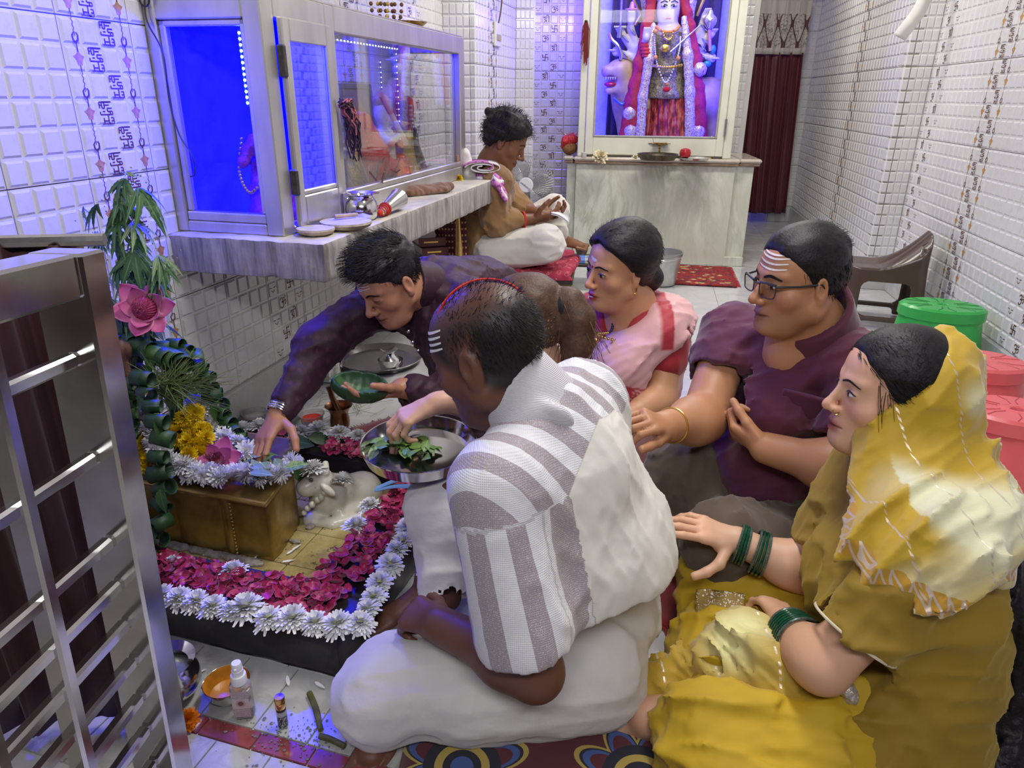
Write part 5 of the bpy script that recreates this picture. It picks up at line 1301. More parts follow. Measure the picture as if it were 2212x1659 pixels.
# carved wooden hood
s=Solid();P=[D(290,1010,1.74),D(278,900,1.74),D(262,820,1.74),D(250,765,1.74)];HD=thing('carved_hood',tuple(P[0]),'brown carved serpent hood rising behind the leaf garland','carving');hb=np.array(HD.location)
s.chain([p_-hb for p_ in P],[.018,.022,.028,.032],.02,axis=(0,1,0),flat=.45);s.ell(D(252,752,1.74)-hb,(.038,.014,.022),k=.02);s.cap(D(250,1040,1.72)-hb,D(320,1028,1.70)-hb,.024,.02,.02)
v_,f_=s.skin(.004,disp=lambda P:.0018*np.sin(P[...,0]*420+3*P[...,2]),dmax=.003);obj('body',mesh('body',v_,f_,pm('carved_brown_wood',(.11,.045,.03),.55,0,.35,40,.3)),HD)

# palmate plant
M_HEMP=leaf_mat('palmate_leaf',(.018,.075,.022),(.06,.15,.05),.5);M_HEMP2=leaf_mat('pale_palmate_leaf',(.07,.15,.06),(.17,.24,.11),.5)
def serrated(mat):
    v=[];f=[];nu=12
    for i in range(nu+1):
        u=i/nu;w=.17*math.sin(math.pi*u**.7)**.9*(1+(.16 if i%2 else -.1))+.002
        for e in (-1,0,1):v.append((u,e*w*.5,-.42*u*u+.10*abs(e)*w))
    for i in range(nu):
        for j in (0,1):a=3*i+j;f.append((a,a+1,a+4,a+3))
    return mesh('leaflet',v,f,mat, True, None)
ME_LF,ME_LF2=serrated(M_HEMP),serrated(M_HEMP2)
PLANT=thing('leafy_plant',tuple(D(285,790,1.86)),'tall plant with serrated palmate leaves in front of the blue lit wall','plant');pb=np.array(PLANT.location)
M_STEM=pm('green_stem',(.10,.12,.05),.6);nleaf=0
stems=[[(285,790),(268,650),(258,520),(255,440),(268,385)],[(285,790),(290,650),(300,560),(290,490)],[(280,790),(240,680),(215,560),(205,500)],[(290,780),(320,680),(335,600),(350,555)],[(280,780),(230,720),(222,690)],[(288,780),(300,700),(310,640),(322,610)]]
tips=[]
for k,sp_ in enumerate(stems):
    Y_=1.84+.03*(k%3);P=[D(x,y,Y_)-pb for x,y in sp_];m=MB();Q=bez(P,16);m.tube(Q,[.0045*(1-.6*i/16) for i in range(17)],6);m.build('stem',M_STEM,PLANT)
    for i in range(3,17,1):tips.append((Q[i],k,i))
def palm(p_,down,az,size,me,n=6):
    global nleaf
    for j in range(n):
        a=(j-(n-1)/2)*.42;R_=rotz(az)@roty(down)@rotz(a);sc=size*(1-.09*abs(j-(n-1)/2)**1.5)
        obj('leaflet',me,PLANT,loc=p_,rot=R_@rotx(rnd.uniform(-.5,.5)),scale=sc);nleaf+=1
for (x,y,az,dn,sz,me) in ((212,440,3.3,.75,.085,ME_LF),(300,405,-.5,.9,.125,ME_LF),(287,480,-.6,.6,.09,ME_LF2),(340,550,-.3,1.0,.095,ME_LF2),(180,445,3.4,1.2,.055,ME_LF2),(290,540,-1.2,1.05,.12,ME_LF),(215,530,3.9,.9,.075,ME_LF),(330,620,-.4,1.1,.09,ME_LF),(255,575,-1.9,1.1,.09,ME_LF),(225,620,3.7,1.1,.08,ME_LF),(245,505,2.7,.5,.06,ME_LF),(262,400,2.2,.2,.05,ME_LF),(272,372,-.3,.1,.035,ME_LF2)):
    palm(D(x,y,1.83)-pb,dn,az,sz,me,5)
for (q,k,i) in tips:
    if rnd.random()<.97:palm(q,rnd.uniform(.5,1.3),rnd.uniform(-3.3,.3),rnd.uniform(.05,.095),ME_LF if rnd.random()<.75 else ME_LF2,4)
m=MB()
for k in range(300):
    q,_,i=tips[rnd.randrange(len(tips))];m.ball(q+A3(rnd.gauss(0,.022),rnd.gauss(0,.015),rnd.gauss(.01,.02)),rnd.uniform(.0015,.003),5,4)
tag(m.build('seed_buds',pm('pale_bud',(.25,.28,.14),.8),PLANT),kind='stuff')
# dark leaf mass at the plant's foot
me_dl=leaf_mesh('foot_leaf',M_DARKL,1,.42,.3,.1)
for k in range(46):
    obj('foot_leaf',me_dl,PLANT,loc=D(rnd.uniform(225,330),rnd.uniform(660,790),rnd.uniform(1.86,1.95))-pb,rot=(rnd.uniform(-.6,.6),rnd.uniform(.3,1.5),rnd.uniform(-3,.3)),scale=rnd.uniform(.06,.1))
# a leaf bunch seen low between the gate bars
tag(obj('broad_leaf',leaf_mesh('broad_leaf',M_DARKL,1,.6,.5,.1),loc=D(155,1065,1.55),rot=(0,.9,-.6),scale=.10),'dark leaf seen low between the gate bars','leaf')

# ================================================================== PEOPLE
t=NT('skin');c_=t.attr('col');v=t.coord();n=t.noise(v,240,3);n2=t.noise(v,22,3)
c_=t.mix(t.math('MULTIPLY',t.math('SUBTRACT',n2,.4,clamp=True),.35),c_,t.mix(1.0,c_,(.95,.62,.55),'MULTIPLY'))
M_SKIN=t.bsdf(c_,t.math('ADD',t.math('MULTIPLY',n2,.15),.40),0,t.bump(n,.08,.001),Subsurface_Weight=.12,Subsurface_Radius=(.012,.005,.003),Specular_IOR_Level=.4)
def hair_mat(name,c,c2,rough=.35):
    t=NT(name);v=t.coord();n=t.noise(v,90,3); return t.bsdf(t.ramp(n,[(.35,c),(.7,c2)]),rough,0,t.bump(t.noise(v,220,3),.5,.002),Specular_IOR_Level=.3)
M_HAIRK=hair_mat('black_hair',(.006,.005,.006),(.018,.015,.018),.5);M_HAIRB=hair_mat('brown_hair',(.06,.030,.017),(.10,.052,.03),.5);M_HAIRB2=hair_mat('brown_hair_strand',(.10,.052,.03),(.24,.135,.08),.45)
M_EYEW=pm('eye_white',(.6,.57,.54),.25,0,.03);M_IRIS=pm('dark_iris',(.025,.012,.008),.15);M_LASH=pm('lash_line',(.012,.008,.008),.5);M_TILAK=pm('white_paste',(.74,.71,.68),.8,0,.1,200);M_BINDI=pm('red_bindi',(.35,.01,.015),.6)
M_NAIL=pm('nail',(.5,.3,.24),.3)

class Person:
    def __init__(s,label,base,tone,scale=1.0):
        s.root=thing('person',tuple(base),label,'person');s.b=np.array(base,float);s.S=Solid();s.tone=np.array(tone,float);s.k=scale;s.fine=[];s.marks=[]
        s.head_c= None
    def L(s,p): return np.asarray(p,float)
    # ---- head
    def head(s,c,f,u=(0,0,1),sc=None,fat=0.0,neck=None,neck_r=.054,fem=False,ear=True):
        sc=sc or s.k;R=frame(f,u);c=np.asarray(c,float);s.head_c,s.head_R,s.head_s=c,R,sc;S=s.S
        w= lambda x,y,z:c+R@(A3(x,y,z)*sc)
        e= lambda q,r,k=.02,op='u',Rl=None:S.ell(w(*q),np.array(r)*sc,R if Rl is None else R@Rl,k*sc,op)
        cp= lambda a,b,ra,rb,k=.02,op='u':S.cap(w(*a),w(*b),ra*sc,rb*sc,k*sc,op)
        e((0,-.016,.034),(.0755,.097,.086));e((0,.035,.045),(.06,.05,.055),.03);e((0,.03,-.02),(.061+fat*.4,.06,.075),.03)
        jw=.050+fat*.5
        for sx in (-1,1):
            cp((sx*jw,.002,-.058),(sx*.018,.07,-.098),.022+fat*.5,.016,.03)
            e((sx*(.040+fat*.3),.056,-.026),(.022+fat*.4,.02,.021),.025)
            cp((sx*.012,.086,.026),(sx*.046,.069,.027),.009 if not fem else .007,.008,.014)
        e((0,.078,-.101),(.02,.016,.015),.02);e((0,.066,-.064),(.034,.028,.03),.02)
        if fat:e((0,.035,-.105),(.05,.04,.03),.03)
        for sx in (-1,1):e((sx*.032,.0975,.004),(.018,.0135,.0105),.012,'s')
        for sx in (-1,1):e((sx*.032,.0755,.003),(.0168,.0145,.0118),.005)
        nz=.9 if fem else 1.0
        cp((0,.086,.016),(0,.086+.025*nz,-.026),.0075,.0095*nz,.012);e((0,.086+.027*nz,-.033),(.0118*nz,.012,.0105),.008)
        for sx in (-1,1):e((sx*.0128*nz,.0995,-.037),(.0085,.011,.008),.006)
        S.chain([w(-.024,.080,-.0672),w(-.010,.0935,-.0642),w(0,.0950,-.0655),w(.010,.0935,-.0642),w(.024,.080,-.0672)],[.0042*sc,.0058*sc,.0054*sc,.0058*sc,.0042*sc],.005)
        S.chain([w(-.021,.081,-.0742),w(0,.0935,-.0772),w(.021,.081,-.0742)],[.0048*sc,.0076*sc,.0048*sc],.006)
        S.chain([w(-.026,.084,-.0705),w(0,.1035,-.0708),w(.026,.084,-.0705)],[.0016*sc]*3,.003,'s')
        if ear:
            for sx in (-1,1):
                Rl=rotz(-sx*.35);e((sx*.0775,-.010,-.004),(.0105,.0195,.033),.008,'u',Rl);e((sx*.0885,-.005,.0),(.0085,.011,.020),.006,'s',Rl);e((sx*.077,-.004,-.034),(.008,.010,.010),.008)
        if neck is not None:S.cap(w(0,-.02,-.055),neck,neck_r*sc,(neck_r+.006)*sc,.03)
        r_=.165*sc;s.fine.append((c-r_,c+r_,.0033*sc))
        return w
    def hl(s,P): return ((np.asarray(P)-s.head_c)@s.head_R)/s.head_s
    def hw(s,q): return s.head_c+(np.asarray(q,float)*s.head_s)@s.head_R.T
    def project(s,xz,off=.0006,yaw=0.0):
        """points on the face: march back from the front"""
        xz=np.asarray(xz,float);n=len(xz);dl=A3(math.sin(yaw),math.cos(yaw),0);rt=A3(math.cos(yaw),-math.sin(yaw),0)
        o=xz[:,:1]*rt+A3(0,0,1)*xz[:,1:]+dl*.2
        P=s.hw(o).astype(np.float32);d=(s.head_R@dl).astype(np.float32)
        for _ in range(60):
            q=s.S.ev(P[:, None,:])[:,0];P=P-d*np.clip(q*.8,-.004,.02)[:, None]
        return P+d*off*s.head_s
    def face_patch(s,name,rows,mat,off=.0008,parent=None,yaw=0.0):
        """rows: lists of (x,z) rows forming a grid"""
        nr,nc=len(rows),len(rows[0]);P=s.project([p for r in rows for p in r],off,yaw)
        f=np.array([(i*nc+j,i*nc+j+1,(i+1)*nc+j+1,(i+1)*nc+j) for i in range(nr-1) for j in range(nc-1)])
        return obj(name,mesh(name,P,f,mat, True, None),parent or s.root,world=True)
    def strip(s,name,pts,w,mat,off=.001,n=14,taper=True,yaw=0.0):
        B=bez([A3(p[0],p[1],0) for p in pts],n);a=[];b=[]
        for i,p in enumerate(B):
            tg=unit(B[min(i+1,n)]-B[max(i-1,0)]);nn=A3(-tg[1],tg[0],0);ww=w*(.35+.65*math.sin(math.pi*(.12+.76*i/n))) if taper else w
            a.append(((p+nn*ww/2)[0],(p+nn*ww/2)[1]));b.append(((p-nn*ww/2)[0],(p-nn*ww/2)[1]))
        mid=[((a[i][0]+b[i][0])/2,(a[i][1]+b[i][1])/2) for i in range(n+1)]
        return s.face_patch(name,[a,mid,b],mat,off,yaw=yaw)
    def eyes(s,opening=.6,look=(0,0),brow=.0062,which=(-1,1),yawf=.25):
        for sx in which:
            cx,cz=sx*.032,.0035;up,lo=.0085*opening,.006*opening;rows=[]
            for j in range(5):
                e=j/4;row=[]
                for i in range(9):
                    u=-1+2*i/8;a=(1-abs(u)**2.2);row.append((cx+u*.0155,cz+.0012*u*sx+a*(up*(1-e)-lo*e)))
                rows.append(row)
            if opening>.2:
                s.face_patch('eye',rows,M_EYEW,.0004)
                s.face_patch('iris',[[(cx+look[0]+r*.0062*math.cos(a),min(cz+up*.92,cz+look[1]+r*.0062*math.sin(a))) for a in np.linspace(0,6.283,13)] for r in (.01,.55,1)],M_IRIS,.0010)
            s.strip('eyelash',[(p[0],p[1]+.0004) for p in rows[0][::2]],.0030 if opening>.2 else .0026,M_LASH,.0013)
            s.strip('eyebrow',[(sx*.011,.0225),(sx*.028,.0285),(sx*.052,.021)],brow,M_HAIRK,.0014)
    def tilak(s,zs=(.05,.060,.070),half=.034,w=.0046,sag=.003,x0=0.0,yaw=0.0):
        for z in zs:s.strip('forehead_stripe',[(x0-half,z+.001),(x0-half*.3,z-sag),(x0+half*.4,z-sag*.6),(x0+half,z+.002)],w,M_TILAK,.0012,taper=True,yaw=yaw)
    # ---- limbs
    def arm(s,sh,el,wr,r=(.046,.040,.027),bulge=True):
        S=s.S;k=s.k;S.cap(sh,el,r[0]*k,r[1]*k,.02);S.cap(el,wr,r[1]*.96*k,r[2]*k,.02)
        if bulge:S.ell(np.asarray(el)*.72+np.asarray(wr)*.28,r[1]*1.08*k,k=.03)
    def hand(s,wr,f,n,side,curl=(.3,.3,.35,.4),spread=.08,thumb=(.6,.5),sc=None,fine=True,wrist_r=.027):
        """f finger direction, n the way the palm faces; side 'L' or 'R'"""
        sc=(sc or s.k);S=s.S;wr=np.asarray(wr,float);f=unit(f);n=unit(np.asarray(n,float)-f*(np.asarray(n,float)@f));t=np.cross(f,n)*(1 if side=='R' else -1)
        W= lambda a,b,c=0:wr+(f*a+t*b+n*c)*sc
        S.cap(W(-.01,0),W(.02,0),wrist_r*sc,.026*sc,.015,axis=n,flat=.8)
        S.cap(W(.03,.012),W(.078,.026),.022*sc,.016*sc,.012,axis=n,flat=.75);S.cap(W(.03,-.008),W(.078,-.022),.022*sc,.016*sc,.012,axis=n,flat=.75);S.cap(W(.03,0),W(.08,0),.022*sc,.017*sc,.012,axis=n,flat=.72)
        S.ell(W(.035,.024,.008),.017*sc,k=.012)
        segs={0:(.030,.083,(.043,.027,.022),.0095),1:(.010,.088,(.047,.031,.023),.0098),2:(-.012,.084,(.044,.029,.022),.0093),3:(-.031,.075,(.034,.022,.019),.0083)}
        ends=[]
        for i in range(4):
            o,a,ls,r=segs[i];p=W(a,o);ang=0;c=curl[i];sp=spread*(1.5-i)
            base=unit(f+t*sp)
            for j,l in enumerate(ls):
                ang+=c*(.75,1.15,.8)[j];d=base*math.cos(ang)+n*math.sin(ang);q=p+d*l*sc
                S.cap(p,q,r*sc*(1-.08*j),r*sc*(1-.08*(j+1)),.0035);p=q
            ends.append((p,d,r*sc,np.cross(t,d)))
        p=W(.022,.030,.006);d=unit(f*(1-thumb[0])+t*thumb[0]+n*.25);e2=unit(f+t*.1+n*thumb[1])
        for j,(l,r) in enumerate(((.042,.0135),(.034,.0118),(.028,.0105))):
            q=p+d*l*sc;S.cap(p,q,r*sc,r*.92*sc,.006);p=q;d=unit(d*.55+e2*.45)
        if fine:
            cc=W(.09,0);rr=.125*sc;s.fine.append((cc-rr,cc+rr,.0036))
        return ends
    def foot(s,an,f,up,side,sc=None,fine=True):
        sc=sc or s.k;S=s.S;an=np.asarray(an,float);f=unit(f);up=unit(np.asarray(up,float)-f*(np.asarray(up,float)@f));t=np.cross(f,up)*(1 if side=='L' else -1)
        W= lambda a,b,c=0:an+(f*a+t*b+up*c)*sc
        S.cap(W(-.03,0,-.045),W(0,0,0),.03*sc,.034*sc,.02);S.cap(W(-.02,0,-.04),W(.13,.005,-.058),.03*sc,.032*sc,.025,axis=up,flat=.7);S.cap(W(.0,0,-.02),W(.10,.015,-.05),.03*sc,.022*sc,.02)
        for i in range(5):
            o=.030-.0155*i;l=.055-.006*i;r=.0125 if i==0 else .0088
            S.cap(W(.13-.006*i,o,-.06),W(.13+l,o*1.1,-.066),r*sc,r*.9*sc,.004)
        if fine:cc=W(.08,0,-.04);s.fine.append((cc-.13*sc,cc+.13*sc,.0042))
    # ---- finish
    def body(s,vox=.0072,tone_fn=None):
        vs,fs,off=[],[],0
        for lo,hi,v in s.fine:
            a,b=s.S.skin(v,lo,hi);vs.append(a);fs.append(b+off);off+=len(a)
        a,b=s.S.skin(vox);m=np.zeros(len(a),bool)
        for lo,hi,v in s.fine:m|=((a>np.asarray(lo)+2.5*vox)&(a<np.asarray(hi)-2.5*vox)).all(1)
        a,b=drop(a,b,m);vs.append(a);fs.append(b+off)
        V=np.concatenate(vs);Fq=np.concatenate(fs)
        col=np.tile(s.tone,(len(V),1));col*=(1+.10*vnoise(V*9))[:, None]
        if s.head_c is not None:
            q=s.hl(V);x,y,z=q.T
            lip=np.exp(-((x/.021)**4+((z+.0705)/.0125)**4))*(y>.074)
            col=col*(1-lip[:, None])+lip[:, None]*(s.lip if hasattr(s,'lip') else s.tone*A3(.85,.55,.55))
            slit=np.exp(-((x/.023)**4+((z+.0708)/.0022)**2))*(y>.078);col*=(1-.7*slit)[:, None]
            rosy=np.exp(-(((np.abs(x)-.042)/.02)**2+((z+.03)/.02)**2))*(y>.03)+np.exp(-((x/.014)**2+((z+.034)/.012)**2))*(y>.09)
            col*=(1-.14*np.clip(rosy,0,1)[:, None]*A3(0,.8,.9))
            lid=np.exp(-(((np.abs(x)-.032)/.02)**2+((z-.004)/.011)**2))*(y>.06);col*=(1-.22*lid[:, None])
            if getattr(s,'beard',0):
                bd=(np.exp(-((z+.09)/.035)**2)*(y>-.01)*(np.hypot(x,y-.03)<.2));bd*=(1-lip)*(y>.0);col*=(1-s.beard*np.clip(bd,0,1)[:, None]*A3(.9,.85,.75))
            if getattr(s,'scalp', None) is not None:
                m=s.scalp(q);col=col*(1-m[:, None])+m[:, None]*s.scalp_col
        if tone_fn is not None:col=tone_fn(V,col)
        me=mesh('body',V,Fq,M_SKIN, True, None);set_col(me,'col',np.clip(col,0,1))
        return obj('body',me,s.root,world=True)
    def cloth(s,name,S,mat,vox=.006,disp=None,dmax=.0,attrs=None,parent=None,lo=None,hi=None,floor=None):
        v,f=S.skin(vox,lo,hi,disp,dmax)
        if floor is not None:v[:,2]=np.maximum(v[:,2],floor)
        me=mesh(name,v,f,mat, True,70)
        if attrs:
            for k_,fn in attrs.items():
                r=fn(v)
                (set_col if r.ndim==2 else set_flt)(me,k_,r)
        return obj(name,me,parent or s.root,world=True)
    def hair(s,name,mat,thick,line,vox=.003,lumps=.004,lf=30,extra=None,ell_r=(.0755,.097,.086),c=(0,-.016,.034),aniso=(1,.4,1)):
        """thick(q) shell thickness, line(q) > 0 where hair grows; q in head units"""
        S=Solid();sc=s.head_s;E=A3(*ell_r);C=A3(*c)
        def fn(P):
            q=((P-s.head_c.astype(np.float32))@s.head_R.astype(np.float32))/sc
            a=(q-C)/E;k0=np.sqrt((a*a).sum(-1));k1=np.sqrt(((a/E)**2).sum(-1))+1e-6
            d=k0*(k0-1)/k1-thick(q)
            g=-line(q)
            return (-smin(-d,-g,.012)*sc).astype(np.float32)
        r=.17*sc;S.fn(fn,s.head_c-r,s.head_c+r)
        if extra:extra(S)
        an=np.array(aniso,np.float32)
        v,f=S.skin(vox,disp=lambda P:lumps*vnoise(((P-s.head_c.astype(np.float32))@s.head_R.astype(np.float32))*lf*an),dmax=lumps)
        return obj(name,mesh(name,v,f,mat, True, None),s.root,world=True),S
    def strands(s,name,mat,roots,dirs,lens,r=.0007,curl=.15,grav=.3,seed=0,seg=4,parent=None):
        rn=np.random.RandomState(seed);m=MB()
        for p,d,l in zip(roots,dirs,lens):
            P=[np.asarray(p,float)];dd=unit(np.asarray(d)+rn.normal(0,curl,3))
            for k in range(seg):P.append(P[-1]+dd*l/seg);dd=unit(dd+rn.normal(0,curl,3)*.6+A3(0,0,-grav/seg))
            m.tube(P,[r*(1-.7*k/seg) for k in range(seg+1)],3, False)
        o=m.build(name,mat,parent or s.root, True, None,world=True);o['kind']='stuff'; return o
    def scalp_roots(s,n,line,thick,seed=1,c=(0,-.016,.034),e=(.0755,.097,.086)):
        rn=np.random.RandomState(seed);out=[]
        while len(out)<n:
            u=unit(rn.normal(0,1,3));q=A3(*c)+u*A3(*e)
            if line(q[None])[0]>.002:q=A3(*c)+u*(A3(*e)+thick(q[None])[0]*.9);out.append((s.hw(q),u))
        return out
def folds(P,axis,f,amp,seed=0,along=.14):
    axis=unit(axis);e1=unit(np.cross(axis,A3(.31,.55,.77)));e2=np.cross(axis,e1)
    q=np.stack([P@e1.astype(np.float32)*f,P@e2.astype(np.float32)*f,P@axis.astype(np.float32)*f*along],-1)
    r=1-np.minimum(1,np.abs(vnoise(q,seed))*1.5);r2=1-np.minimum(1,np.abs(vnoise(q*1.9+5,seed+1))*1.5)
    return -amp*(1.5*r*r+.7*r2*r2-.6)
def ring(s,name,c,axis,r,th,mat,flat=1.0):
    R_=frame(np.cross(axis,A3(.3,.2,.9)),axis);m=MB();m.tube([np.asarray(c)+R_@A3(r*math.cos(a),r*math.sin(a),0) for a in np.linspace(0,6.283,33)[:-1]],th,8,closed=True,flat=flat); return m.build(name,mat,s.root,world=True)

# ------------------------------------------------------------------ man in the white shirt (nearest)
def between(a,b,u): return np.asarray(a)*(1-u)+np.asarray(b)*u
SK_BROWN=srgb('7a5240');SK_DARK=srgb('6b4636');SK_TAN=srgb('b6835f');SK_FAIR=srgb('cfa284');SK_WARM=srgb('c9966f')
P1=Person('balding man in a cream striped shirt sitting cross-legged with his back turned',(0.12,1.14,0),SK_DARK,1.06)
p=P1;fw=unit(A3(-.86,.50,0));lf=A3(-fw[1],fw[0],0)
hc=D(1052,762,1.22);nb=A3(.045,1.215,.66)
p.beard=.25
p.scalp_col=np.array(srgb('241d1e'));p.scalp= lambda q:np.clip((.74*q[:,2]-.62*q[:,1]+.030)/.02,0,1)*(1-.62*np.clip((q[:,2]-.045+.3*np.minimum(0,q[:,1]+.03))/.045,0,1))*np.clip((q[:,2]+.075)/.02,0,1)*(1-np.clip((np.abs(q[:,0])-.070)/.006,0,1)*(q[:,1]>-.035))
p.head(hc,unit(A3(-.80,.40,-.38)),(-.25,.1,1),1.04,fat=.012,neck=nb,neck_r=.060)
LS,RS=A3(-.030,1.045,.585),A3(.150,1.36,.61)
LE,LWr=A3(.045,.965,.262),D(950,1350,1.10)
p.arm(LS,LE,LWr,(.05,.047,.033))
RE,RW=A3(.02,1.46,.31),D(1020,1052,1.40)
p.arm(RS,RE,RW,(.048,.042,.03))
p.S.cap(nb+A3(.01,0,-.09),A3(.12,1.20,.40),.06,.09,.06);p.S.cap(LS,RS,.06,.06,.05)
p.hand(LWr,unit(D(890,1325,1.15)-LWr),A3(-.2,.5,-.7),'L',(.85,.95,1.0,1.05),.02,(.35,.6),1.02)
p.hand(RW,unit(D(950,1040,1.46)-RW),A3(.1,-.1,1),'R',(.05,.05,.1,.1),.08,(.55,.2),1.0)
p.foot(D(930,1245,1.40),A3(-.75,-.3,-.2),(0,0,1),'R',.95);p.S.cap(D(965,1290,1.38),D(930,1245,1.40),.035,.034,.02)
p.S.cap(A3(-.05,1.2,.07),A3(.05,1.24,.07),.04,.04)
p.foot(A3(-.22,1.12,.075),A3(-.35,-.9,-.1),(0,-.1,1),'L',.95)
p.body()
# short hair over a thinning crown
def ln1(q): return -.62*q[...,1]+.70*q[...,2]+.045-2.2*np.maximum(0,q[...,2]-.055-.35*np.maximum(0,-q[...,1]-.02))
def th1(q): return .006+0*q[...,0]
rt=p.scalp_roots(4200, lambda q:np.minimum(-.60*q[...,1]+.76*q[...,2]+.034,q[...,2]+.07), lambda q:.001+0*q[...,0],3);rt=[r for i,r in enumerate(rt) if r[1][2]<.35 or i%3==0]
p.strands('hair',M_HAIRK,[a for a,_ in rt],[p.head_R@(u*.45+(A3(0,-.3,-.8) if u[2]<.5 else A3(0,-.6,.1))) for _,u in rt],[.013]*len(rt),.0006,.2,.1,2,2)
# red thread tied over the crown
pts=[]
for k in range(15):
    u=k/14;x=-.052+.10*u;q=A3(x,-.04+.09*(1-u)*(1 if u<.5 else 1)-.05*u,0);a=(q-A3(0,-.016,.034))/A3(.0755,.097,.086)
    zz=math.sqrt(max(0.02,1-a[0]**2-a[1]**2));pts.append(p.hw(A3(q[0],q[1],.034+.086*zz+.006)))
m=MB();m.tube(bez(pts,40),.0022,6);m.build('red_thread',M_REDT,p.root,world=True)
for z in (.040,.050,.060,.070):p.strip('forehead_stripe',[(-.03,z),(-.01,z-.001),(.015,z-.001),(.035,z)],.0048,M_TILAK,.0014,yaw=-.75)
p.eyes(.5,which=(-1,1))
# shirt
M_SHIRTW=(.70,.68,.62)
t=NT('cream_striped_shirt');pu=t.attr('pu','Fac');pk=t.attr('pk','Fac');sl=t.attr('ps','Fac');v=t.coord()
st=t.math('MULTIPLY',t.math('LESS_THAN',t.math('FRACT',pu),.5),t.math('GREATER_THAN',pk,.5))
waf=t.math('MULTIPLY',t.wave(v,95,0,0,'X'),t.wave(v,95,0,0,'Z'));dots=t.voro(v,330)
base_c=t.mix(t.math('GREATER_THAN',pk,.5),(.70,.68,.61),(.70,.70,.72))
mau=t.mix(t.math('LESS_THAN',dots,.28),(.36,.31,.33),(.56,.52,.53))
col=t.mix(st,base_c,mau)
seam=t.math('LESS_THAN',t.math('ABSOLUTE',t.math('SUBTRACT',pk,.5)),.10);col=t.mix(t.math('MULTIPLY',seam,.35),col,(.40,.37,.36))
hgt=t.math('ADD',t.math('MULTIPLY',waf,t.math('GREATER_THAN',pk,.5)),t.math('MULTIPLY',t.noise(v,60,4),.5))
M_SHIRT1=t.bsdf(col,.85,0,t.bump(hgt,.35,.003),Sheen_Weight=.2)
S=Solid()
WA=A3(.185,1.20,.13)
S.cap(A3(.085,1.20,.53),A3(.165,1.185,.32),.150,.150,.08,axis=fw,flat=.86);S.cap(A3(.165,1.185,.34),WA,.148,.150,.06,axis=fw,flat=.92)
S.cap(LS+A3(.025,.03,.0),RS+A3(-.01,-.02,.0),.075,.075,.07);S.cap(nb+A3(0.02,0,-.03),A3(.10,1.2,.55),.085,.12,.06)
S.cap(A3(.10,1.28,.56),A3(.20,1.27,.36),.10,.11,.07);S.ell(A3(.225,1.24,.30),(.09,.12,.15),k=.06)
S.cap(LS+A3(0,0,.0),LE+(LS-LE)*.22+A3(-.004,-.012,0),.076,.084,.05);S.cap(RS,RE+(RS-RE)*.35,.085,.09,.05)
S.cap(A3(.02,1.10,.50),A3(.10,1.10,.30),.08,.10,.06)
ea=unit(LE-LS);S.cut(LE+(LS-LE)*.16,ea);S.cap(LE+(LS-LE)*.40,LE+ea*.1,.066,.080,.01,'s')
S.cap(nb+unit(hc-nb)*.03,hc,.060,.074,.01,'s')
S.cap(nb+A3(.045,.02,-.045),nb+A3(.10,.10,-.06),.058,.066,.03);S.cut(A3(.2,1.2,.055),(0,0,-1))
back=unit(A3(.86,-.42,-.08));y0=D(1262,1010,1.10)
sho=unit(LS-nb)
def reg1(v):
    d_arm=(v-(LS+ea*.045))@ea;near=np.linalg.norm(np.cross(v-LS,ea),axis=1)
    sleeve=np.clip(d_arm/.012+.5,0,1)*(near<.125)
    yoke=np.clip(-((v-y0)@back)/.012+.5,0,1)*np.clip((v[:,2]-.46)/.01+.5,0,1)
    return np.maximum(sleeve,yoke)
def pu1(v):
    d_arm=(v-(LS+ea*.045))@ea;rel=v-LS;rel=rel-np.outer(rel@ea,ea);b1=unit(fw-ea*(fw@ea));b2=np.cross(ea,b1);ang=np.arctan2(rel@b2,rel@b1)
    near=np.linalg.norm(np.cross(v-LS,ea),axis=1)
    return np.where((d_arm>0)&(near<.125),(ang*.09)/.078+8.1,((v-nb)@sho)/.064+9.0)
dsp= lambda P:folds(P,(.55,-.2,-.8),13,.007,3,.25)*np.clip((P[...,0]-.02)/.1,0,1)+folds(P,(-.3,.3,-.9),24,.0022,8)
p.cloth('shirt',S,M_SHIRT1,.0058,dsp,.012,{'pk':reg1,'pu':pu1,'ps': lambda v:v[:,2]})
# collar
S=Solid();nk=unit(hc-nb)
S.cap(nb+A3(.005,0,-.02),nb+nk*.085,.098,.080,.02);S.cap(nb+A3(.03,-.085,.015),nb+A3(-.055,-.085,-.055),.034,.036,.03,axis=(.3,.85,.35),flat=.45);S.cap(nb+A3(-.055,-.085,-.055),nb+A3(-.095,-.06,-.105),.034,.022,.03,axis=(.3,.85,.35),flat=.45)
S.cap(nb-nk*.05,nb+nk*.16,.074,.072,.006,'s');S.cut(nb+nk*.075,nk+fw*.35)
M_COLLAR=NT('knit_collar');v=M_COLLAR.coord();w_=M_COLLAR.wave(v,140,0,0,'Z');M_COLLAR=M_COLLAR.bsdf(M_COLLAR.mix(w_,(.52,.50,.53),(.68,.67,.70)),.9,0,M_COLLAR.bump(w_,.5,.003))
p.cloth('collar',S,M_COLLAR,.0045)
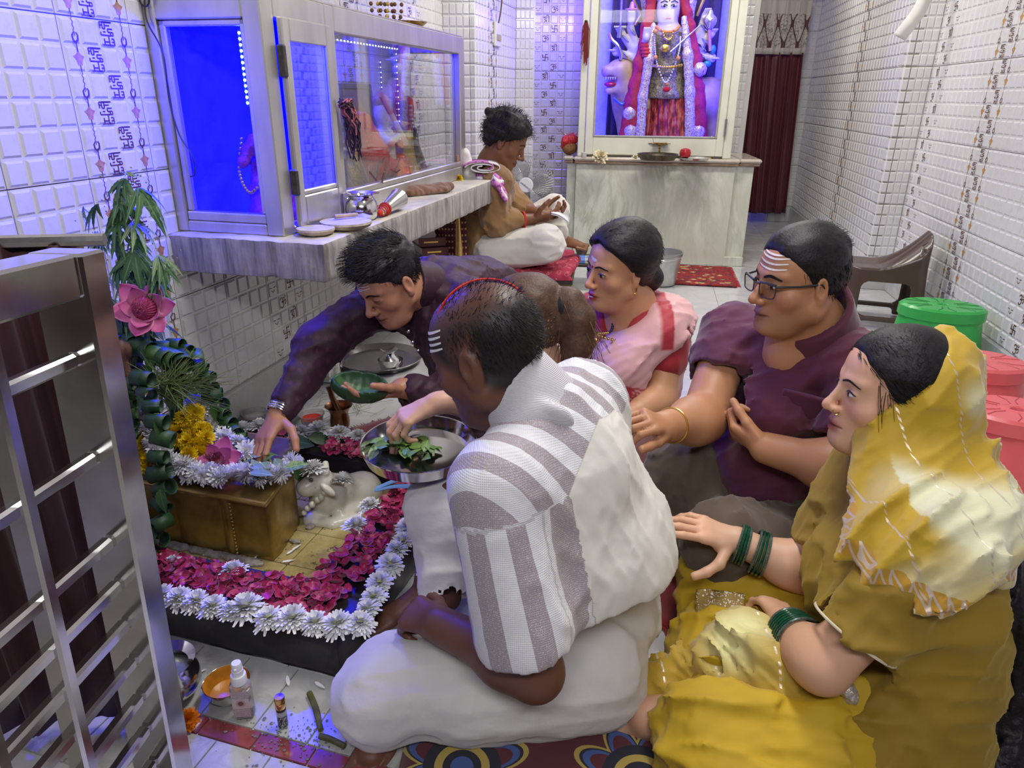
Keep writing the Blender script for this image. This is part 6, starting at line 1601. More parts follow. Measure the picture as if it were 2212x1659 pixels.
# trousers
S=Solid();LK=D(795,1500,1.075);LH=A3(.17,1.155,.10);RH=A3(.22,1.30,.13);RK=D(958,1095,1.46);RA=D(965,1270,1.36)
S.cap(LH,LK+A3(.05,0.01,.0),.102,.088,.06);S.ell(LK+A3(.02,0,-.01),(.088,.09,.090),k=.05);S.cap(LK+A3(.05,.06,-.02),A3(-.02,1.19,.075),.09,.075,.05);S.cap(LH+A3(-.01,.02,.0),RH+A3(-.03,0,0),.11,.115,.06)
S.cap(LH+A3(0,-.02,-.02),A3(-.08,1.08,.065),.08,.07,.07)
S.cap(RH,RK,.12,.082,.05);S.cap(RK,RA,.082,.066,.04)
S.cap(RK,RK+A3(.02,.02,.03),.08,.07,.03);S.cut(A3(0,0,.006),(0,0,-1));S.cap(RA+A3(0,0,.02),RA+(RA-RK)*.3,.05,.06,.008,'s')
sh_ax=unit(RA-RK);S.cap(A3(5,5,5),A3(5,5,5.1),.01,.01)
S.p.pop()
t=NT('cream_cotton_trousers');v=t.coord();n=t.noise(v,5,3);cr=t.noise(t.mapping(v,(6,6,60),(.3,.5,0)),1.0,4)
M_TROU1=t.bsdf(t.ramp(n,[(.3,(.60,.58,.55)),(.7,(.72,.70,.67))]),.88,0,t.bump(t.math('ADD',cr,t.noise(v,90,4)),.18,.004),Sheen_Weight=.25)
p.cloth('trousers',S,M_TROU1,.0062, lambda P:folds(P,LK-LH,12,.0055,5,.2)+folds(P,(-.5,.4,-.6),26,.002,2),.014,floor=.004)
m=MB();R_=frame(np.cross(sh_ax,A3(.3,.5,.1)),sh_ax)
m.tube([RA-sh_ax*.035+R_@A3(.0675*math.cos(a),.0675*math.sin(a),0) for a in np.linspace(0,6.283,33)[:-1]],.0035,6,closed=True);m.build('hem_seam',M_TROU1,p.root,world=True)
ring(p,'wrist_thread',RW+unit(RW-RE)*-.02,unit(RW-RE),.034,.0022,M_REDT);ring(p,'wrist_band',RW+unit(RW-RE)*.0,unit(RW-RE),.033,.002,M_GOLD)

# ------------------------------------------------------------------ woman in yellow
P2=Person('woman in mustard kurta with a yellow tie-dyed scarf over her head',(.74,1.06,0),SK_FAIR,1.0)
p=P2;fw=unit(A3(-.97,.16,0));hc=D(1925,848,1.25);nb=A3(.775,1.17,.535)
p.lip=np.array(srgb('8c3a3c'))
p.head(hc,unit(A3(-.98,.10,.02)),(.08,0,1),1.0,fat=.010,neck=nb,neck_r=.050,fem=True,ear=False)
LS,RS=A3(.735,1.035,.475),A3(.75,1.33,.475)
LE,LWr=D(1778,1440,.99),D(1700,1352,1.13)
RE,RW=D(1735,1235,1.26),D(1592,1168,1.315)
p.arm(LS,LE,LWr,(.054,.047,.032));p.arm(RS,RE,RW,(.05,.044,.030))
p.S.cap(nb,A3(.80,1.14,.35),.08,.11,.05);p.S.cap(LS,RS,.05,.05,.05)
p.hand(LWr,unit(D(1672,1308,1.20)-LWr),A3(-.3,.3,-.9),'L',(.6,.65,.7,.75),.03,(.4,.4),.95)
p.hand(RW,unit(D(1480,1128,1.33)-RW),A3(-.35,.3,-.85),'R',(.08,.18,.3,.4),.12,(.75,.5),.98)
p.foot(D(1400,1548,1.075),unit(A3(-.8,.15,-.05)),(.0,-.35,1),'R',.98);p.S.cap(D(1400,1548,1.075),A3(.48,1.10,.07),.036,.045,.02)
p.body(.0072)
p.eyes(.62,(0.002,0),.0042);
def line2(q): return -.75*q[...,1]+.60*q[...,2]+.012-.25*np.maximum(0,-.03-q[...,2])
p.hair('hair',M_HAIRK, lambda q:.010+.004*(q[...,2]>.05),line2,.003,.002,40, lambda S:S.cap(p.hw((0,-.07,-.02)),p.hw((0,-.10,-.10)),.055,.06,.03))
rn=np.random.RandomState(4);rt=[r for r in p.scalp_roots(2600,line2, lambda q:.011+0*q[...,0],7) if p.hl(r[0])[1]>-.005]
def comb(u,d,out=.06):d=A3(*d); return p.head_R@(unit(d-u*(d@u))+u*out)
p.strands('hair_strands',M_HAIRK,[a for a,_ in rt],[comb(u,(.55*np.sign(u[0]),-.6,-.5)) for _,u in rt],[.026]*len(rt),.0008,.05,.05,3,3)
sd=[p.hw(A3(-.062+rn.normal(0,.004),.055-.02*rn.rand(),.035+.02*rn.normal())) for _ in range(26)]
p.strands('side_locks',M_HAIRK,sd,[p.head_R@A3(-.18,-.12,-1)]*26,[.09+.05*rn.rand() for _ in range(26)],.0007,.06,.1,5,5)
m=MB();q_=p.hw((-.0175,.100,-.040));m.tube([q_+p.head_R@A3(0,.006*math.cos(a),.006*math.sin(a)) for a in np.linspace(0,6.283,17)[:-1]],.0011,6,closed=True);m.build('nose_ring',M_GOLD,p.root,world=True)
# kurta
t=NT('mustard_kurta');v=t.coord();n=t.noise(v,4,4)
M_KURTA=t.bsdf(t.ramp(n,[(.3,(.22,.135,.006)),(.7,(.30,.185,.008))]),.72,0,t.bump(t.math('ADD',t.noise(v,70,4),t.math('MULTIPLY',t.wave(v,420,0,0,'Z'),.3)),.15,.003),Sheen_Weight=.35,Sheen_Tint=(.9,.75,.3,1))
S=Solid()
S.cap(A3(.785,1.17,.45),A3(.79,1.11,.25),.120,.140,.08);S.cap(A3(.785,1.11,.26),A3(.77,1.09,.10),.145,.165,.08);S.cap(LS+A3(.02,.03,0),RS+A3(.02,-.02,0),.070,.070,.06)
S.ell(A3(.685,1.14,.33),(.10,.12,.10),k=.07);S.ell(A3(.70,1.10,.15),(.13,.13,.11),k=.06);S.cap(A3(.78,.98,.10),A3(.66,.98,.08),.10,.09,.06)
S.cap(LS,between(LS,LE,.76),.072,.078,.05);S.cap(RS,between(RS,RE,.55),.07,.07,.05)
ea=unit(LE-LS);S.cut(between(LS,LE,.60),ea+0) if False else None
def sl2(P):  # trim the sleeve at a slanted hem
    d=(P-between(LS,LE,.72).astype(np.float32))@unit(ea+A3(.10,0,0)).astype(np.float32);near=np.linalg.norm(np.cross(P-LS.astype(np.float32),ea.astype(np.float32)),axis=-1)
    return np.maximum(-d,near-.105).astype(np.float32)
S.fn(sl2,np.minimum(LS,LE)-.14,np.maximum(LS,LE)+.14,.002,'s')
S.cap(between(LS,LE,.55),between(LS,LE,1.1),.062,.076,.006,'s')
S.cut(A3(0,0,.006),(0,0,-1))
kd= lambda P:folds(P,(.9,.2,-.15),13,.009,4,.3)*np.clip((.50-P[...,2])/.1,0,1)+folds(P,ea,20,.0035,9)
p.cloth('kurta',S,M_KURTA,.0068,kd,.022,floor=.004)
m=MB();R_=frame(np.cross(ea,A3(.2,.3,.9)),ea);m.tube([between(LS,LE,.712)+R_@A3(.0775*math.cos(a),.0775*math.sin(a),-.10*.0775*(R_@A3(math.cos(a),math.sin(a),0))[0]) for a in np.linspace(0,6.283,41)[:-1]],.0028,6,closed=True);m.build('sleeve_piping',pm('cream_piping',(.65,.58,.42),.8),p.root,world=True)
# salwar legs
S=Solid();LK=A3(.372,.985,.085);LH=A3(.76,.99,.13);RK=D(1550,1250,1.40);RH=A3(.80,1.22,.13)
S.cap(LH+A3(-.08,0,-.03),LK,.085,.085,.07);S.cap(LK+A3(.02,.04,-.02),A3(.52,1.15,.07),.085,.075,.05);S.ell(LK+A3(.02,-.01,-.03),(.08,.085,.08),k=.05);S.cap(RH,RK,.14,.09,.06);S.cap(RK,A3(.50,1.14,.06),.085,.07,.05);S.cap(A3(.62,1.10,.08),A3(.45,1.20,.07),.12,.10,.06)
S.cap(A3(.60,.95,.05),A3(.42,.96,.06),.06,.07,.08)
S.cut(A3(0,0,.005),(0,0,-1))
M_SALW=cloth('yellow_salwar',(.50,.32,.005),.7,500,.12,.15,.12,5)
p.cloth('salwar',S,M_SALW,.0072, lambda P:folds(P,(-.85,.35,-.2),13,.014,6,.22)+folds(P,(-.9,-.2,.1),28,.004,1),.03,floor=.004)
# scarf over the head
t=NT('tie_dyed_scarf');cc=t.attr('dye');v=t.coord();sp=t.sep(v);bd=t.attr('border','Fac')
lines=t.math('LESS_THAN',t.math('ABSOLUTE',t.math('SUBTRACT',t.math('FRACT',t.math('MULTIPLY',t.attr('su','Fac'),11.0)),.5)),.022)
dash=t.math('GREATER_THAN',t.math('FRACT',t.math('MULTIPLY',t.attr('sv','Fac'),95.0)),.45)
zig=t.math('LESS_THAN',t.math('ABSOLUTE',t.math('SUBTRACT',t.math('ABSOLUTE',t.math('SUBTRACT',t.math('FRACT',t.math('MULTIPLY',t.attr('su','Fac'),55.0)),.5)),t.math('MULTIPLY',bd,.5))),.10)
inb=t.math('MULTIPLY',t.math('GREATER_THAN',bd,.02),t.math('LESS_THAN',bd,.98))
thread=t.math('MAXIMUM',t.math('MULTIPLY',t.math('MULTIPLY',lines,dash),.8),t.math('MULTIPLY',t.math('MULTIPLY',inb,zig),.85))
col=t.mix(inb,cc,(.50,.27,.015));col=t.mix(thread,col,(.72,.60,.50))
M_SCARF=t.bsdf(col,t.math('SUBTRACT',.62,t.math('MULTIPLY',thread,.35)),t.math('MULTIPLY',thread,.5),t.bump(t.math('ADD',t.noise(v,70,4),t.math('MULTIPLY',t.wave(v,300,0,0,'Z'),.25)),.18,.003),Sheen_Weight=.4)
S=Solid();q=p.hw
S.ell(q((0,-.040,.020)),(.090,.092,.098),p.head_R,.03);S.cap(q((0,-.065,.01)),q((.0,-.100,-.06)),.082,.066,.06)
S.cap(q((0,-.05,-.02)),A3(.795,1.17,.545),.082,.085,.06);S.cap(q((-.02,-.02,-.06)),A3(.665,1.06,.47),.062,.055,.05);S.cap(A3(.665,1.06,.47),A3(.60,1.10,.335),.05,.036,.04)
S.cap(A3(.745,1.03,.50),A3(.84,1.12,.50),.072,.080,.06);S.cap(A3(.745,1.02,.49),A3(.70,1.015,.41),.080,.086,.05);S.cap(A3(.82,1.08,.50),A3(.835,1.10,.43),.078,.086,.05);S.cap(A3(.78,1.30,.52),A3(.83,1.28,.44),.08,.09,.05)
fa=D(2052,735,1.22);fb=D(1795,1100,1.10);fc=fa+A3(.03,.3,0);nrm=unit(np.cross(fb-fa,fc-fa));nrm=nrm if nrm@A3(-1,0,0)>0 else -nrm
S.cut(fa+nrm*.004,nrm,.01)
# lower hem
ha,hb=D(1745,1262,1.0),D(2160,1168,1.05);hn=unit(np.cross(hb-ha,A3(0,1,.35)));hn=hn if hn[2]<0 else -hn
S.cut(ha+hn*.0,hn,.006)
def dye(v):
    n1=vnoise(v*9+3)*.6+vnoise(v*4.0)*.8+.9*np.exp(-(((v-D(1990,1100,1.0))@unit(A3(.1,.1,1)))/.03)**2)*(v[:,0]>.68)+.9*np.exp(-(np.linalg.norm(v-D(2110,870,1.15),axis=1)/.045)**2)+.7*np.exp(-(np.linalg.norm(v-D(1860,1060,1.05),axis=1)/.05)**2)-.25
    k=np.clip(n1*1.4-.25,0,1)[:, None]; return k*A3(.66,.65,.42)+(1-k)*A3(.50,.32,.006)
sdp= lambda P:folds(P,unit(A3(-.62,-.1,-.75)),12,.012,11,.2)+folds(P,unit(A3(-.75,-.3,-.4)),26,.004,5)
p.cloth('scarf',S,M_SCARF,.0052,sdp,.025,{'dye':dye,'border': lambda v:np.clip(-((v-ha)@hn)/.036,0,1),'su': lambda v:(v@unit(hb-ha)),'sv': lambda v:v[:,2]+v[:,0]})
# scarf end gathered in the lap
S=Solid();a=D(1590,1375,1.13);b=D(1690,1475,1.05)
S.chain([D(1535,1400,1.20),D(1600,1395,1.14),D(1660,1440,1.08),D(1690,1490,1.03)],[.045,.055,.06,.05],.05);S.chain([D(1470,1440,1.16),D(1540,1430,1.14),D(1600,1490,1.08),D(1660,1510,1.03)],[.03,.035,.04,.04],.04);S.chain([D(1400,1480,1.14),D(1440,1465,1.15),D(1500,1450,1.15)],[.045,.04,.03],.03,axis=(0,0,1),flat=.5)
p.cloth('scarf_end',S,M_SCARF,.0055, lambda P:folds(P,b-a,28,.012,2,.2),.016,{'dye': lambda v:np.clip(np.exp(-(np.linalg.norm(v-D(1600,1385,1.12),axis=1)/.06)**2)*1.6,0,1)[:, None]*A3(.30,.42,.30)+A3(.42,.265,.01),'border': lambda v:np.zeros(len(v)),'su': lambda v:v[:,0],'sv': lambda v:v[:,2]})
# embroidered hem patch on the knee
S=Solid();e0=D(1556,1306,1.245);S.box(e0,(.052,.008,.030),frame(unit(A3(-.15,-.5,.8)),A3(.6,.5,.4))@roty(.6),.004)
t=NT('embroidery');v=t.coord();q_=t.voro(v,75);n_=t.noise(v,120,3,.5,2)
M_EMB=t.bsdf(t.mix(t.math('MAXIMUM',t.math('LESS_THAN',q_,.26),t.math('GREATER_THAN',n_,.60)),(.24,.15,.012),(.70,.66,.66)),.5,.15)
p.cloth('embroidered_patch',S,M_EMB,.004)
S=Solid();S.chain([D(1830,1490,.985),D(1838,1505,.98)],[.016,.014],.01);p.cloth('silver_tassel',S,pm('silver_thread',(.55,.50,.45),.4,.5,.3,150,.4),.003, lambda P:.003*vnoise(P*200),.004)
# long hair down the back
S=Solid();S.chain([D(2160,1170,1.10),D(2188,1330,1.06),D(2190,1480,1.04),D(2165,1640,.98),A3(.80,.90,.01)],[.030,.040,.040,.045,.04],.03);p.cloth('long_hair',S,M_HAIRK,.0055, lambda P:folds(P,(0.05,-.1,-1),70,.006,3,.06),.008,floor=.004)
# bangles
M_BANG=pm('green_glass_bangle',(.004,.06,.028),.12,0,.3,90);M_BANGS=pm('glitter_bangle',(.10,.16,.13),.25,.5,.6,400)
for (a_,b_,us,r) in ((RW,RE,(.02,.06,.10,.14),.042),(RW,RE,(.28,.33,.38,.43),.047)):
    for i,u in enumerate(us):ring(p,'bangle',between(a_,b_,u)+A3(0,0,-.004),unit(b_-a_)+A3(.05*i,0,.1),r,.0030,M_BANGS if i in (0,3) else M_BANG)
for i in range(7):ring(p,'bangle',between(LWr,LE,.05+.062*i),unit(LE-LWr)+A3(0,.03*(i-3),0),.041+.0012*i,.0030,M_BANGS if i in (0,6) else M_BANG)
for (x,y) in ((1398,1560),(1388,1590)):ring(p,'toe_ring',D(x-12,y,1.06),A3(-.9,.1,0),.011,.0016,pm('silver',(.7,.7,.72),.25,.9))

# ------------------------------------------------------------------ man in the maroon polo shirt
P3=Person('man with glasses in a maroon polo shirt and brown trousers sitting cross-legged',(.72,1.75,0),SK_TAN,1.08)
p=P3;fw=unit(A3(-.86,-.50,0));hc=D(1722,606,1.63);nb=A3(.745,1.70,.655)
p.beard=.22;p.lip=np.array(srgb('7d5046'))
p.head(hc,unit(A3(-.95,-.26,-.06)),(.10,0,1),.99,fat=.016,neck=nb,neck_r=.068)
RS,LS=A3(.60,1.86,.60),A3(.84,1.58,.61)
RE,RW=D(1520,905,1.66),D(1437,922,1.53)
LE,LWr=D(1845,1022,1.42),D(1655,968,1.53)
p.arm(RS,RE,RW,(.056,.054,.036));p.arm(LS,LE,LWr,(.056,.053,.036))
p.S.cap(nb,A3(.78,1.73,.4),.09,.12,.06);p.S.cap(LS,RS,.06,.06,.06);p.S.cap(nb+fw*.02,D(1697,770,1.655),.065,.05,.05)
p.hand(RW,unit(D(1395,905,1.47)-RW),A3(-.5,.2,-.8),'R',(.85,.9,.95,1.0),.02,(.3,.5),.98)
p.hand(LWr,unit(D(1570,925,1.60)-LWr),A3(.1,.6,.5),'L',(1.1,1.15,1.2,1.2),.02,(.3,.7),1.0)
p.body(.0072)
p.eyes(.52,(.001,0),.0068)
p.tilak((.046,.058,.070,.078),.040,.0042,.003,.006,-.25)
def ln3(q): return np.minimum(-.66*q[...,1]+.74*q[...,2]-.004+.10*np.maximum(0,np.abs(q[...,0])-.05)*3,.2)
def th3(q): return .007+.010*np.clip((q[...,2]-.05)/.05,0,1)+.003*np.clip(-q[...,1]/.06,0,1)
p.hair('hair',M_HAIRK,th3,ln3,.0032,.003,34,aniso=(1.6,.35,1))
rt=p.scalp_roots(1300,ln3,th3,5)
p.strands('hair_strands',M_HAIRK,[a for a,_ in rt],[p.head_R@(u*.12+(A3(0,-.25,-1) if u[2]<.45 else A3(.15,-.9,.05))) for _,u in rt],[.016]*len(rt),.0008,.06,.1,4,3)
# glasses
m=MB();hq=p.hw
for sx in (-1,1):
    pts=[(sx*.012,.014),(sx*.058,.016),(sx*.060,-.010),(sx*.050,-.018),(sx*.020,-.018),(sx*.012,-.008)]
    B=bez([A3(a,.108-5.0*max(0,abs(a)-.02)**2,b) for a,b in pts+pts[:1]],30)
    m.tube([hq(b) for b in B[:-1]],.0013*1.1,6,closed=True)
    m.tube([hq(A3(sx*.012,.1085,.012)),hq(A3(sx*.036,.1075,.0165)),hq(A3(sx*.060,.0985,.015))],.0028,6)
    m.tube([hq(A3(sx*.060,.0985,.012)),hq(A3(sx*.078,.05,.012)),hq(A3(sx*.082,-.005,.012)),hq(A3(sx*.080,-.022,-.008))],[.0030,.0026,.0022,.0018],6)
m.tube([hq(A3(-.012,.1085,.008)),hq(A3(0,.112,.010)),hq(A3(.012,.1085,.008))],.0016,6);m.build('glasses_frame',M_BLACK,p.root,world=True)
M_LENS=glass_mat('lens_glass',(.97,.97,.97),.06)
for sx in (-1,1):
    B=[A3(a,.108-5.0*max(0,abs(a)-.02)**2,b) for a,b in [(sx*.012,.014),(sx*.058,.016),(sx*.060,-.010),(sx*.050,-.018),(sx*.020,-.018),(sx*.012,-.008)]]
    m=MB();m.add([hq(b) for b in B]+[hq(b-A3(0,.0015,0)) for b in B],[(0,1,2,3,4,5),(11,10,9,8,7,6)]);m.build('lens',M_LENS,p.root, False,world=True)
# polo
M_POLO=cloth('maroon_polo',(.085,.009,.033),.78,520,.25,.16,.2,6)
S=Solid();cC=A3(.745,1.735,0)
S.cap(A3(.735,1.73,.52),A3(.755,1.74,.35),.155,.165,.08,axis=fw,flat=.88);S.cap(A3(.755,1.735,.36),A3(.80,1.76,.16),.175,.185,.08,axis=fw,flat=.95);S.ell(A3(.68,1.68,.27),(.14,.15,.13),k=.08)
S.cap(LS+A3(-.02,.02,-.005),RS+A3(.02,-.02,-.005),.078,.076,.07);S.cap(nb+A3(0,0,-.03),A3(.74,1.72,.55),.09,.13,.06)
S.cap(LS,between(LS,LE,.70),.078,.082,.05);S.cap(RS,between(RS,RE,.62),.076,.080,.05);S.ell(A3(.66,1.64,.47),(.09,.10,.08),k=.06)
for (a_,b_,u) in ((LS,LE,.66),(RS,RE,.52)):
    ax=unit(b_-a_);o_=between(a_,b_,u)
    S.fn((lambda P,ax=ax,o_=o_,a_=a_:np.maximum(-((P-o_.astype(np.float32))@ax.astype(np.float32)),np.linalg.norm(np.cross(P-a_.astype(np.float32),ax.astype(np.float32)),axis=-1)-.115).astype(np.float32)),np.minimum(a_,b_)-.14,np.maximum(a_,b_)+.14,.002,'s')
    S.cap(between(a_,b_,u-.14),between(a_,b_,1.1),.066,.074,.006,'s')
S.cap(nb+A3(0,0,-.01),hc,.070,.09,.01,'s')
# open placket: a narrow v
vx=nb+fw*.09;S.cap(D(1700,690,1.575),D(1694,790,1.51),.034,.005,.012,'s')
S.cut(A3(0,0,.05),(0,0,-1))
pd= lambda P:folds(P,unit(A3(-.2,.3,-.9)),13,.007,7,.3)+folds(P,unit(A3(-.7,.5,-.5)),22,.0045,3,.2)
p.cloth('polo_shirt',S,M_POLO,.0070,pd,.022)
S=Solid();nk=unit(hc-nb+A3(.03,0,0))
S.cap(nb+nk*.01,nb+nk*.11,.118,.094,.02);S.cap(D(1590,655,1.70),D(1680,742,1.585),.028,.022,.03,axis=fw,flat=.45) if False else None
S.cap(D(1805,660,1.575),D(1722,745,1.525),.040,.034,.03,axis=(-.5,-.8,.3),flat=.3);S.cap(D(1648,678,1.65),D(1668,730,1.565),.034,.028,.03,axis=(-.5,-.8,.3),flat=.3)
S.cap(nb-nk*.06,nb+nk*.16,.084,.080,.006,'s');S.cut(nb+nk*.092,nk+fw*.30);S.cap(nb+fw*.09+A3(0,0,.03),nb+fw*.24+A3(0,0,-.09),.05,.016,.01,'s')
p.cloth('collar',S,M_POLO,.0045, lambda P:.0012*vnoise(P*50),.002)
S=Solid();pk=D(1738,892,1.545);S.box(pk,(.058,.006,.05),frame(unit(A3(-.62,-.75,-.1)),A3(0,0,1)),.004);p.cloth('chest_pocket',S,M_POLO,.004, lambda P:.002*vnoise(P*30),.003)
# trousers
M_TROU3=cloth('taupe_trousers',(.095,.066,.045),.8,600,.2,.15,.15,5)
S=Solid();RH,LH=A3(.80,1.90,.14),A3(.88,1.66,.14);RK,LK=D(1480,1030,1.72),D(1560,1165,1.40)
S.cap(RH,RK,.135,.108,.06);S.cap(RK,A3(.62,1.62,.10),.098,.085,.05);S.cap(LH,A3(.66,1.47,.15),.135,.115,.06);S.cap(A3(.66,1.47,.15),LK,.115,.085,.05);S.cap(LK,A3(.66,1.74,.08),.085,.075,.05);S.cap(A3(.60,1.5,.09),A3(.80,1.5,.10),.10,.11,.06);S.cap(LH,RH,.14,.14,.06)
S.cap(RK+A3(.01,0,-.08),A3(.50,1.55,.07),.08,.07,.06)
S.cut(A3(0,0,.006),(0,0,-1));p.cloth('trousers',S,M_TROU3,.0078, lambda P:folds(P,unit(A3(-.7,-.5,.2)),16,.007,3,.2)+folds(P,unit(A3(-.2,-.6,-.6)),22,.005,9),.024,floor=.004)
ring(p,'wrist_band',between(RW,RE,.16),unit(RE-RW),.043,.0026,M_GOLD)

# ------------------------------------------------------------------ woman in the pink sari
P4=Person('woman in a pink and red sari with a gold bead necklace, looking left',(.40,2.3,0),SK_WARM,1.0)
p=P4;hc=D(1335,578,2.20);nb=A3(.385,2.26,.565)
p.lip=np.array(srgb('a02030'))
p.head(hc,unit(A3(-.86,-.50,-.10)),(.12,-.05,1),1.02,fat=.010,neck=nb,neck_r=.050,fem=True)
LS,RS=A3(.505,2.20,.505),A3(.27,2.36,.505);LE,LWr=D(1428,862,2.10),D(1345,905,2.0);RE,RW=A3(.19,2.28,.28),A3(.26,2.08,.22)
p.arm(LS,LE,LWr,(.052,.05,.03));p.arm(RS,RE,RW,(.05,.045,.03));p.S.cap(nb,A3(.39,2.28,.32),.085,.11,.05);p.S.cap(LS,RS,.05,.05,.05)
p.hand(LWr,unit(A3(-.8,-.3,-.2)),A3(0,0,-1),'L',(.4,.4,.4,.4),fine=False)
p.hand(RW,unit(A3(-.2,-.9,-.2)),A3(0,0,-1),'R',(.4,.4,.4,.4),fine=False)
p.body(.0078)
p.eyes(.5,(-.001,-.001),.005)
p.strip('bindi',[(-.0035,.024),(.0035,.024)],.007,M_BINDI,.0016,6);p.strip('white_mark',[(-.012,.046),(.0,.045),(.016,.051)],.010,M_TILAK,.0014);p.face_patch('teeth',[[(x,z) for x in np.linspace(-.012,.012,7)] for z in (-.0690,-.0725)],M_TILAK,.0030)
def ln4(q): return -.72*q[...,1]+.66*q[...,2]-.002-.30*np.maximum(0,.02-np.abs(q[...,0]))*(q[...,2]>.05)
th4= lambda q:.016+.010*np.clip((q[...,2]-.02)/.06,0,1)+.01*np.clip(-q[...,1]/.08,0,1)
p.hair('hair',M_HAIRK,th4,ln4,.0035,.0025,30, lambda S:(S.ell(p.hw((.012,-.135,-.065)),(.05,.045,.05),p.head_R,.02),S.cap(p.hw((0,-.08,-.03)),p.hw((.012,-.125,-.06)),.05,.04,.03)),aniso=(1.6,.4,1))
rt=p.scalp_roots(700,ln4,th4,8);p.strands('hair_strands',M_HAIRK,[a for a,_ in rt],[comb(u,(.5*np.sign(u[0]),-.85,-.25)) for _,u in rt],[.04]*len(rt),.0009,.05,.05,9,3)
for sx in (-1,1):
    m=MB();m.tube([p.hw(A3(sx*.081,-.004,-.046)+A3(0,.007*math.cos(a),.011*math.sin(a))) for a in np.linspace(0,6.283,15)[:-1]],.0022,6,closed=True);m.ball(p.hw((sx*.081,-.004,-.06)),.005,8,6);m.build('earring',M_GOLD,p.root,world=True)
m=MB();m.ball(p.hw((.0150,.103,-.036)),.0028,8,6);m.build('nose_stud',M_GOLD,p.root,world=True)
# blouse, sari
M_BLOU=cloth('red_blouse',(.36,.012,.02),.7,400,.3)
S=Solid();S.cap(A3(.39,2.28,.47),A3(.40,2.30,.22),.125,.135,.06);S.cap(LS+A3(-.02,.0,0),RS+A3(.02,0,0),.068,.068,.06);S.cap(LS,between(LS,LE,.42),.072,.070,.04);S.cap(RS,between(RS,RE,.4),.07,.068,.04);S.ell(A3(.33,2.19,.40),(.09,.08,.07),k=.05)
S.cap(nb+A3(-.02,-.02,.02),D(1290,760,2.12),.055,.035,.01,'s');S.cap(nb,hc,.06,.09,.01,'s');S.cut(between(LS,LE,.45),unit(LE-LS)+A3(0.6,0,0)) if False else None
p.cloth('blouse',S,M_BLOU,.006, lambda P:folds(P,(0,0,1),24,.003,2),.004)
t=NT('pink_printed_sari');cc=t.attr('dye');v=t.coord();M_SARI=t.bsdf(cc,.6,0,t.bump(t.noise(v,60,4),.2,.003),Sheen_Weight=.4)
S=Solid()
S.cap(nb+A3(.075,-.02,-.03),LS+A3(.0,-.02,.012),.050,.060,.05);S.cap(LS+A3(-.03,-.05,.0),A3(.36,2.15,.40),.070,.085,.06);S.cap(A3(.36,2.15,.40),A3(.24,2.22,.24),.09,.10,.06);S.cap(A3(.38,2.2,.32),A3(.40,2.24,.10),.13,.16,.07);S.cap(LS+A3(.02,.05,.0),A3(.50,2.38,.25),.07,.11,.06);S.cap(nb+A3(-.07,.03,-.02),RS+A3(.0,-.01,.01),.045,.055,.04);S.cap(RS,A3(.25,2.3,.3),.06,.08,.04);S.cap(LS+A3(.02,.06,.02),nb+A3(.06,.07,-.01),.06,.05,.05)
S.cap(A3(.45,2.3,.08),A3(.22,2.12,.07),.15,.12,.06)
S.cap(nb+A3(-.02,-.03,.02),D(1300,730,2.12),.052,.03,.015,'s');S.cap(nb,hc,.06,.09,.01,'s');S.cut(A3(0,0,.006),(0,0,-1))
ax4=unit(LE-LS);S.cap(between(LS,LE,.20)+A3(.02,-.02,0),between(LS,LE,1.1),.070,.075,.012,'s')
edge=unit(D(1440,690,2.1)-D(1262,800,2.1));nrm4=unit(np.cross(edge,A3(0,1,0)));e4=D(1340,735,2.1)
def dye4(v):
    d=(v-e4)@nrm4;u=(v-e4)@edge
    pink=A3(.66,.36,.36);red=A3(.40,.015,.03);k=np.zeros(len(v))
    k=np.maximum(k,np.exp(-((d-.055-.01*np.sin(u*40))/.016)**4));k=np.maximum(k,(v[:,0]>.455)*(v[:,2]>.47)*np.clip((v[:,0]-.455)/.01,0,1)*(v[:,0]<.50))
    for j in range(6):  # printed fronds
        a=-.35+.22*j;o=D(1345,835,2.05);dirv=edge*math.sin(a)+np.cross(A3(0,1,0),edge)*-math.cos(a)*-1;dd=v-o;w=dd@dirv;pr=np.linalg.norm(dd-np.outer(w,dirv),axis=1)
        dd2=dd.copy();dd2[:,1]=0;w2=dd2@dirv;pr=np.linalg.norm(dd2-np.outer(w2,dirv),axis=1);k=np.maximum(k,((w2>0)&(w2<.13)&(pr<.0035+.02*np.maximum(0,w2-.10)))*1.0)
    k=np.maximum(k,np.clip(vnoise(v*10+7)*3-1.1,0,1)*(v[:,2]<.42))
    return k[:, None]*red+(1-k[:, None])*pink*(1+.08*vnoise(v*12))[:, None]
p.cloth('sari',S,M_SARI,.0072, lambda P:folds(P,edge,22,.007,4,.2),.009,{'dye':dye4},floor=.004)
m=MB();P_=bez([nb+A3(.055,-.005,.03),nb+A3(.045,-.06,-.03),nb+A3(-.005,-.105,-.09),D(1288,722,2.10),nb+A3(-.065,-.075,-.06),nb+A3(-.065,-.02,.02)],60)
for i,q in enumerate(P_):m.ball(q,.0048,6,5)
m.build('black_beads',M_BLACK,p.root,world=True);m=MB()
for i in range(24,46):m.ball(P_[i]+A3(-.001,-.004,0),.0045,6,5)
m.ball(D(1288,735,2.095),.009,8,6);m.build('gold_beads',M_GOLD,p.root,world=True)

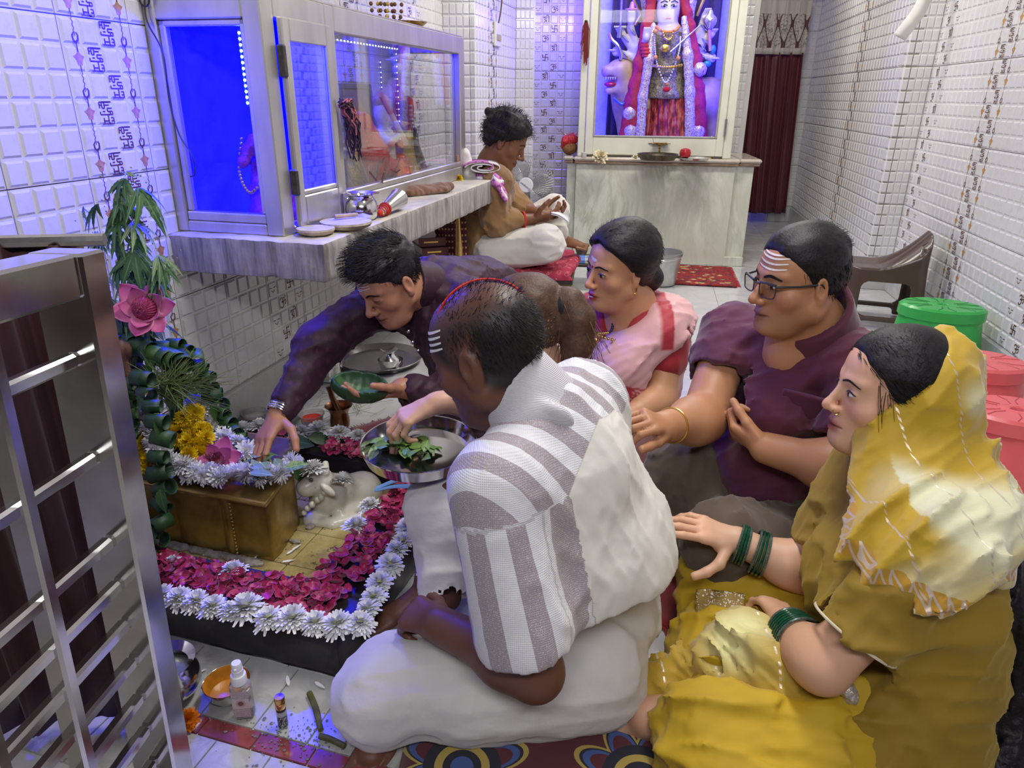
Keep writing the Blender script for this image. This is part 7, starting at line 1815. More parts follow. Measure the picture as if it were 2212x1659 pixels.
# ------------------------------------------------------------------ woman with the brown ponytail, mostly hidden
P5=Person('woman with a brown ponytail behind the balding man, hand over the leaf tray',(.08,1.62,0),SK_FAIR,.98)
p=P5;hc=D(1132,712,1.62);nb=A3(.095,1.64,.535);p.head(hc,unit(A3(-.90,.22,-.32)),(-.1,0,1),.94,neck=nb,neck_r=.048,fem=True)
LS,RS=A3(.09,1.50,.48),A3(.16,1.78,.48);LE,LWr=A3(-.02,1.52,.34),D(940,872,1.56);RE=A3(.02,1.80,.3);RW=A3(-.1,1.75,.25)
LE=D(1040,862,1.60)
p.arm(LS,LE,LWr,(.044,.038,.026));p.arm(RS,RE,RW,(.042,.036,.026));p.S.cap(nb,A3(.13,1.64,.3),.07,.1,.05);p.S.cap(LS,RS,.045,.045,.04)
p.hand(LWr,unit(D(860,905,1.53)-LWr+A3(0,0,-.005)),A3(.1,.15,-1),'L',(.62,.75,.85,.95),.02,(.35,.75),.98)
p.hand(RW,A3(-1,0,-.2),A3(0,0,-1),'R',fine=False)
p.body(.0078)
tiep=D(1205,658,1.60)
ln5= lambda q:-.72*q[...,1]+.66*q[...,2]+.004
def ex5(S):
    S.cap(p.hw((0,-.08,.02)),tiep,.045,.022,.03)
    S.chain([D(1206,660,1.60),D(1232,655,1.585),D(1250,690,1.57),D(1247,745,1.56),D(1225,790,1.56)],[.022,.032,.036,.034,.018],.02)
p.hair('hair',M_HAIRB, lambda q:.014+.008*np.clip((q[...,2]-.03)/.06,0,1),ln5,.0035,.0025,34,ex5,aniso=(1.8,.35,1))
rt=p.scalp_roots(1100,ln5, lambda q:.018+0*q[...,0],6);tie=tiep;p.strands('hair_strands',M_HAIRB2,[a for a,_ in rt],[unit(tie-a)+(a-p.head_c)*2.2 for a,_ in rt],[.07]*len(rt),.0017,.04,0,3,4)
rn=np.random.RandomState(3);r0=[D(1232+rn.normal(0,9),655+rn.normal(0,7),1.58+rn.normal(0,.012)) for _ in range(260)];p.strands('ponytail_strands',M_HAIRB2,r0,[unit(A3(.18+rn.normal(0,.15),-.1,-.6)) for _ in r0],[.10+.06*rn.rand() for _ in r0],.0018,.10,.6,4,5)
m=MB();m.tube([D(1212,660,1.592)+frame(A3(0,1,0),A3(.9,-.2,.1))@A3(.029*math.cos(a),.034*math.sin(a),0) for a in np.linspace(0,6.283,25)[:-1]],.011,8,closed=True);m.build('hair_tie',M_BLACK,p.root,world=True)
t=NT('mint_print_cotton');v=t.coord();n=t.noise(v,18,4,.6,1.5);M_MINT=t.bsdf(t.ramp(n,[(.40,(.30,.45,.44)),(.48,(.56,.62,.60)),(.62,(.58,.64,.62)),(.68,(.10,.09,.12))]),.8,0,t.bump(t.noise(v,60),.2,.003),Sheen_Weight=.3)
S=Solid();S.cap(A3(.12,1.63,.45),A3(.15,1.64,.2),.13,.15,.06);S.cap(LS,RS,.07,.07,.05);S.cap(LS,between(LS,LE,.55),.065,.06,.04);S.cap(RS,between(RS,RE,.6),.07,.065,.04);S.cap(A3(.2,1.66,.1),A3(-.06,1.60,.08),.13,.11,.06);S.cap(A3(.2,1.7,.1),A3(-.12,1.82,.08),.13,.1,.06);S.cap(nb,hc,.055,.09,.01,'s');S.cut(A3(0,0,.006),(0,0,-1))
S.cap(nb+A3(.06,-.02,-.01),LS+A3(.03,0,.03),.05,.05,.04)
p.cloth('dress',S,M_MINT,.0095, lambda P:folds(P,(.3,.2,-.9),20,.007,4,.2),.009,floor=.004)

# ------------------------------------------------------------------ young man reaching over the flowers
P6=Person('young man in a dark maroon kurta leaning over and reaching into the flowers',(-.25,2.45,0),srgb('b07d60'),1.04)
p=P6;hc=D(842,608,2.05);nb=A3(-.275,2.15,.650);p.lip=np.array(srgb('74473f'))
p.head(hc,unit(A3(-.60,-.62,-.52)),(-.25,-.22,1),.98,fat=-.002,neck=nb,neck_r=.054)
RS,LS=A3(-.40,2.22,.60),A3(-.12,2.12,.58);RE,RW=D(690,745,2.02),D(603,893,1.84);LE,LWr=D(985,870,2.0),D(868,838,1.95)
p.arm(RS,RE,RW,(.05,.042,.029));p.arm(LS,LE,LWr,(.05,.042,.029));p.S.cap(nb,A3(-.15,2.40,.5),.06,.08,.06);p.S.cap(LS,RS,.05,.05,.05)
p.hand(RW,unit(D(565,955,1.77)-RW),A3(.1,-.25,-.9),'R',(.30,.28,.35,.42),.10,(.70,.5),1.02)
p.hand(LWr,unit(D(795,858,1.90)-LWr),A3(-.1,.2,.9),'L',(.35,.35,.4,.45),.04,(.5,.4),1.0)
p.S.cap(A3(-.12,2.6,.08),A3(-.2,2.5,.08),.05,.05)
p.body(.0078)
p.eyes(.12,(0,0),.0066)
p.tilak((.050,.058,.066),.036,.0032,.003);p.tilak((.042,),.02,.003,.001,.016)
ln6= lambda q:np.minimum(-.60*q[...,1]+.78*q[...,2]-.006,.3)
th6= lambda q:.005+.030*np.clip((q[...,2]-.045)/.05,0,1)**1.3*(np.clip((q[...,1]+.10)/.14,.35,1))
p.hair('hair',M_HAIRK,th6,ln6,.0035,.007,40,aniso=(1.7,.5,1))
rt=p.scalp_roots(2600,ln6,th6,15);p.strands('hair_strands',M_HAIRK,[a for a,_ in rt],[p.head_R@(u*.35+A3(.25,.55 if u[2]>.3 else -.2,.35 if u[2]>.3 else -.7)) for _,u in rt],[.040 if u[2]>.35 else .014 for _,u in rt],.00095,.16,.6,7,4)
t=NT('maroon_kurta_cloth');v=t.coord();dm=t.voro(t.mapping(v,(1,1,.6)),46,rnd=.15);M_KUR6=t.bsdf(t.mix(t.math('LESS_THAN',dm,.30),(.026,.003,.012),(.050,.008,.026)),.65,0,t.bump(t.noise(v,60,4),.15,.003),Sheen_Weight=.12,Sheen_Tint=(.6,.4,.6,1))
S=Solid();S.cap(A3(-.245,2.26,.56),A3(-.06,2.55,.46),.135,.150,.08);S.cap(A3(-.25,2.22,.615),A3(-.11,2.46,.57),.095,.10,.08);S.cap(A3(-.08,2.5,.44),A3(-.02,2.66,.2),.15,.16,.08);S.cap(LS+A3(-.01,.02,0),RS+A3(.01,0,0),.085,.085,.06);S.cap(RS,RE,.080,.062,.05);S.cap(RE,between(RE,RW,.93),.062,.042,.04);S.cap(LS,LE,.085,.072,.05);S.cap(LE,between(LE,LWr,.72),.072,.05,.04);S.cap(A3(-.2,2.15,.5),A3(-.14,2.22,.30),.10,.11,.06);S.cap(A3(-.14,2.22,.3),A3(-.12,2.4,.12),.12,.13,.06)
S.cap(A3(-.0,2.6,.12),A3(-.16,2.16,.10),.14,.10,.06);S.cap(A3(-.05,2.62,.12),A3(-.30,2.36,.10),.13,.10,.06);S.cap(nb+unit(hc-nb)*.05,hc,.045,.07,.01,'s')
S.cap(between(RE,RW,.82),RW+(RW-RE)*.2,.034,.034,.004,'s');S.cap(between(LE,LWr,.6),LWr+(LWr-LE)*.2,.036,.036,.004,'s')
S.cut(A3(0,0,.006),(0,0,-1));p.cloth('kurta',S,M_KUR6,.0082, lambda P:folds(P,RE-RS,22,.006,4,.2)+folds(P,(.4,.6,-.5),15,.006,8,.2),.013,floor=.004)
S=Solid();nk=unit(hc-nb);S.cap(nb,nb+nk*.075,.080,.070,.02);S.cap(nb-nk*.05,nb+nk*.12,.060,.062,.005,'s');S.cut(nb+nk*.065,nk);p.cloth('collar_band',S,M_KUR6,.0045)
bt=MB();bt.ball((0,0,0),(.006,.004,.006),8,6)
for (x,y,Y_) in ((849,694,2.02),(882,716,2.05),(891,740,2.06),(903,758,2.06)):
    o_=obj('button',bt.me('button',M_STEEL2),p.root,loc=D(x,y,Y_)-p.b)
for u,th,mt in ((.02,.004,M_STEEL2),(.06,.0035,pm('silver',(.7,.7,.72),.25,.9)),(.10,.005,M_STEEL2),(.13,.0045,M_BLACK)):ring(p,'bracelet',between(RW,RE,u*.7-.01),unit(RE-RW),.037,th,mt)

# ------------------------------------------------------------------ boy reading on the low bench
BY=4.2
P7=Person('boy in a brown kurta and white dhoti reading a booklet on the low bench',(.0,4.25,.27),srgb('7c5236'),1.08)
p=P7;hc=D(1092,305,BY);nb=A3(-.125,BY+.02,.84);p.head(hc,unit(A3(.86,-.12,-.48)),(.42,0,1),1.14,neck=nb,neck_r=.056)
RS,LS=A3(-.10,BY-.15,.76),A3(-.12,BY+.20,.77);RE,RW=D(1072,478,BY-.16),D(1150,474,BY-.10);LE,LWr=D(1120,450,BY+.12),D(1165,462,BY+.02)
p.arm(RS,RE,RW,(.05,.044,.03));p.arm(LS,LE,LWr,(.05,.044,.03));p.S.cap(nb,A3(-.16,BY,.5),.08,.1,.05);p.S.cap(LS,RS,.05,.05,.05)
p.hand(RW,A3(.9,.15,.12),A3(-.1,.6,.8),'R',(.45,.45,.5,.5),fine=True);p.hand(LWr,A3(.8,-.2,.0),A3(0,-.5,.8),'L',(.6,.6,.6,.6),fine=False)
p.foot(D(1212,508,BY+.1),A3(.9,.1,-.1),(0,-.3,1),'R',1.0, True)
p.body(.0095);p.eyes(.12,(0,0),.0062)
ln7= lambda q:-.66*q[...,1]+.74*q[...,2]+.002
th7= lambda q:.012+.022*np.clip((q[...,2]-.03)/.05,0,1)+.012*np.clip(-q[...,1]/.08,0,1)*(q[...,2]<.04)
p.hair('hair',M_HAIRK,th7,ln7,.0045,.012,34, lambda S:S.ell(p.hw((0,-.135,.075)),(.032,.028,.028),p.head_R,.01))
rt=p.scalp_roots(900,ln7,th7,21);p.strands('curls',M_HAIRK,[a for a,_ in rt],[p.head_R@(u+A3(0,.4,0)) for _,u in rt],[.035]*len(rt),.0013,.5,.5,3,4)
M_BRK=cloth('brown_kurta_cloth',(.26,.14,.05),.8,300,.3,.15,.2,6)
S=Solid();S.cap(A3(-.14,BY+.02,.70),A3(-.19,BY+.02,.46),.135,.14,.08);S.cap(A3(-.19,BY+.02,.46),A3(-.18,BY+.02,.36),.145,.16,.06);S.cap(RS,LS,.085,.085,.06);S.cap(RS,RE,.085,.072,.05);S.cap(RE,between(RE,RW,.45),.072,.062,.04);S.cap(LS,LE,.085,.07,.05);S.cap(LE,between(LE,LWr,.3),.07,.06,.04);S.cap(nb+A3(0,0,-.03),A3(-.14,BY,.72),.085,.12,.05);S.cap(nb,hc,.06,.09,.01,'s')
p.cloth('kurta',S,M_BRK,.010, lambda P:folds(P,(.3,0,-.9),16,.008,4,.25)+folds(P,(.8,0,-.4),24,.006,2,.2),.014)
M_DHOTI=cloth('white_dhoti',(.66,.63,.57),.85,300,.3,.06,.2,6)
S=Solid();S.cap(A3(-.12,BY-.10,.36),D(1180,528,BY-.20),.12,.10,.06);S.cap(D(1180,528,BY-.20),A3(.12,BY+.02,.34),.09,.07,.05);S.cap(A3(-.12,BY+.14,.36),D(1195,455,BY+.18),.12,.085,.06);S.cap(D(1195,455,BY+.18),D(1205,500,BY+.1),.08,.06,.05);S.cap(A3(0,BY,.36),A3(.12,BY-.02,.36),.10,.10,.05);S.cut(A3(0,0,.279),(0,0,-1))
p.cloth('dhoti',S,M_DHOTI,.010, lambda P:folds(P,(.9,-.2,.1),18,.008,6,.2),.011)
ring(p,'wrist_thread',between(RW,RE,.25),unit(RE-RW),.042,.007,M_REDT)

# ================================================================== STEEL GATE, NEAR LEFT
GA=math.radians(4);g_d=A3(math.sin(GA),math.cos(GA),0)
GATE=thing('steel_gate',(-.590,.897,0),'shiny stainless steel barred gate leaf standing open at the near left','gate',-GA)
GATE.rotation_euler=(math.radians(-3.2),0,-GA)
M_GATE=pm('mirror_steel',(.66,.65,.63),.16,1.0,.12,18,.02,rvar=.16)
def gbar(name,y0,y1,z0,z1,th,x=0.0,parent=None):
    m=MB();m.box((x,-(y0+y1)/2,(z0+z1)/2),(th,abs(y1-y0),z1-z0), None,.004); return m.build(name,M_GATE,parent or GATE)
gbar('stile',0,.052,.02,1.007,.075);gbar('stile',.62,.672,.02,1.007,.075);gbar('top_rail',.052,.62,.950,1.007,.062);gbar('bottom_rail',.052,.62,.05,.10,.062)
for L_ in (.19,.315,.44,.56):gbar('upright',L_-.011,L_+.011,.10,.95,.03)
for z in (.865,.72,.585,.511,.441,.371,.301,.236,.165):gbar('rung',.052,.62,z-.010,z+.010,.018)
for z in (.30,.80):m=MB();m.lathe([(.010,-.04),(.012,-.04),(.012,.04),(.010,.04)],14,(0.0,.012,z),cap0=True,cap1=True);m.build('hinge_pin',M_GATE,GATE)
# dark maroon door curtain behind the gate
M_DMAR=cloth('dark_maroon_curtain',(.045,.006,.012),.6,200,.2)
v_,f_=curtain_sheet(0,.49,0.03,.985,0,70,8,.02,6,5)
CT2=thing('door_curtain',(-1.14,1.00,0),'dark maroon curtain hanging behind the steel gate','curtain',.18);sheet_obj('panel',(v_,f_),M_DMAR,CT2)
m=MB();m.tube([(-.03,0,.99),(.52,0,.99)],.01,8);m.build('rod',M_STEEL,CT2)

# ================================================================== THINGS ON THE NEAR FLOOR
FZ=.0075
lathe_thing('steel_water_pot',[(0,.001),(.030,0),(.052,.012),(.064,.035),(.062,.058),(.050,.074),(.047,.080),(.058,.092),(.060,.094),(.055,.090),(.044,.080),(.048,.07),(.058,.052),(.058,.034),(.045,.014),(0,.006)],G(372,1500,FZ),'shiny steel water pot half hidden behind the gate stile','pot',M_STEEL2,44)
t=NT('still_water');M_WATER=t.bsdf((.5,.52,.5),.03,0, None,Transmission_Weight=.7,IOR=1.33)
m=MB();m.lathe([(.05,.064),(0,.064)],32);o_=m.build('pot_water',M_WATER);o_.location=G(372,1500,FZ);tag(o_,'still water surface inside the steel pot by the gate','water')
o_=obj('leaf_sprig',leaf_mesh('leaf_sprig',M_DARKL,1,.25,-.3,.1),loc=G(372,1500,.072),rot=(0,-1.25,2.2),scale=.075);tag(o_,'narrow green leaf sticking out of the steel water pot','leaf')
t=thing('turmeric_bowl',tuple(G(495,1506,FZ)),'steel bowl coated with orange turmeric paste','bowl')
m=MB();m.lathe([(0,.001),(.026,0),(.040,.018),(.046,.044),(.0475,.045)],40);m.build('bowl',M_STEEL2,t)
m=MB();m.lathe([(.0465,.0452),(.044,.040),(.036,.016),(.022,.007),(0,.007)],40);m.build('paste',pm('turmeric_paste',(.50,.20,.012),.35,0,.3,26,.3),t)
# spray bottle
t=thing('spray_bottle',tuple(G(530,1546,FZ)),'clear square spray bottle with white pump and printed label','bottle',.12)
tt=NT('clear_plastic');M_CLEAR=tt.bsdf((.86,.82,.82),.08,0, None,Transmission_Weight=.75,IOR=1.2)
m=MB();m.box((0,0,.046),(.040,.026,.092), None,.006);m.build('body',M_CLEAR,t)
m=MB();m.box((0,0,.010),(.036,.022,.014), None,.004);m.build('pink_liquid',pm('pink_liquid',(.42,.12,.13),.1),t)
tt=NT('bottle_label');v=tt.coord();sp=tt.sep(v)
ln_=tt.math('MULTIPLY',tt.math('GREATER_THAN',tt.math('FRACT',tt.math('MULTIPLY',sp[2],330.0)),.55),tt.math('GREATER_THAN',tt.noise(tt.mapping(v,(700,1,330)),1,1),.42))
rr=tt.math('SQRT',tt.math('ADD',tt.math('POWER',sp[0],2.0),tt.math('POWER',tt.math('SUBTRACT',sp[2],.047),2.0)))
emb=tt.math('LESS_THAN',rr,.0095);nl=tt.math('LESS_THAN',tt.math('ABSOLUTE',tt.math('SUBTRACT',sp[2],.047)),.012)
c_=tt.mix(tt.math('MULTIPLY',ln_,tt.math('SUBTRACT',1.0,nl)),(.55,.45,.43),(.20,.16,.18));c_=tt.mix(emb,c_,tt.mix(tt.math('LESS_THAN',rr,.0055),(.45,.28,.22),(.16,.06,.05)))
M_LABEL=tt.bsdf(c_,.4);m=MB();m.box((0,-.0138,.045),(.034,.0006,.066));m.build('label',M_LABEL,t, False)
M_WPL=pm('white_plastic',(.74,.74,.76),.3,0,.03)
m=MB();m.lathe([(.0155,.092),(.0155,.110),(.0145,.112),(.0115,.112),(.0115,.124),(.0105,.124),(.0105,.136),(.0090,.141),(0,.1415)],28,cap0=True);PUMP=m.build('pump',M_WPL,t)
m=MB();m.box((0,-.011,.132),(.005,.006,.005), None,.001);m.build('nozzle',M_WPL,PUMP)
# roll-on perfume
t=thing('perfume_roll_on',tuple(G(612,1566,FZ)),'tiny perfume roll-on bottle with a gold cap','bottle')
tt=NT('perfume_label');v=tt.coord();sp=tt.sep(v);n=tt.noise(v,330,2);c_=tt.mix(tt.math('MULTIPLY',tt.math('LESS_THAN',sp[2],.03),tt.math('GREATER_THAN',n,.55)),(.03,.035,.035),(.42,.40,.40));c_=tt.mix(tt.math('LESS_THAN',tt.math('ABSOLUTE',tt.math('SUBTRACT',sp[2],.036)),.006),c_,(.40,.42,.46))
m=MB();m.lathe([(0,0),(.0098,0),(.0102,.003),(.0102,.046),(.008,.049)],24);m.build('vial',tt.bsdf(c_,.15),t)
m=MB();m.lathe([(.0098,.048),(.0105,.049),(.0105,.074),(.0095,.076),(0,.0765)],24);m.build('cap',pm('gold_cap',(.72,.45,.15),.15,1.0,.05),t)
M_OR=pm('orange_petal',(.75,.20,.004),.6,0,.2,60);ME_MARI_O=flower_mesh('orange_marigold',M_OR,170,.023,.034,12,.36,.1,9)
tag(obj('orange_marigold',ME_MARI_O,loc=G(408,1556,.016),rot=(.7,.25,0),scale=1.05),'orange marigold head beside the steel water pot','flower')
M_TWIG=pm('green_twig',(.10,.10,.025),.6,0,.4,40,.3)
m=MB();m.tube(bez([G(668,1497,.013),G(682,1530,.013),G(693,1577,.013)],10),[.0065]*8+[.0055]*3,8);tag(m.build('green_twig',M_TWIG),'short green twig lying upright in view on the wet tiles','twig')
m=MB();m.tube(bez([G(690,1590,.013),G(712,1596,.013),G(745,1612,.013)],10),.006,8);tag(m.build('green_twig',M_TWIG),'short green twig poking out from under the man\'s knee','twig')
# water drops on the tiles
m=MB();rnd=random.Random(31)
for k in range(200):
    x,y=rnd.gauss(640,60),rnd.gauss(1595,28);r_=abs(rnd.gauss(0,.0012))+.0008;m.ball(G(x,y,FZ-.0004),(r_,r_*rnd.uniform(.6,1.3),.0010),8,4)
tag(m.build('water_drops',M_WATER),'water drops splashed over the white and red floor tiles','water', None,'stuff')

# ================================================================== TRAY OF LEAVES AND VESSELS BEHIND
TC=D(905,962,1.50)
t=thing('leaf_tray',tuple(TC-A3(0,0,.02)),'round steel tray with a low rim holding green leaves, held by the balding man','tray')
m=MB();R0=.134;m.lathe([(0,0),(R0-.012,0),(R0,.030),(R0+.003,.031),(R0+.004,.029),(R0-.009,-.003),(0,-.003)],56,R=rotx(.05));m.build('dish',M_STEEL2,t)
rnd=random.Random(17)
for k in range(44):
    a,r_=rnd.uniform(0,6.28),rnd.uniform(0,.072);p_=TC+A3(-.030+r_*math.cos(a)*1.2,.0+r_*math.sin(a)*.8,-.010+rnd.uniform(0,.022)*(1-r_/.08))
    tag(obj('bel_leaf',ME_BEL if k%4 else ME_BELP,loc=p_,rot=(rnd.uniform(-.7,.7),rnd.uniform(-.6,.5),rnd.uniform(0,6.3)),scale=rnd.uniform(.030,.046)),'green bel leaf in the heap on the held steel tray','leaf','bel leaves on the tray')
tag(obj('bel_leaf',ME_BEL,loc=TC+A3(.055,.0,-.010),rot=(.1,-.1,2.6),scale=.028),'single small leaf apart from the heap on the held tray','leaf')
lathe_thing('large_plate',[(0,0),(.17,0),(.195,.022),(.20,.022),(.202,.020),(.176,-.004),(0,-.004)],G(822,778,.012),'large empty steel plate on the floor behind the young man\'s arm','plate',M_STEEL,56)
lathe_thing('steel_lota',[(0,.0),(.03,0),(.045,.02),(.045,.035),(.026,.058),(.024,.066),(.040,.078),(.041,.08),(.026,.072),(0,.07)],G(842,790,.055),'small steel lota standing on a bowl beside the large plate','pot',M_STEEL2)
lathe_thing('steel_bowl',[(0,.0),(.042,0),(.055,.03),(.058,.055),(.0595,.056),(.054,.03),(.04,.006),(0,.006)],G(845,800,.0045),'steel bowl under the small lota beside the large plate','bowl',M_STEEL2)
lathe_thing('steel_pail',[(0,.0),(.050,0),(.054,.004),(.060,.09),(.063,.092),(.058,.09),(.052,.01),(0,.008)],G(715,818,.0045),'small straight sided steel pail near the left wall skirting','pail',M_STEEL2)
M_COPPER=pm('dark_copper',(.20,.085,.04),.28,.9,.3,30,.05)
t=thing('copper_mortar',tuple(G(735,918,.0045)),'dark copper cup with a spouted ladle resting in it','vessel')
m=MB();m.lathe([(0,0),(.036,0),(.038,.02),(.034,.05),(.040,.072),(.052,.082),(.053,.084),(.044,.078),(.036,.06),(.03,.03),(0,.026)],36);m.build('cup',M_COPPER,t)
m=MB();m.tube(bez([A3(.005,0,.04),A3(-.02,.01,.10),A3(-.035,.02,.155)],10),[.022,.022,.021,.020,.019,.018,.0175,.017,.017,.019,.021],12,flat=.6);m.build('ladle_spout',M_COPPER,t)
for (x,y,lab,red) in ((675,915,'clear plastic tub of red powder behind the flowers', True),(632,902,'clear plastic tub partly hidden behind the reaching wrist', False),(552,912,'clear plastic tub behind the white flowers on the back rim', False)):
    t=thing('plastic_tub',tuple(G(x,y,.02)),lab,'tub');m=MB();m.lathe([(0,0),(.038,0),(.046,.04),(.050,.041),(.050,.044),(.044,.042),(.036,.003),(0,.003)],36);m.build('tub',M_CLEAR,t)
    m=MB();m.lathe([(.041,.024),(.02,.028),(0,.026)],28);m.build('powder',pm('red_powder',(.50,.03,.012),.9,0,.2,80,.4) if red else pm('white_powder',(.6,.56,.5),.9),t)
# leaf bowl in the young man's hand
t=thing('leaf_bowl',tuple(D(778,835,1.90)),'dark green stitched leaf bowl held by the young man','bowl')
s=Solid();s.ell((0,0,0),(.085,.05,.048));s.ell((0,-.012,.035),(.078,.042,.05),k=.004,op='s');v_,f_=s.skin(.004,disp=lambda P:.002*vnoise(P*40),dmax=.003);obj('bowl',mesh('bowl',v_@roty(.15).T,f_,M_DARKL, True, None),t)
m=MB();rnd=random.Random(9)
for k in range(60):
    x,y=rnd.uniform(700,800),rnd.uniform(835,900);p0=G(x,y,.008);a=rnd.uniform(0,6.3);m.tube([p0,p0+A3(.05*math.cos(a),.05*math.sin(a),.008),p0+A3(.10*math.cos(a+.3),.10*math.sin(a+.3),0)],.0009,4)
tag(m.build('loose_grass',M_GRASS),'loose dry grass blades scattered on the floor behind the copper cup','grass', None,'stuff')
# face mask by the tray
t=thing('face_mask',tuple(D(880,1048,1.62)),'crumpled pale teal face mask strap on the petals below the tray','mask')
M_TEAL=cloth('teal_mask',(.16,.36,.36),.8)
m=MB();m.tube(bez([D(812,1056,1.66)-np.array(t.location),D(850,1040,1.66)-np.array(t.location),D(900,1028,1.64)-np.array(t.location),D(945,1030,1.60)-np.array(t.location)],12),.010,8,flat=.35);m.tube(bez([D(812,1058,1.66)-np.array(t.location),D(860,1050,1.64)-np.array(t.location),D(945,1055,1.58)-np.array(t.location)],12),.011,8,flat=.3);m.build('strap',M_TEAL,t)
s=Solid();s.cap(D(940,1040,1.60)-np.array(t.location),D(962,1030,1.58)-np.array(t.location),.022,.018,.02);v_,f_=s.skin(.004,disp=lambda P:.006*vnoise(P*50),dmax=.007);obj('folded_mask',mesh('folded_mask',v_,f_,pm('pale_mask',(.55,.56,.62),.8), True, None),t)

# ================================================================== RUGS
def rug_mat(name,kind):
    t=NT(name);v=t.coord();sp=t.sep(v);x,y=sp[0],sp[1]
    wv=t.math('ADD',t.math('MULTIPLY',t.wave(v,420,0,0,'X'),.5),t.math('MULTIPLY',t.wave(v,420,0,0,'Y'),.5))
    if kind=='floral':
        def cell(px,py,per,ox=0,oy=0):
            cx=t.math('SUBTRACT',t.math('MULTIPLY',t.math('FRACT',t.math('ADD',t.math('DIVIDE',x,per),ox)),per),per/2);cy=t.math('SUBTRACT',t.math('MULTIPLY',t.math('FRACT',t.math('ADD',t.math('DIVIDE',y,per),oy)),per),per/2)
            return t.math('SQRT',t.math('ADD',t.math('MULTIPLY',cx,cx),t.math('MULTIPLY',cy,cy))),t.math('ARCTAN2',cy,cx)
        r,a=cell(0,0,.34,.15,.42)
        pet=t.math('ABSOLUTE',t.math('SINE',t.math('MULTIPLY',a,4.0)))
        ro=t.math('ADD',.085,t.math('MULTIPLY',pet,.050));rel=t.math('SUBTRACT',ro,r)
        c=t.mix(t.math('GREATER_THAN',rel,0),(.090,.004,.012),(.50,.36,.07))
        c=t.mix(t.math('GREATER_THAN',rel,.011),c,(.006,.006,.02));c=t.mix(t.math('GREATER_THAN',rel,.018),c,(.05,.10,.32));c=t.mix(t.math('GREATER_THAN',rel,.033),c,(.10,.005,.015))
        c=t.mix(t.math('LESS_THAN',r,.075),c,(.004,.005,.02));c=t.mix(t.math('LESS_THAN',t.math('ABSOLUTE',t.math('SUBTRACT',r,.045)),.008),c,(.5,.36,.07));c=t.mix(t.math('LESS_THAN',r,.022),c,(.05,.10,.32))
        r2,a2=cell(0,0,.34,.65,.92);rel2=t.math('SUBTRACT',t.math('ADD',.04,t.math('MULTIPLY',t.math('ABSOLUTE',t.math('SINE',t.math('MULTIPLY',a2,2.5))),.022)),r2)
        c=t.mix(t.math('GREATER_THAN',rel2,0),c,(.5,.36,.07));c=t.mix(t.math('GREATER_THAN',rel2,.012),c,(.05,.10,.32));c=t.mix(t.math('GREATER_THAN',rel2,.026),c,(.10,.005,.015))
        return t.bsdf(c,.9,0,t.bump(wv,.4,.003),Sheen_Weight=.25)
    if kind=='border':
        f=t.math('FRACT',t.math('MULTIPLY',y,9.0));r=t.math('SQRT',t.math('ADD',t.math('POWER',t.math('SUBTRACT',x,.028),2.0),t.math('POWER',t.math('DIVIDE',t.math('SUBTRACT',f,.5),9.0),2.0)))
        c=t.mix(t.math('LESS_THAN',r,.020),(.55,.40,.06),(.30,.012,.02));c=t.mix(t.math('LESS_THAN',r,.007),c,(.6,.58,.5))
        r3=t.math('SQRT',t.math('ADD',t.math('POWER',t.math('SUBTRACT',x,.034),2.0),t.math('POWER',t.math('DIVIDE',t.math('SUBTRACT',t.math('FRACT',t.math('ADD',t.math('MULTIPLY',y,9.0),.5)),.5),9.0),2.0)))
        c=t.mix(t.math('LESS_THAN',r3,.016),c,(.03,.06,.14));c=t.mix(t.math('LESS_THAN',r3,.008),c,(.18,.28,.40))
        c=t.mix(t.math('LESS_THAN',t.math('ABSOLUTE',t.math('SUBTRACT',x,.002)),.004),c,(.01,.01,.02));z=t.math('FRACT',t.math('MULTIPLY',y,26.0))
        c=t.mix(t.math('GREATER_THAN',x,.060),c,t.mix(t.math('LESS_THAN',t.math('ABSOLUTE',t.math('SUBTRACT',z,.5)),.2),(.012,.02,.07),(.5,.36,.1)));c=t.mix(t.math('GREATER_THAN',x,.092),c,(.28,.012,.02))
        return t.bsdf(c,.9,0,t.bump(wv,.4,.003),Sheen_Weight=.25)
    n=t.noise(v,3,4);q=t.wave(t.mapping(v,(1,1,1),(0,0,.78)),9,0,0,'X')
    return t.bsdf(t.ramp(n,[(.3,(.19,.006,.012)),(.7,(.30,.010,.018))]),.92,0,t.bump(t.math('ADD',t.math('MULTIPLY',q,.5),wv),.35,.006),Sheen_Weight=.4)
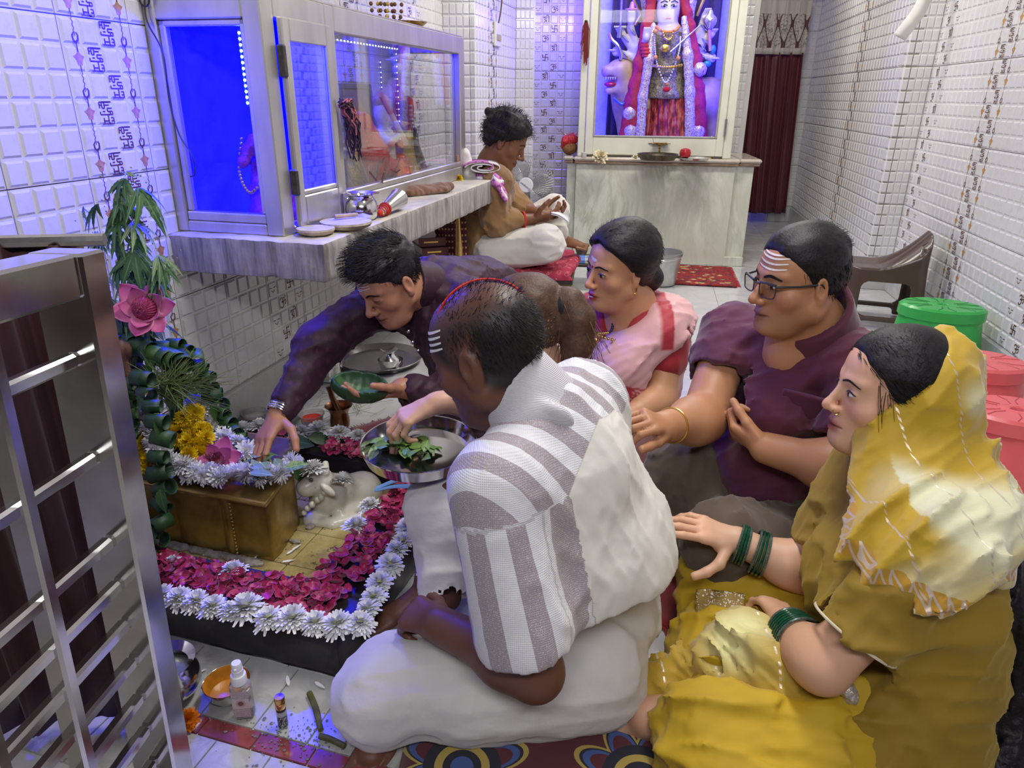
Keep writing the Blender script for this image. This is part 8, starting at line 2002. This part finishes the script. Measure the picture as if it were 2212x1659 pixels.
def rug(name,x0,y0,w,d,rz,mat,label,tassel=None,th=.008,tc=None,border=None):
    t=thing(name,(x0,y0,.0045),label,'rug',rz);nx,ny=max(4,int(w/.03)),max(4,int(d/.03));v=[];f=[]
    for j in range(ny+1):
        for i in range(nx+1):v.append((w*i/nx,d*j/ny,th+.003*float(vnoise(np.array([[x0*7+i*.23,j*.23,1.0]]))[0])))
    for j in range(ny):
        for i in range(nx):a=j*(nx+1)+i;f.append((a,a+1,a+nx+2,a+nx+1))
    o=obj('pile',mesh('pile',v,f,mat, True, None),t);md=o.modifiers.new('t','SOLIDIFY');md.thickness=th*.9;md.offset=-1
    if border:
        m=MB();m.box((border/2+.001,d/2,th+.0035),(border,d-.01,.004));b=m.build('border',rug_mat(name+'_border','border'),t, False);b.location=(0,0,0)
    if tassel:
        rn=random.Random(5);tm=MB();tm.tube(bez([(0,0,.004),(.006,-.012,.003),(.0,-.032,.001)],5),[.0022,.002,.0018,.0016,.0014,.001],4);me=tm.me('tassel',tc)
        n=int(w/.0075)
        for side in tassel:
            for k in range(n):
                p_={'front':(w*(k+.5)/n,0,0),'back':(w*(k+.5)/n,d,0),'left':(0,d*(k+.5)/n,0),'right':(w,d*(k+.5)/n,0)}[side]
                rz_={'front':0,'back':math.pi,'left':-math.pi/2,'right':math.pi/2}[side]+rn.uniform(-.5,.5);obj('tassel',me,t,loc=p_,rot=(0,0,rz_))
    return t
M_FRINGE=pm('red_fringe',(.30,.015,.02),.9,0,.3,60)
M_RUGF,M_RUGR=rug_mat('floral_rug','floral'),rug_mat('red_rug','plain')
rug('floral_rug',-.23,.62,1.75,.62,-.06,M_RUGF,'maroon floral carpet with blue and yellow rosettes under the nearest two people')
rug('red_rug',.30,1.385,.16,.75,-.10,M_RUGR,'plain red quilted rug with a fringed near end between the seated people',('front',),.010,M_FRINGE)
rug('patterned_rug',.455,1.37,.75,.80,-.10,M_RUGR,'red rug with a yellow flowered border under the man in the polo shirt',('front',),.008,M_FRINGE,.10)
t=NT('small_rug_pattern');v=t.coord();q=t.voro(v,17,'F1');q2=t.noise(v,32,3,.5,1.5);M_RUGS=t.bsdf(t.mix(t.math('GREATER_THAN',q2,.56),t.ramp(q,[(.25,(.50,.36,.14)),(.4,(.33,.02,.02)),(.6,(.28,.012,.015))]),(.03,.02,.03)),.9)
rug('small_rug',1.10,4.80,.43,.62,-.18,M_RUGS,'small red patterned prayer rug on the floor before the altar',('right',),.008,M_FRINGE)
rug('red_rug',-.62,2.46,.40,.75,-.95,M_RUGR,'dark red fringed rug behind the stone platform beside the young man',('left',),.008,M_FRINGE)
rug('floral_rug',1.06,.98,.6,.4,-.1,M_RUGF,'corner of a yellow flowered rug at the right behind the long black hair')

# ================================================================== STOOLS
def oval(a,b,n=64): return [(a*math.cos(6.283*k/n),b*math.sin(6.283*k/n)) for k in range(n)]
def tub_stool(pos,rz,h,a,b,mat,label,windows=False):
    t=thing('plastic_stool',pos,label,'stool',rz);n=72
    m=MB();rings=[(a*.96,b*.96,h-.004),(a,b,h-.014),(a,b,h-.030)];v=[];f=[]
    def ringpts(ra,rb,z,oct_=0.0,flute=0.0):
        out=[]
        for k in range(n):
            th=6.283*k/n;e=1-oct_*(1-abs(math.cos(4*th)))*.5+flute*(1 if (k//2)%2 else 0);out.append((ra*e*math.cos(th),rb*e*math.sin(th),z))
        return out
    prof=[ringpts(a*.30,b*.30,h),ringpts(a*.92,b*.92,h),ringpts(a*.99,b*.99,h-.010,0,.012),ringpts(a,b,h-.055,0,.012),ringpts(a*.955,b*.955,h-.060,.05),ringpts(a*1.05,b*1.05,h*.42,.06),ringpts(a*1.065,b*1.065,h*.42-.004,.06),ringpts(a*1.13,b*1.13,.012,.06),ringpts(a*1.16,b*1.16,.0,.06),ringpts(a*1.10,b*1.10,.0,.06),ringpts(a*.90,b*.90,h-.07,.05),ringpts(a*.3,b*.3,h-.012)]
    for r_ in prof:v+=r_
    for i in range(len(prof)-1):
        for k in range(n):f.append((i*n+k,i*n+(k+1)%n,(i+1)*n+(k+1)%n,(i+1)*n+k))
    obj('shell',mesh('shell',v,f,mat, True,35),t)
    m=MB();m.lathe([(.020,h-.012),(.024,h-.002),(.030,h+.0015),(a*.30,h+.001),(a*.32,h-.001)],40)
    m.v=[(x,y*b/a,z) for x,y,z in m.v];m.build('centre_boss',mat,t)
    dk=pm(mat.name+'_groove',tuple(0.5*c for c in (.03,.30,.05)) if 'green' in mat.name else (.45,.07,.07),.4)
    for k in range(6):
        th=math.pi/6+k*math.pi/3
        for sg in (-1,1):
            m=MB();P_=[(a*(.36+.26*0)*math.cos(th+sg*.18),b*.36*math.sin(th+sg*.18)),(a*.60*math.cos(th+sg*.12),b*.60*math.sin(th+sg*.12)),(a*.88*math.cos(th+sg*.22),b*.88*math.sin(th+sg*.22))];m.tube([(x,y,h) for x,y in P_],.0022,5);m.build('top_groove',dk,t)
    return t
M_GREEN=pm('green_plastic',(.035,.40,.07),.28,0,.05,10);M_CORAL=pm('coral_plastic',(.74,.13,.13),.30,0,.05,10)
tub_stool((2.03,3.25,.0045),-.35,.30,.185,.135,M_GREEN,'green plastic stool by the tiled right wall');tub_stool((1.80,2.58,.0045),-.3,.27,.175,.135,M_CORAL,'coral pink plastic stool beside the green one')
tub_stool((1.70,2.18,.0045),-.3,.235,.17,.13,M_CORAL,'second coral pink plastic stool at the right photo edge')
# brown stool with a scooped back
t=thing('scoop_stool',(2.11,3.98,.0045),'brown moulded plastic stool with a scooped low back by the right wall','stool',-.35)
M_BRPL=pm('brown_plastic',(.085,.055,.042),.25,0,.06,8)
s=Solid()
def scoop(P):
    x,y,z=P[...,0],P[...,1],P[...,2];u=np.clip((x+.19)/.38,0,1);top=.335+.21*np.clip((u-.35)/.65,0,1)**1.5*(1-.55*np.clip(np.abs(y)/.165,0,1)**3)-.012*np.clip(1-np.abs(y)/.14,0,1)
    fl=1+.14*(1-np.clip(z/.35,0,1));hx,hy=.19*fl,.165*fl;qx,qy=np.abs(x)-hx+.05,np.abs(y)-hy+.05
    d=np.sqrt(np.maximum(qx,0)**2+np.maximum(qy,0)**2)+np.minimum(np.maximum(qx,qy),0)-.05
    solid=np.maximum(d,z-top);inner=np.maximum(d+.016,z-top+.020)
    solid=np.maximum(solid,-inner)
    ax_=np.maximum(np.abs(y)-.095,np.abs(z-.15)-.115);hole1=np.sqrt(np.maximum(np.abs(y)-.07,0)**2+np.maximum(np.abs(z-.165)-.065,0)**2)-.03
    hole2=np.sqrt(np.maximum(np.abs(x)-.085,0)**2+np.maximum(np.abs(z-.165)-.055,0)**2)-.04;hole3=np.sqrt(np.maximum(np.abs(x)-.085,0)**2+np.maximum(np.abs(z+.03)-.05,0)**2)-.02;hole4=np.sqrt(np.maximum(np.abs(y)-.07,0)**2+np.maximum(np.abs(z+.03)-.05,0)**2)-.02
    for h_ in (hole1,hole2,hole3,hole4):solid=np.maximum(solid,-h_)
    return (np.maximum(solid,-z)*.8).astype(np.float32)
s.fn(scoop,(-.24,-.21,0),(.24,.21,.56));v_,f_=s.skin(.008);obj('shell',mesh('shell',v_,f_,M_BRPL, True,50),t)

# ================================================================== FAN AND LOW BENCH
t=thing('table_fan',(.10,5.62,.0045),'white and grey electric fan with a round wire cage behind the boy','fan',-.1)
M_FANG=pm('fan_grey',(.30,.30,.31),.35);M_FANW=pm('fan_wire',(.45,.45,.44),.3,.5)
hc_=A3(0,0,.565);R_=rotx(math.radians(86))
m=MB()
for k in range(64):
    a=6.283*k/64;m.tube([hc_+R_@A3(.05*math.cos(a),.05*math.sin(a),.075),hc_+R_@A3(.14*math.cos(a+.15),.14*math.sin(a+.15),.075),hc_+R_@A3(.212*math.cos(a+.25),.212*math.sin(a+.25),.03),hc_+R_@A3(.14*math.cos(a),.14*math.sin(a),-.05)],.0012,4)
for rr_,zz in ((.212,.03),(.205,.03),(.15,.074),(.10,.077),(.055,.077)):m.tube([hc_+R_@A3(rr_*math.cos(a),rr_*math.sin(a),zz) for a in np.linspace(0,6.283,49)[:-1]],.0022,5,closed=True)
m.build('cage',M_FANW,t)
for k in range(3):
    m=MB();v=[];
    for i in range(9):
        for j in range(7):
            r_=.04+.15*i/8;a=2.094*k+(j/6-.5)*(1.5*math.sin(math.pi*(.25+.6*i/8)));v.append(hc_+R_@A3(r_*math.cos(a),r_*math.sin(a),.02+.035*(j/6-.5)))
    m.add(v,[(i*7+j,i*7+j+1,i*7+j+8,i*7+j+7) for i in range(8) for j in range(6)]);o_=m.build('blade',M_FANG,t);md=o_.modifiers.new('t','SOLIDIFY');md.thickness=.003
m=MB();m.lathe([(0,.084),(.05,.083),(.056,.078),(.056,.07),(0,.07)],40,hc_,R_);HUB=m.build('hub_cover',M_WPL,t)
fc=bpy.data.curves.new('hub_text','FONT');fc.body='Crompton';fc.size=.022;fc.align_x='CENTER';fc.extrude=.0004;fo=bpy.data.objects.new('hub_text',fc)
dg_=bpy.context.evaluated_depsgraph_get();COL.objects.link(fo);bpy.context.view_layer.update();me_=bpy.data.meshes.new_from_object(fo.evaluated_get(bpy.context.evaluated_depsgraph_get()));bpy.data.objects.remove(fo)
me_.materials.clear();me_.materials.append(M_BLACK);obj('hub_lettering',me_,HUB,loc=hc_+R_@A3(0.0,-.004,.0848),rot=R_@rotz(2.5))
m=MB();m.lathe([(0,-.02),(.05,-.02),(.055,-.06),(.045,-.15),(0,-.16)],28,hc_,R_);m.build('motor',M_FANG,t)
m=MB();m.tube([(0,.09,.03),(0,.09,.52)],[.03,.022],14);m.lathe([(0,0),(.16,0),(.16,.02),(.05,.045),(0,.045)],32,(0,.09,0));m.build('stand',pm('fan_dark_grey',(.09,.09,.10),.4),t)

t=thing('low_bench',(.02,4.30,.0045),'low dark wooden bench under the reading boy','bench',-.12)
M_DWOOD=pm('dark_bench_wood',(.05,.032,.022),.45,0,.35,20,.1,stretch=(1,8,8))
m=MB();m.box((0,0,.225),(.72,.70,.035), None,.004);m.build('seat_board',M_DWOOD,t)
for sx_ in (-1,1):
    for sy_ in (-1,1):m=MB();m.box((sx_*.30,sy_*.29,.105),(.07,.07,.21), None,.004);m.build('leg',pm('brassy_wood',(.32,.20,.07),.4,.2,.4,26,.1),t)
s=Solid();s.box((.03,-.02,.262),(.31,.355,.018),rd=.016);s.cap((.32,-.30,.262),(.36,.1,.262),.03,.03,.03);s.cap((.22,-.36,.25),(.34,-.36,.235),.03,.02,.02)
t2=thing('red_bench_cloth',(.02,4.30,.0045),'folded crimson printed cloth spread on the low bench under the boy','cloth',-.12)
tt=NT('crimson_print');v=tt.coord();q=tt.voro(v,30);M_CRIM=tt.bsdf(tt.mix(tt.math('LESS_THAN',tt.math('ABSOLUTE',tt.math('SUBTRACT',q,.35)),.04),(.34,.02,.05),(.55,.16,.18)),.85,0,tt.bump(tt.noise(v,40),.3,.004))
v_,f_=s.skin(.009,disp=lambda P:.006*vnoise(P*28),dmax=.008);v_[:,2]=np.maximum(v_[:,2],.2435);obj('cloth',mesh('cloth',v_,f_,M_CRIM, True, None),t2)
# booklet in the boy's hands
t=thing('booklet',tuple(D(1190,468,4.12)),'open thin white booklet in the boy\'s hands','book',-.1)
for sx_ in (0,1):
    v=[];
    for i in range(9):u=i/8;v+=[(.004+.10*u*(1 if sx_ else 1),-.07 if sx_ else -.07,.02-.05*u*u+.008*sx_),(.004+.10*u,.07,.02-.05*u*u+.012*sx_)]
    o_=obj('page',mesh('page',v,[(2*i,2*i+1,2*i+3,2*i+2) for i in range(8)],M_WPL, True, None),t);md=o_.modifiers.new('t','SOLIDIFY');md.thickness=.004
# stack of books beside the bench, and small things round it
BK0=D(925,565,4.0);cols=[(.10,.02,.02),(.13,.03,.03),(.09,.025,.02),(.16,.05,.03),(.35,.32,.28)]
labs=['thick maroon book on top of the stack by the bench','second maroon book from the top of the stack by the bench','third dark red book down the stack by the bench','brown book low in the stack by the bench','lowest pale worn papers of the book stack by the bench']
z0_=D(925,508,4.0)[2]
for k in range(5):
    t=thing('book',(BK0[0]+.012*(k%2),4.05,z0_-.055*(k+1)),labs[k],'book',.35+.05*k);th_=.050
    m=MB();m.box((0,-.0,th_/2),(.148,.19,th_-.010));m.build('pages',pm('aged_paper',(.55,.50,.42),.8,0,.1,60),t, False)
    for zz in (.003,th_-.003):m=MB();m.box((-.002,0,zz),(.155,.2,.005), None,.001);m.build('cover',pm('book_cover_%d'%k,cols[k],.45),t)
    m=MB();m.box((-.002,-.0985,th_/2),(.155,.005,th_-.004), None,.002);sp_=m.build('spine',pm('book_cover_%d'%k,cols[k],.45),t)
    m=MB();m.stroke([(-.05,0),(.03,0)],.008);o_=m.build('gilt_title',M_GOLD,sp_, False);o_.location=(0,-.1015,th_*.5);o_.rotation_euler=(math.pi/2,0,0)
m=MB();zb=z0_-.275;m.box((BK0[0]+.02,4.05,zb/2),(.22,.24,zb-.006), None,.004);tag(m.build('book_box',pm('brown_box',(.16,.10,.06),.8,0,.2,20)),'low brown box carrying the stack of old books','box')
lathe_thing('brass_cone',[(.035,0),(.036,.004),(.030,.02),(.012,.30),(.010,.33),(0,.335)],D(992,590,3.95),'tall narrow brass cone standing before the spotted cloth','ornament',M_BRASS,24)
m=MB();zb=D(992,590,3.95)[2];m.box((D(992,590,3.95)[0]+.02,3.97,zb/2),(.20,.2,zb-.006), None,.004);tag(m.build('floor_crate',M_DWOOD),'dark wooden crate under the brass cone','crate')
s=Solid();a_,b_=D(975,490,4.03),D(985,600,4.03);s.cap(a_+A3(-.03,0,0),a_+A3(.03,0,0),.045,.05,.03,axis=(0,1,0),flat=.4);s.cap(a_,b_+A3(.0,0,.05),.07,.085,.04,axis=(0,1,0),flat=.35)
tt=NT('spotted_maroon');v=tt.coord();q=tt.math('MULTIPLY',tt.math('GREATER_THAN',tt.wave(v,9,0,0,'Z'),.8),tt.math('GREATER_THAN',tt.wave(v,17,0,0,'X'),.5));M_SPOT=tt.bsdf(tt.mix(q,(.075,.008,.014),(.50,.30,.16)),.8)
v_,f_=s.skin(.007,disp=lambda P:folds(P,A3(.1,0,1),40,.006,3),dmax=.01);tag(obj('spotted_cloth',mesh('spotted_cloth',v_,f_,M_SPOT, True, None)),'maroon cloth with rows of gold dots draped beside the bench','cloth')
lathe_thing('teal_basin',[(0,0),(.07,0),(.10,.06),(.103,.062),(.096,.06),(.066,.006),(0,.006)],G(1025,612,.06),'pale teal plastic basin beside the bench','basin',pm('teal_plastic',(.22,.46,.46),.35))
# low table with book, bowl and glass
t=thing('low_table',(.50,4.78,.0045),'low black table between the bench and the altar','table',-.12)
m=MB();m.box((0,0,.165),(.42,.34,.02), None,.003);m.build('table_top',M_DWOOD,t)
for sx_ in (-1,1):
    for sy_ in (-1,1):m=MB();m.box((sx_*.17,sy_*.14,.0775),(.035,.035,.155), None,.003);m.build('leg',M_BLACK,t)
tt=NT('blue_book_cover');v=tt.coord();sp=tt.sep(v);M_BLUEB=tt.bsdf(tt.mix(tt.math('MULTIPLY',tt.math('GREATER_THAN',sp[0],.02),tt.math('GREATER_THAN',tt.noise(v,40,2),.45)),(.10,.22,.62),(.50,.52,.35)),.35)
t=thing('blue_book',(.46,4.70,.181),'bright blue covered booklet on the low black table','book',-.1);m=MB();m.box((0,0,.010),(.24,.16,.018), None,.002);m.build('block',M_BLUEB,t);m=MB();m.box((0,-.0,.0215),(.24,.16,.003), None,.001);m.build('cover',M_BLUEB,t)
lathe_thing('bronze_bowl',[(0,0),(.024,0),(.03,.01),(.043,.045),(.046,.055),(.041,.05),(.026,.012),(0,.01)],(.47,4.86,.18),'little steel cup bowl on the low black table','bowl',M_STEEL)
lathe_thing('brass_glass',[(0,0),(.022,0),(.026,.08),(.027,.082),(.024,.08),(.02,.006),(0,.006)],(.60,4.86,.18),'small brass tumbler on the low black table','tumbler',M_BRASS)
# bucket by the altar
t=thing('steel_bucket',tuple(G(1425,612,.0045)),'grey metal bucket standing behind the woman in the pink sari','bucket')
m=MB();m.lathe([(0,.004),(.10,.0),(.105,.004),(.135,.215),(.142,.22),(.142,.226),(.133,.222),(.10,.01),(0,.01)],40);m.build('body',pm('galvanised',(.50,.50,.48),.35,.8,.15,12),t)
m=MB();m.tube(bez([(.14,0,.215),(.10,-.11,.20),(0,-.155,.19),(-.10,-.11,.20),(-.14,0,.215)],24),.004,6);m.build('handle',M_STEEL,t)
# yellow packet, red stick, steel pot behind the ponytail
m=MB();m.box((0,0,.04),(.06,.015,.08),rotx(.2)@roty(.5),.003);o_=m.build('yellow_packet',pm('orange_yellow_packet',(.75,.42,.02),.35));o_.location=G(1160,618,.0045);tag(o_,'orange yellow packet standing near the bench leg','packet')
m=MB();m.tube([G(1085,612,.03),G(1112,628,.02)],.009,8);tag(m.build('red_stick',pm('red_plastic',(.5,.04,.04),.4)),'short red stick on the floor near the bench','stick')
lathe_thing('steel_basin',[(0,0),(.06,0),(.085,.05),(.087,.052),(.08,.048),(.056,.006),(0,.006)],G(1195,650,.0045),'shiny steel basin behind the ponytail woman\'s head','basin',M_STEEL2)
# broom grass ends
m=MB();rnd=random.Random(2)
for k in range(40):a0=G(1165,620,.02);m.tube([a0,a0+A3(rnd.uniform(-.02,.12),rnd.uniform(-.1,.1),rnd.uniform(0,.08))],.0015,4)
tag(m.build('straw_bundle',pm('straw',(.5,.34,.16),.8), None),'pale straw stalks beside the yellow packet','straw', None,'stuff')

# ================================================================== ON THE WALLS
# loose strip of white tape hanging by the right pier
t=thing('hanging_strip',tuple(D(1945,88,4.55)),'curling white paper strip hanging from above by the right pier','strip');b0=np.array(t.location)
v=[];P_=bez([D(1945,80,4.50)-b0,D(1965,55,4.48)-b0,D(1990,20,4.50)-b0,D(2005,-20,4.55)-b0,D(2020,-90,4.6)-b0],16)
for i,q in enumerate(P_):w_=.045;v+=[q+A3(-w_,0,.012),q+A3(w_*.55,-.01,-.02)]
o_=obj('strip',mesh('strip',v,[(2*i,2*i+1,2*i+3,2*i+2) for i in range(16)],M_CWHITE, True, None),t);md=o_.modifiers.new('t','SOLIDIFY');md.thickness=.004
# switch board and wire on the left far wall
sw=PC+LW_D*.48+LW_N*.012+A3(0,0,1.585)
t=thing('switch_board',tuple(sw),'small electrical switch box with a dangling wire on the tiled left wall','switch',-AL)
m=MB();m.box((0,0,0),(.02,.14,.15), None,.004);m.build('plate',M_WPL,t)
for k in range(3):m=MB();m.box((.012,-.04+.035*k,-.02),(.01,.022,.04), None,.003);m.build('switch',pm('ivory_switch',(.42,.34,.20),.4),t)
m=MB();m.tube(bez([A3(.015,-.02,.07),A3(.02,.02,.16),A3(.02,.06,.30),A3(.02,.05,.48)],20),.005,6);m.build('wire',pm('dark_wire',(.10,.035,.03),.6),t)
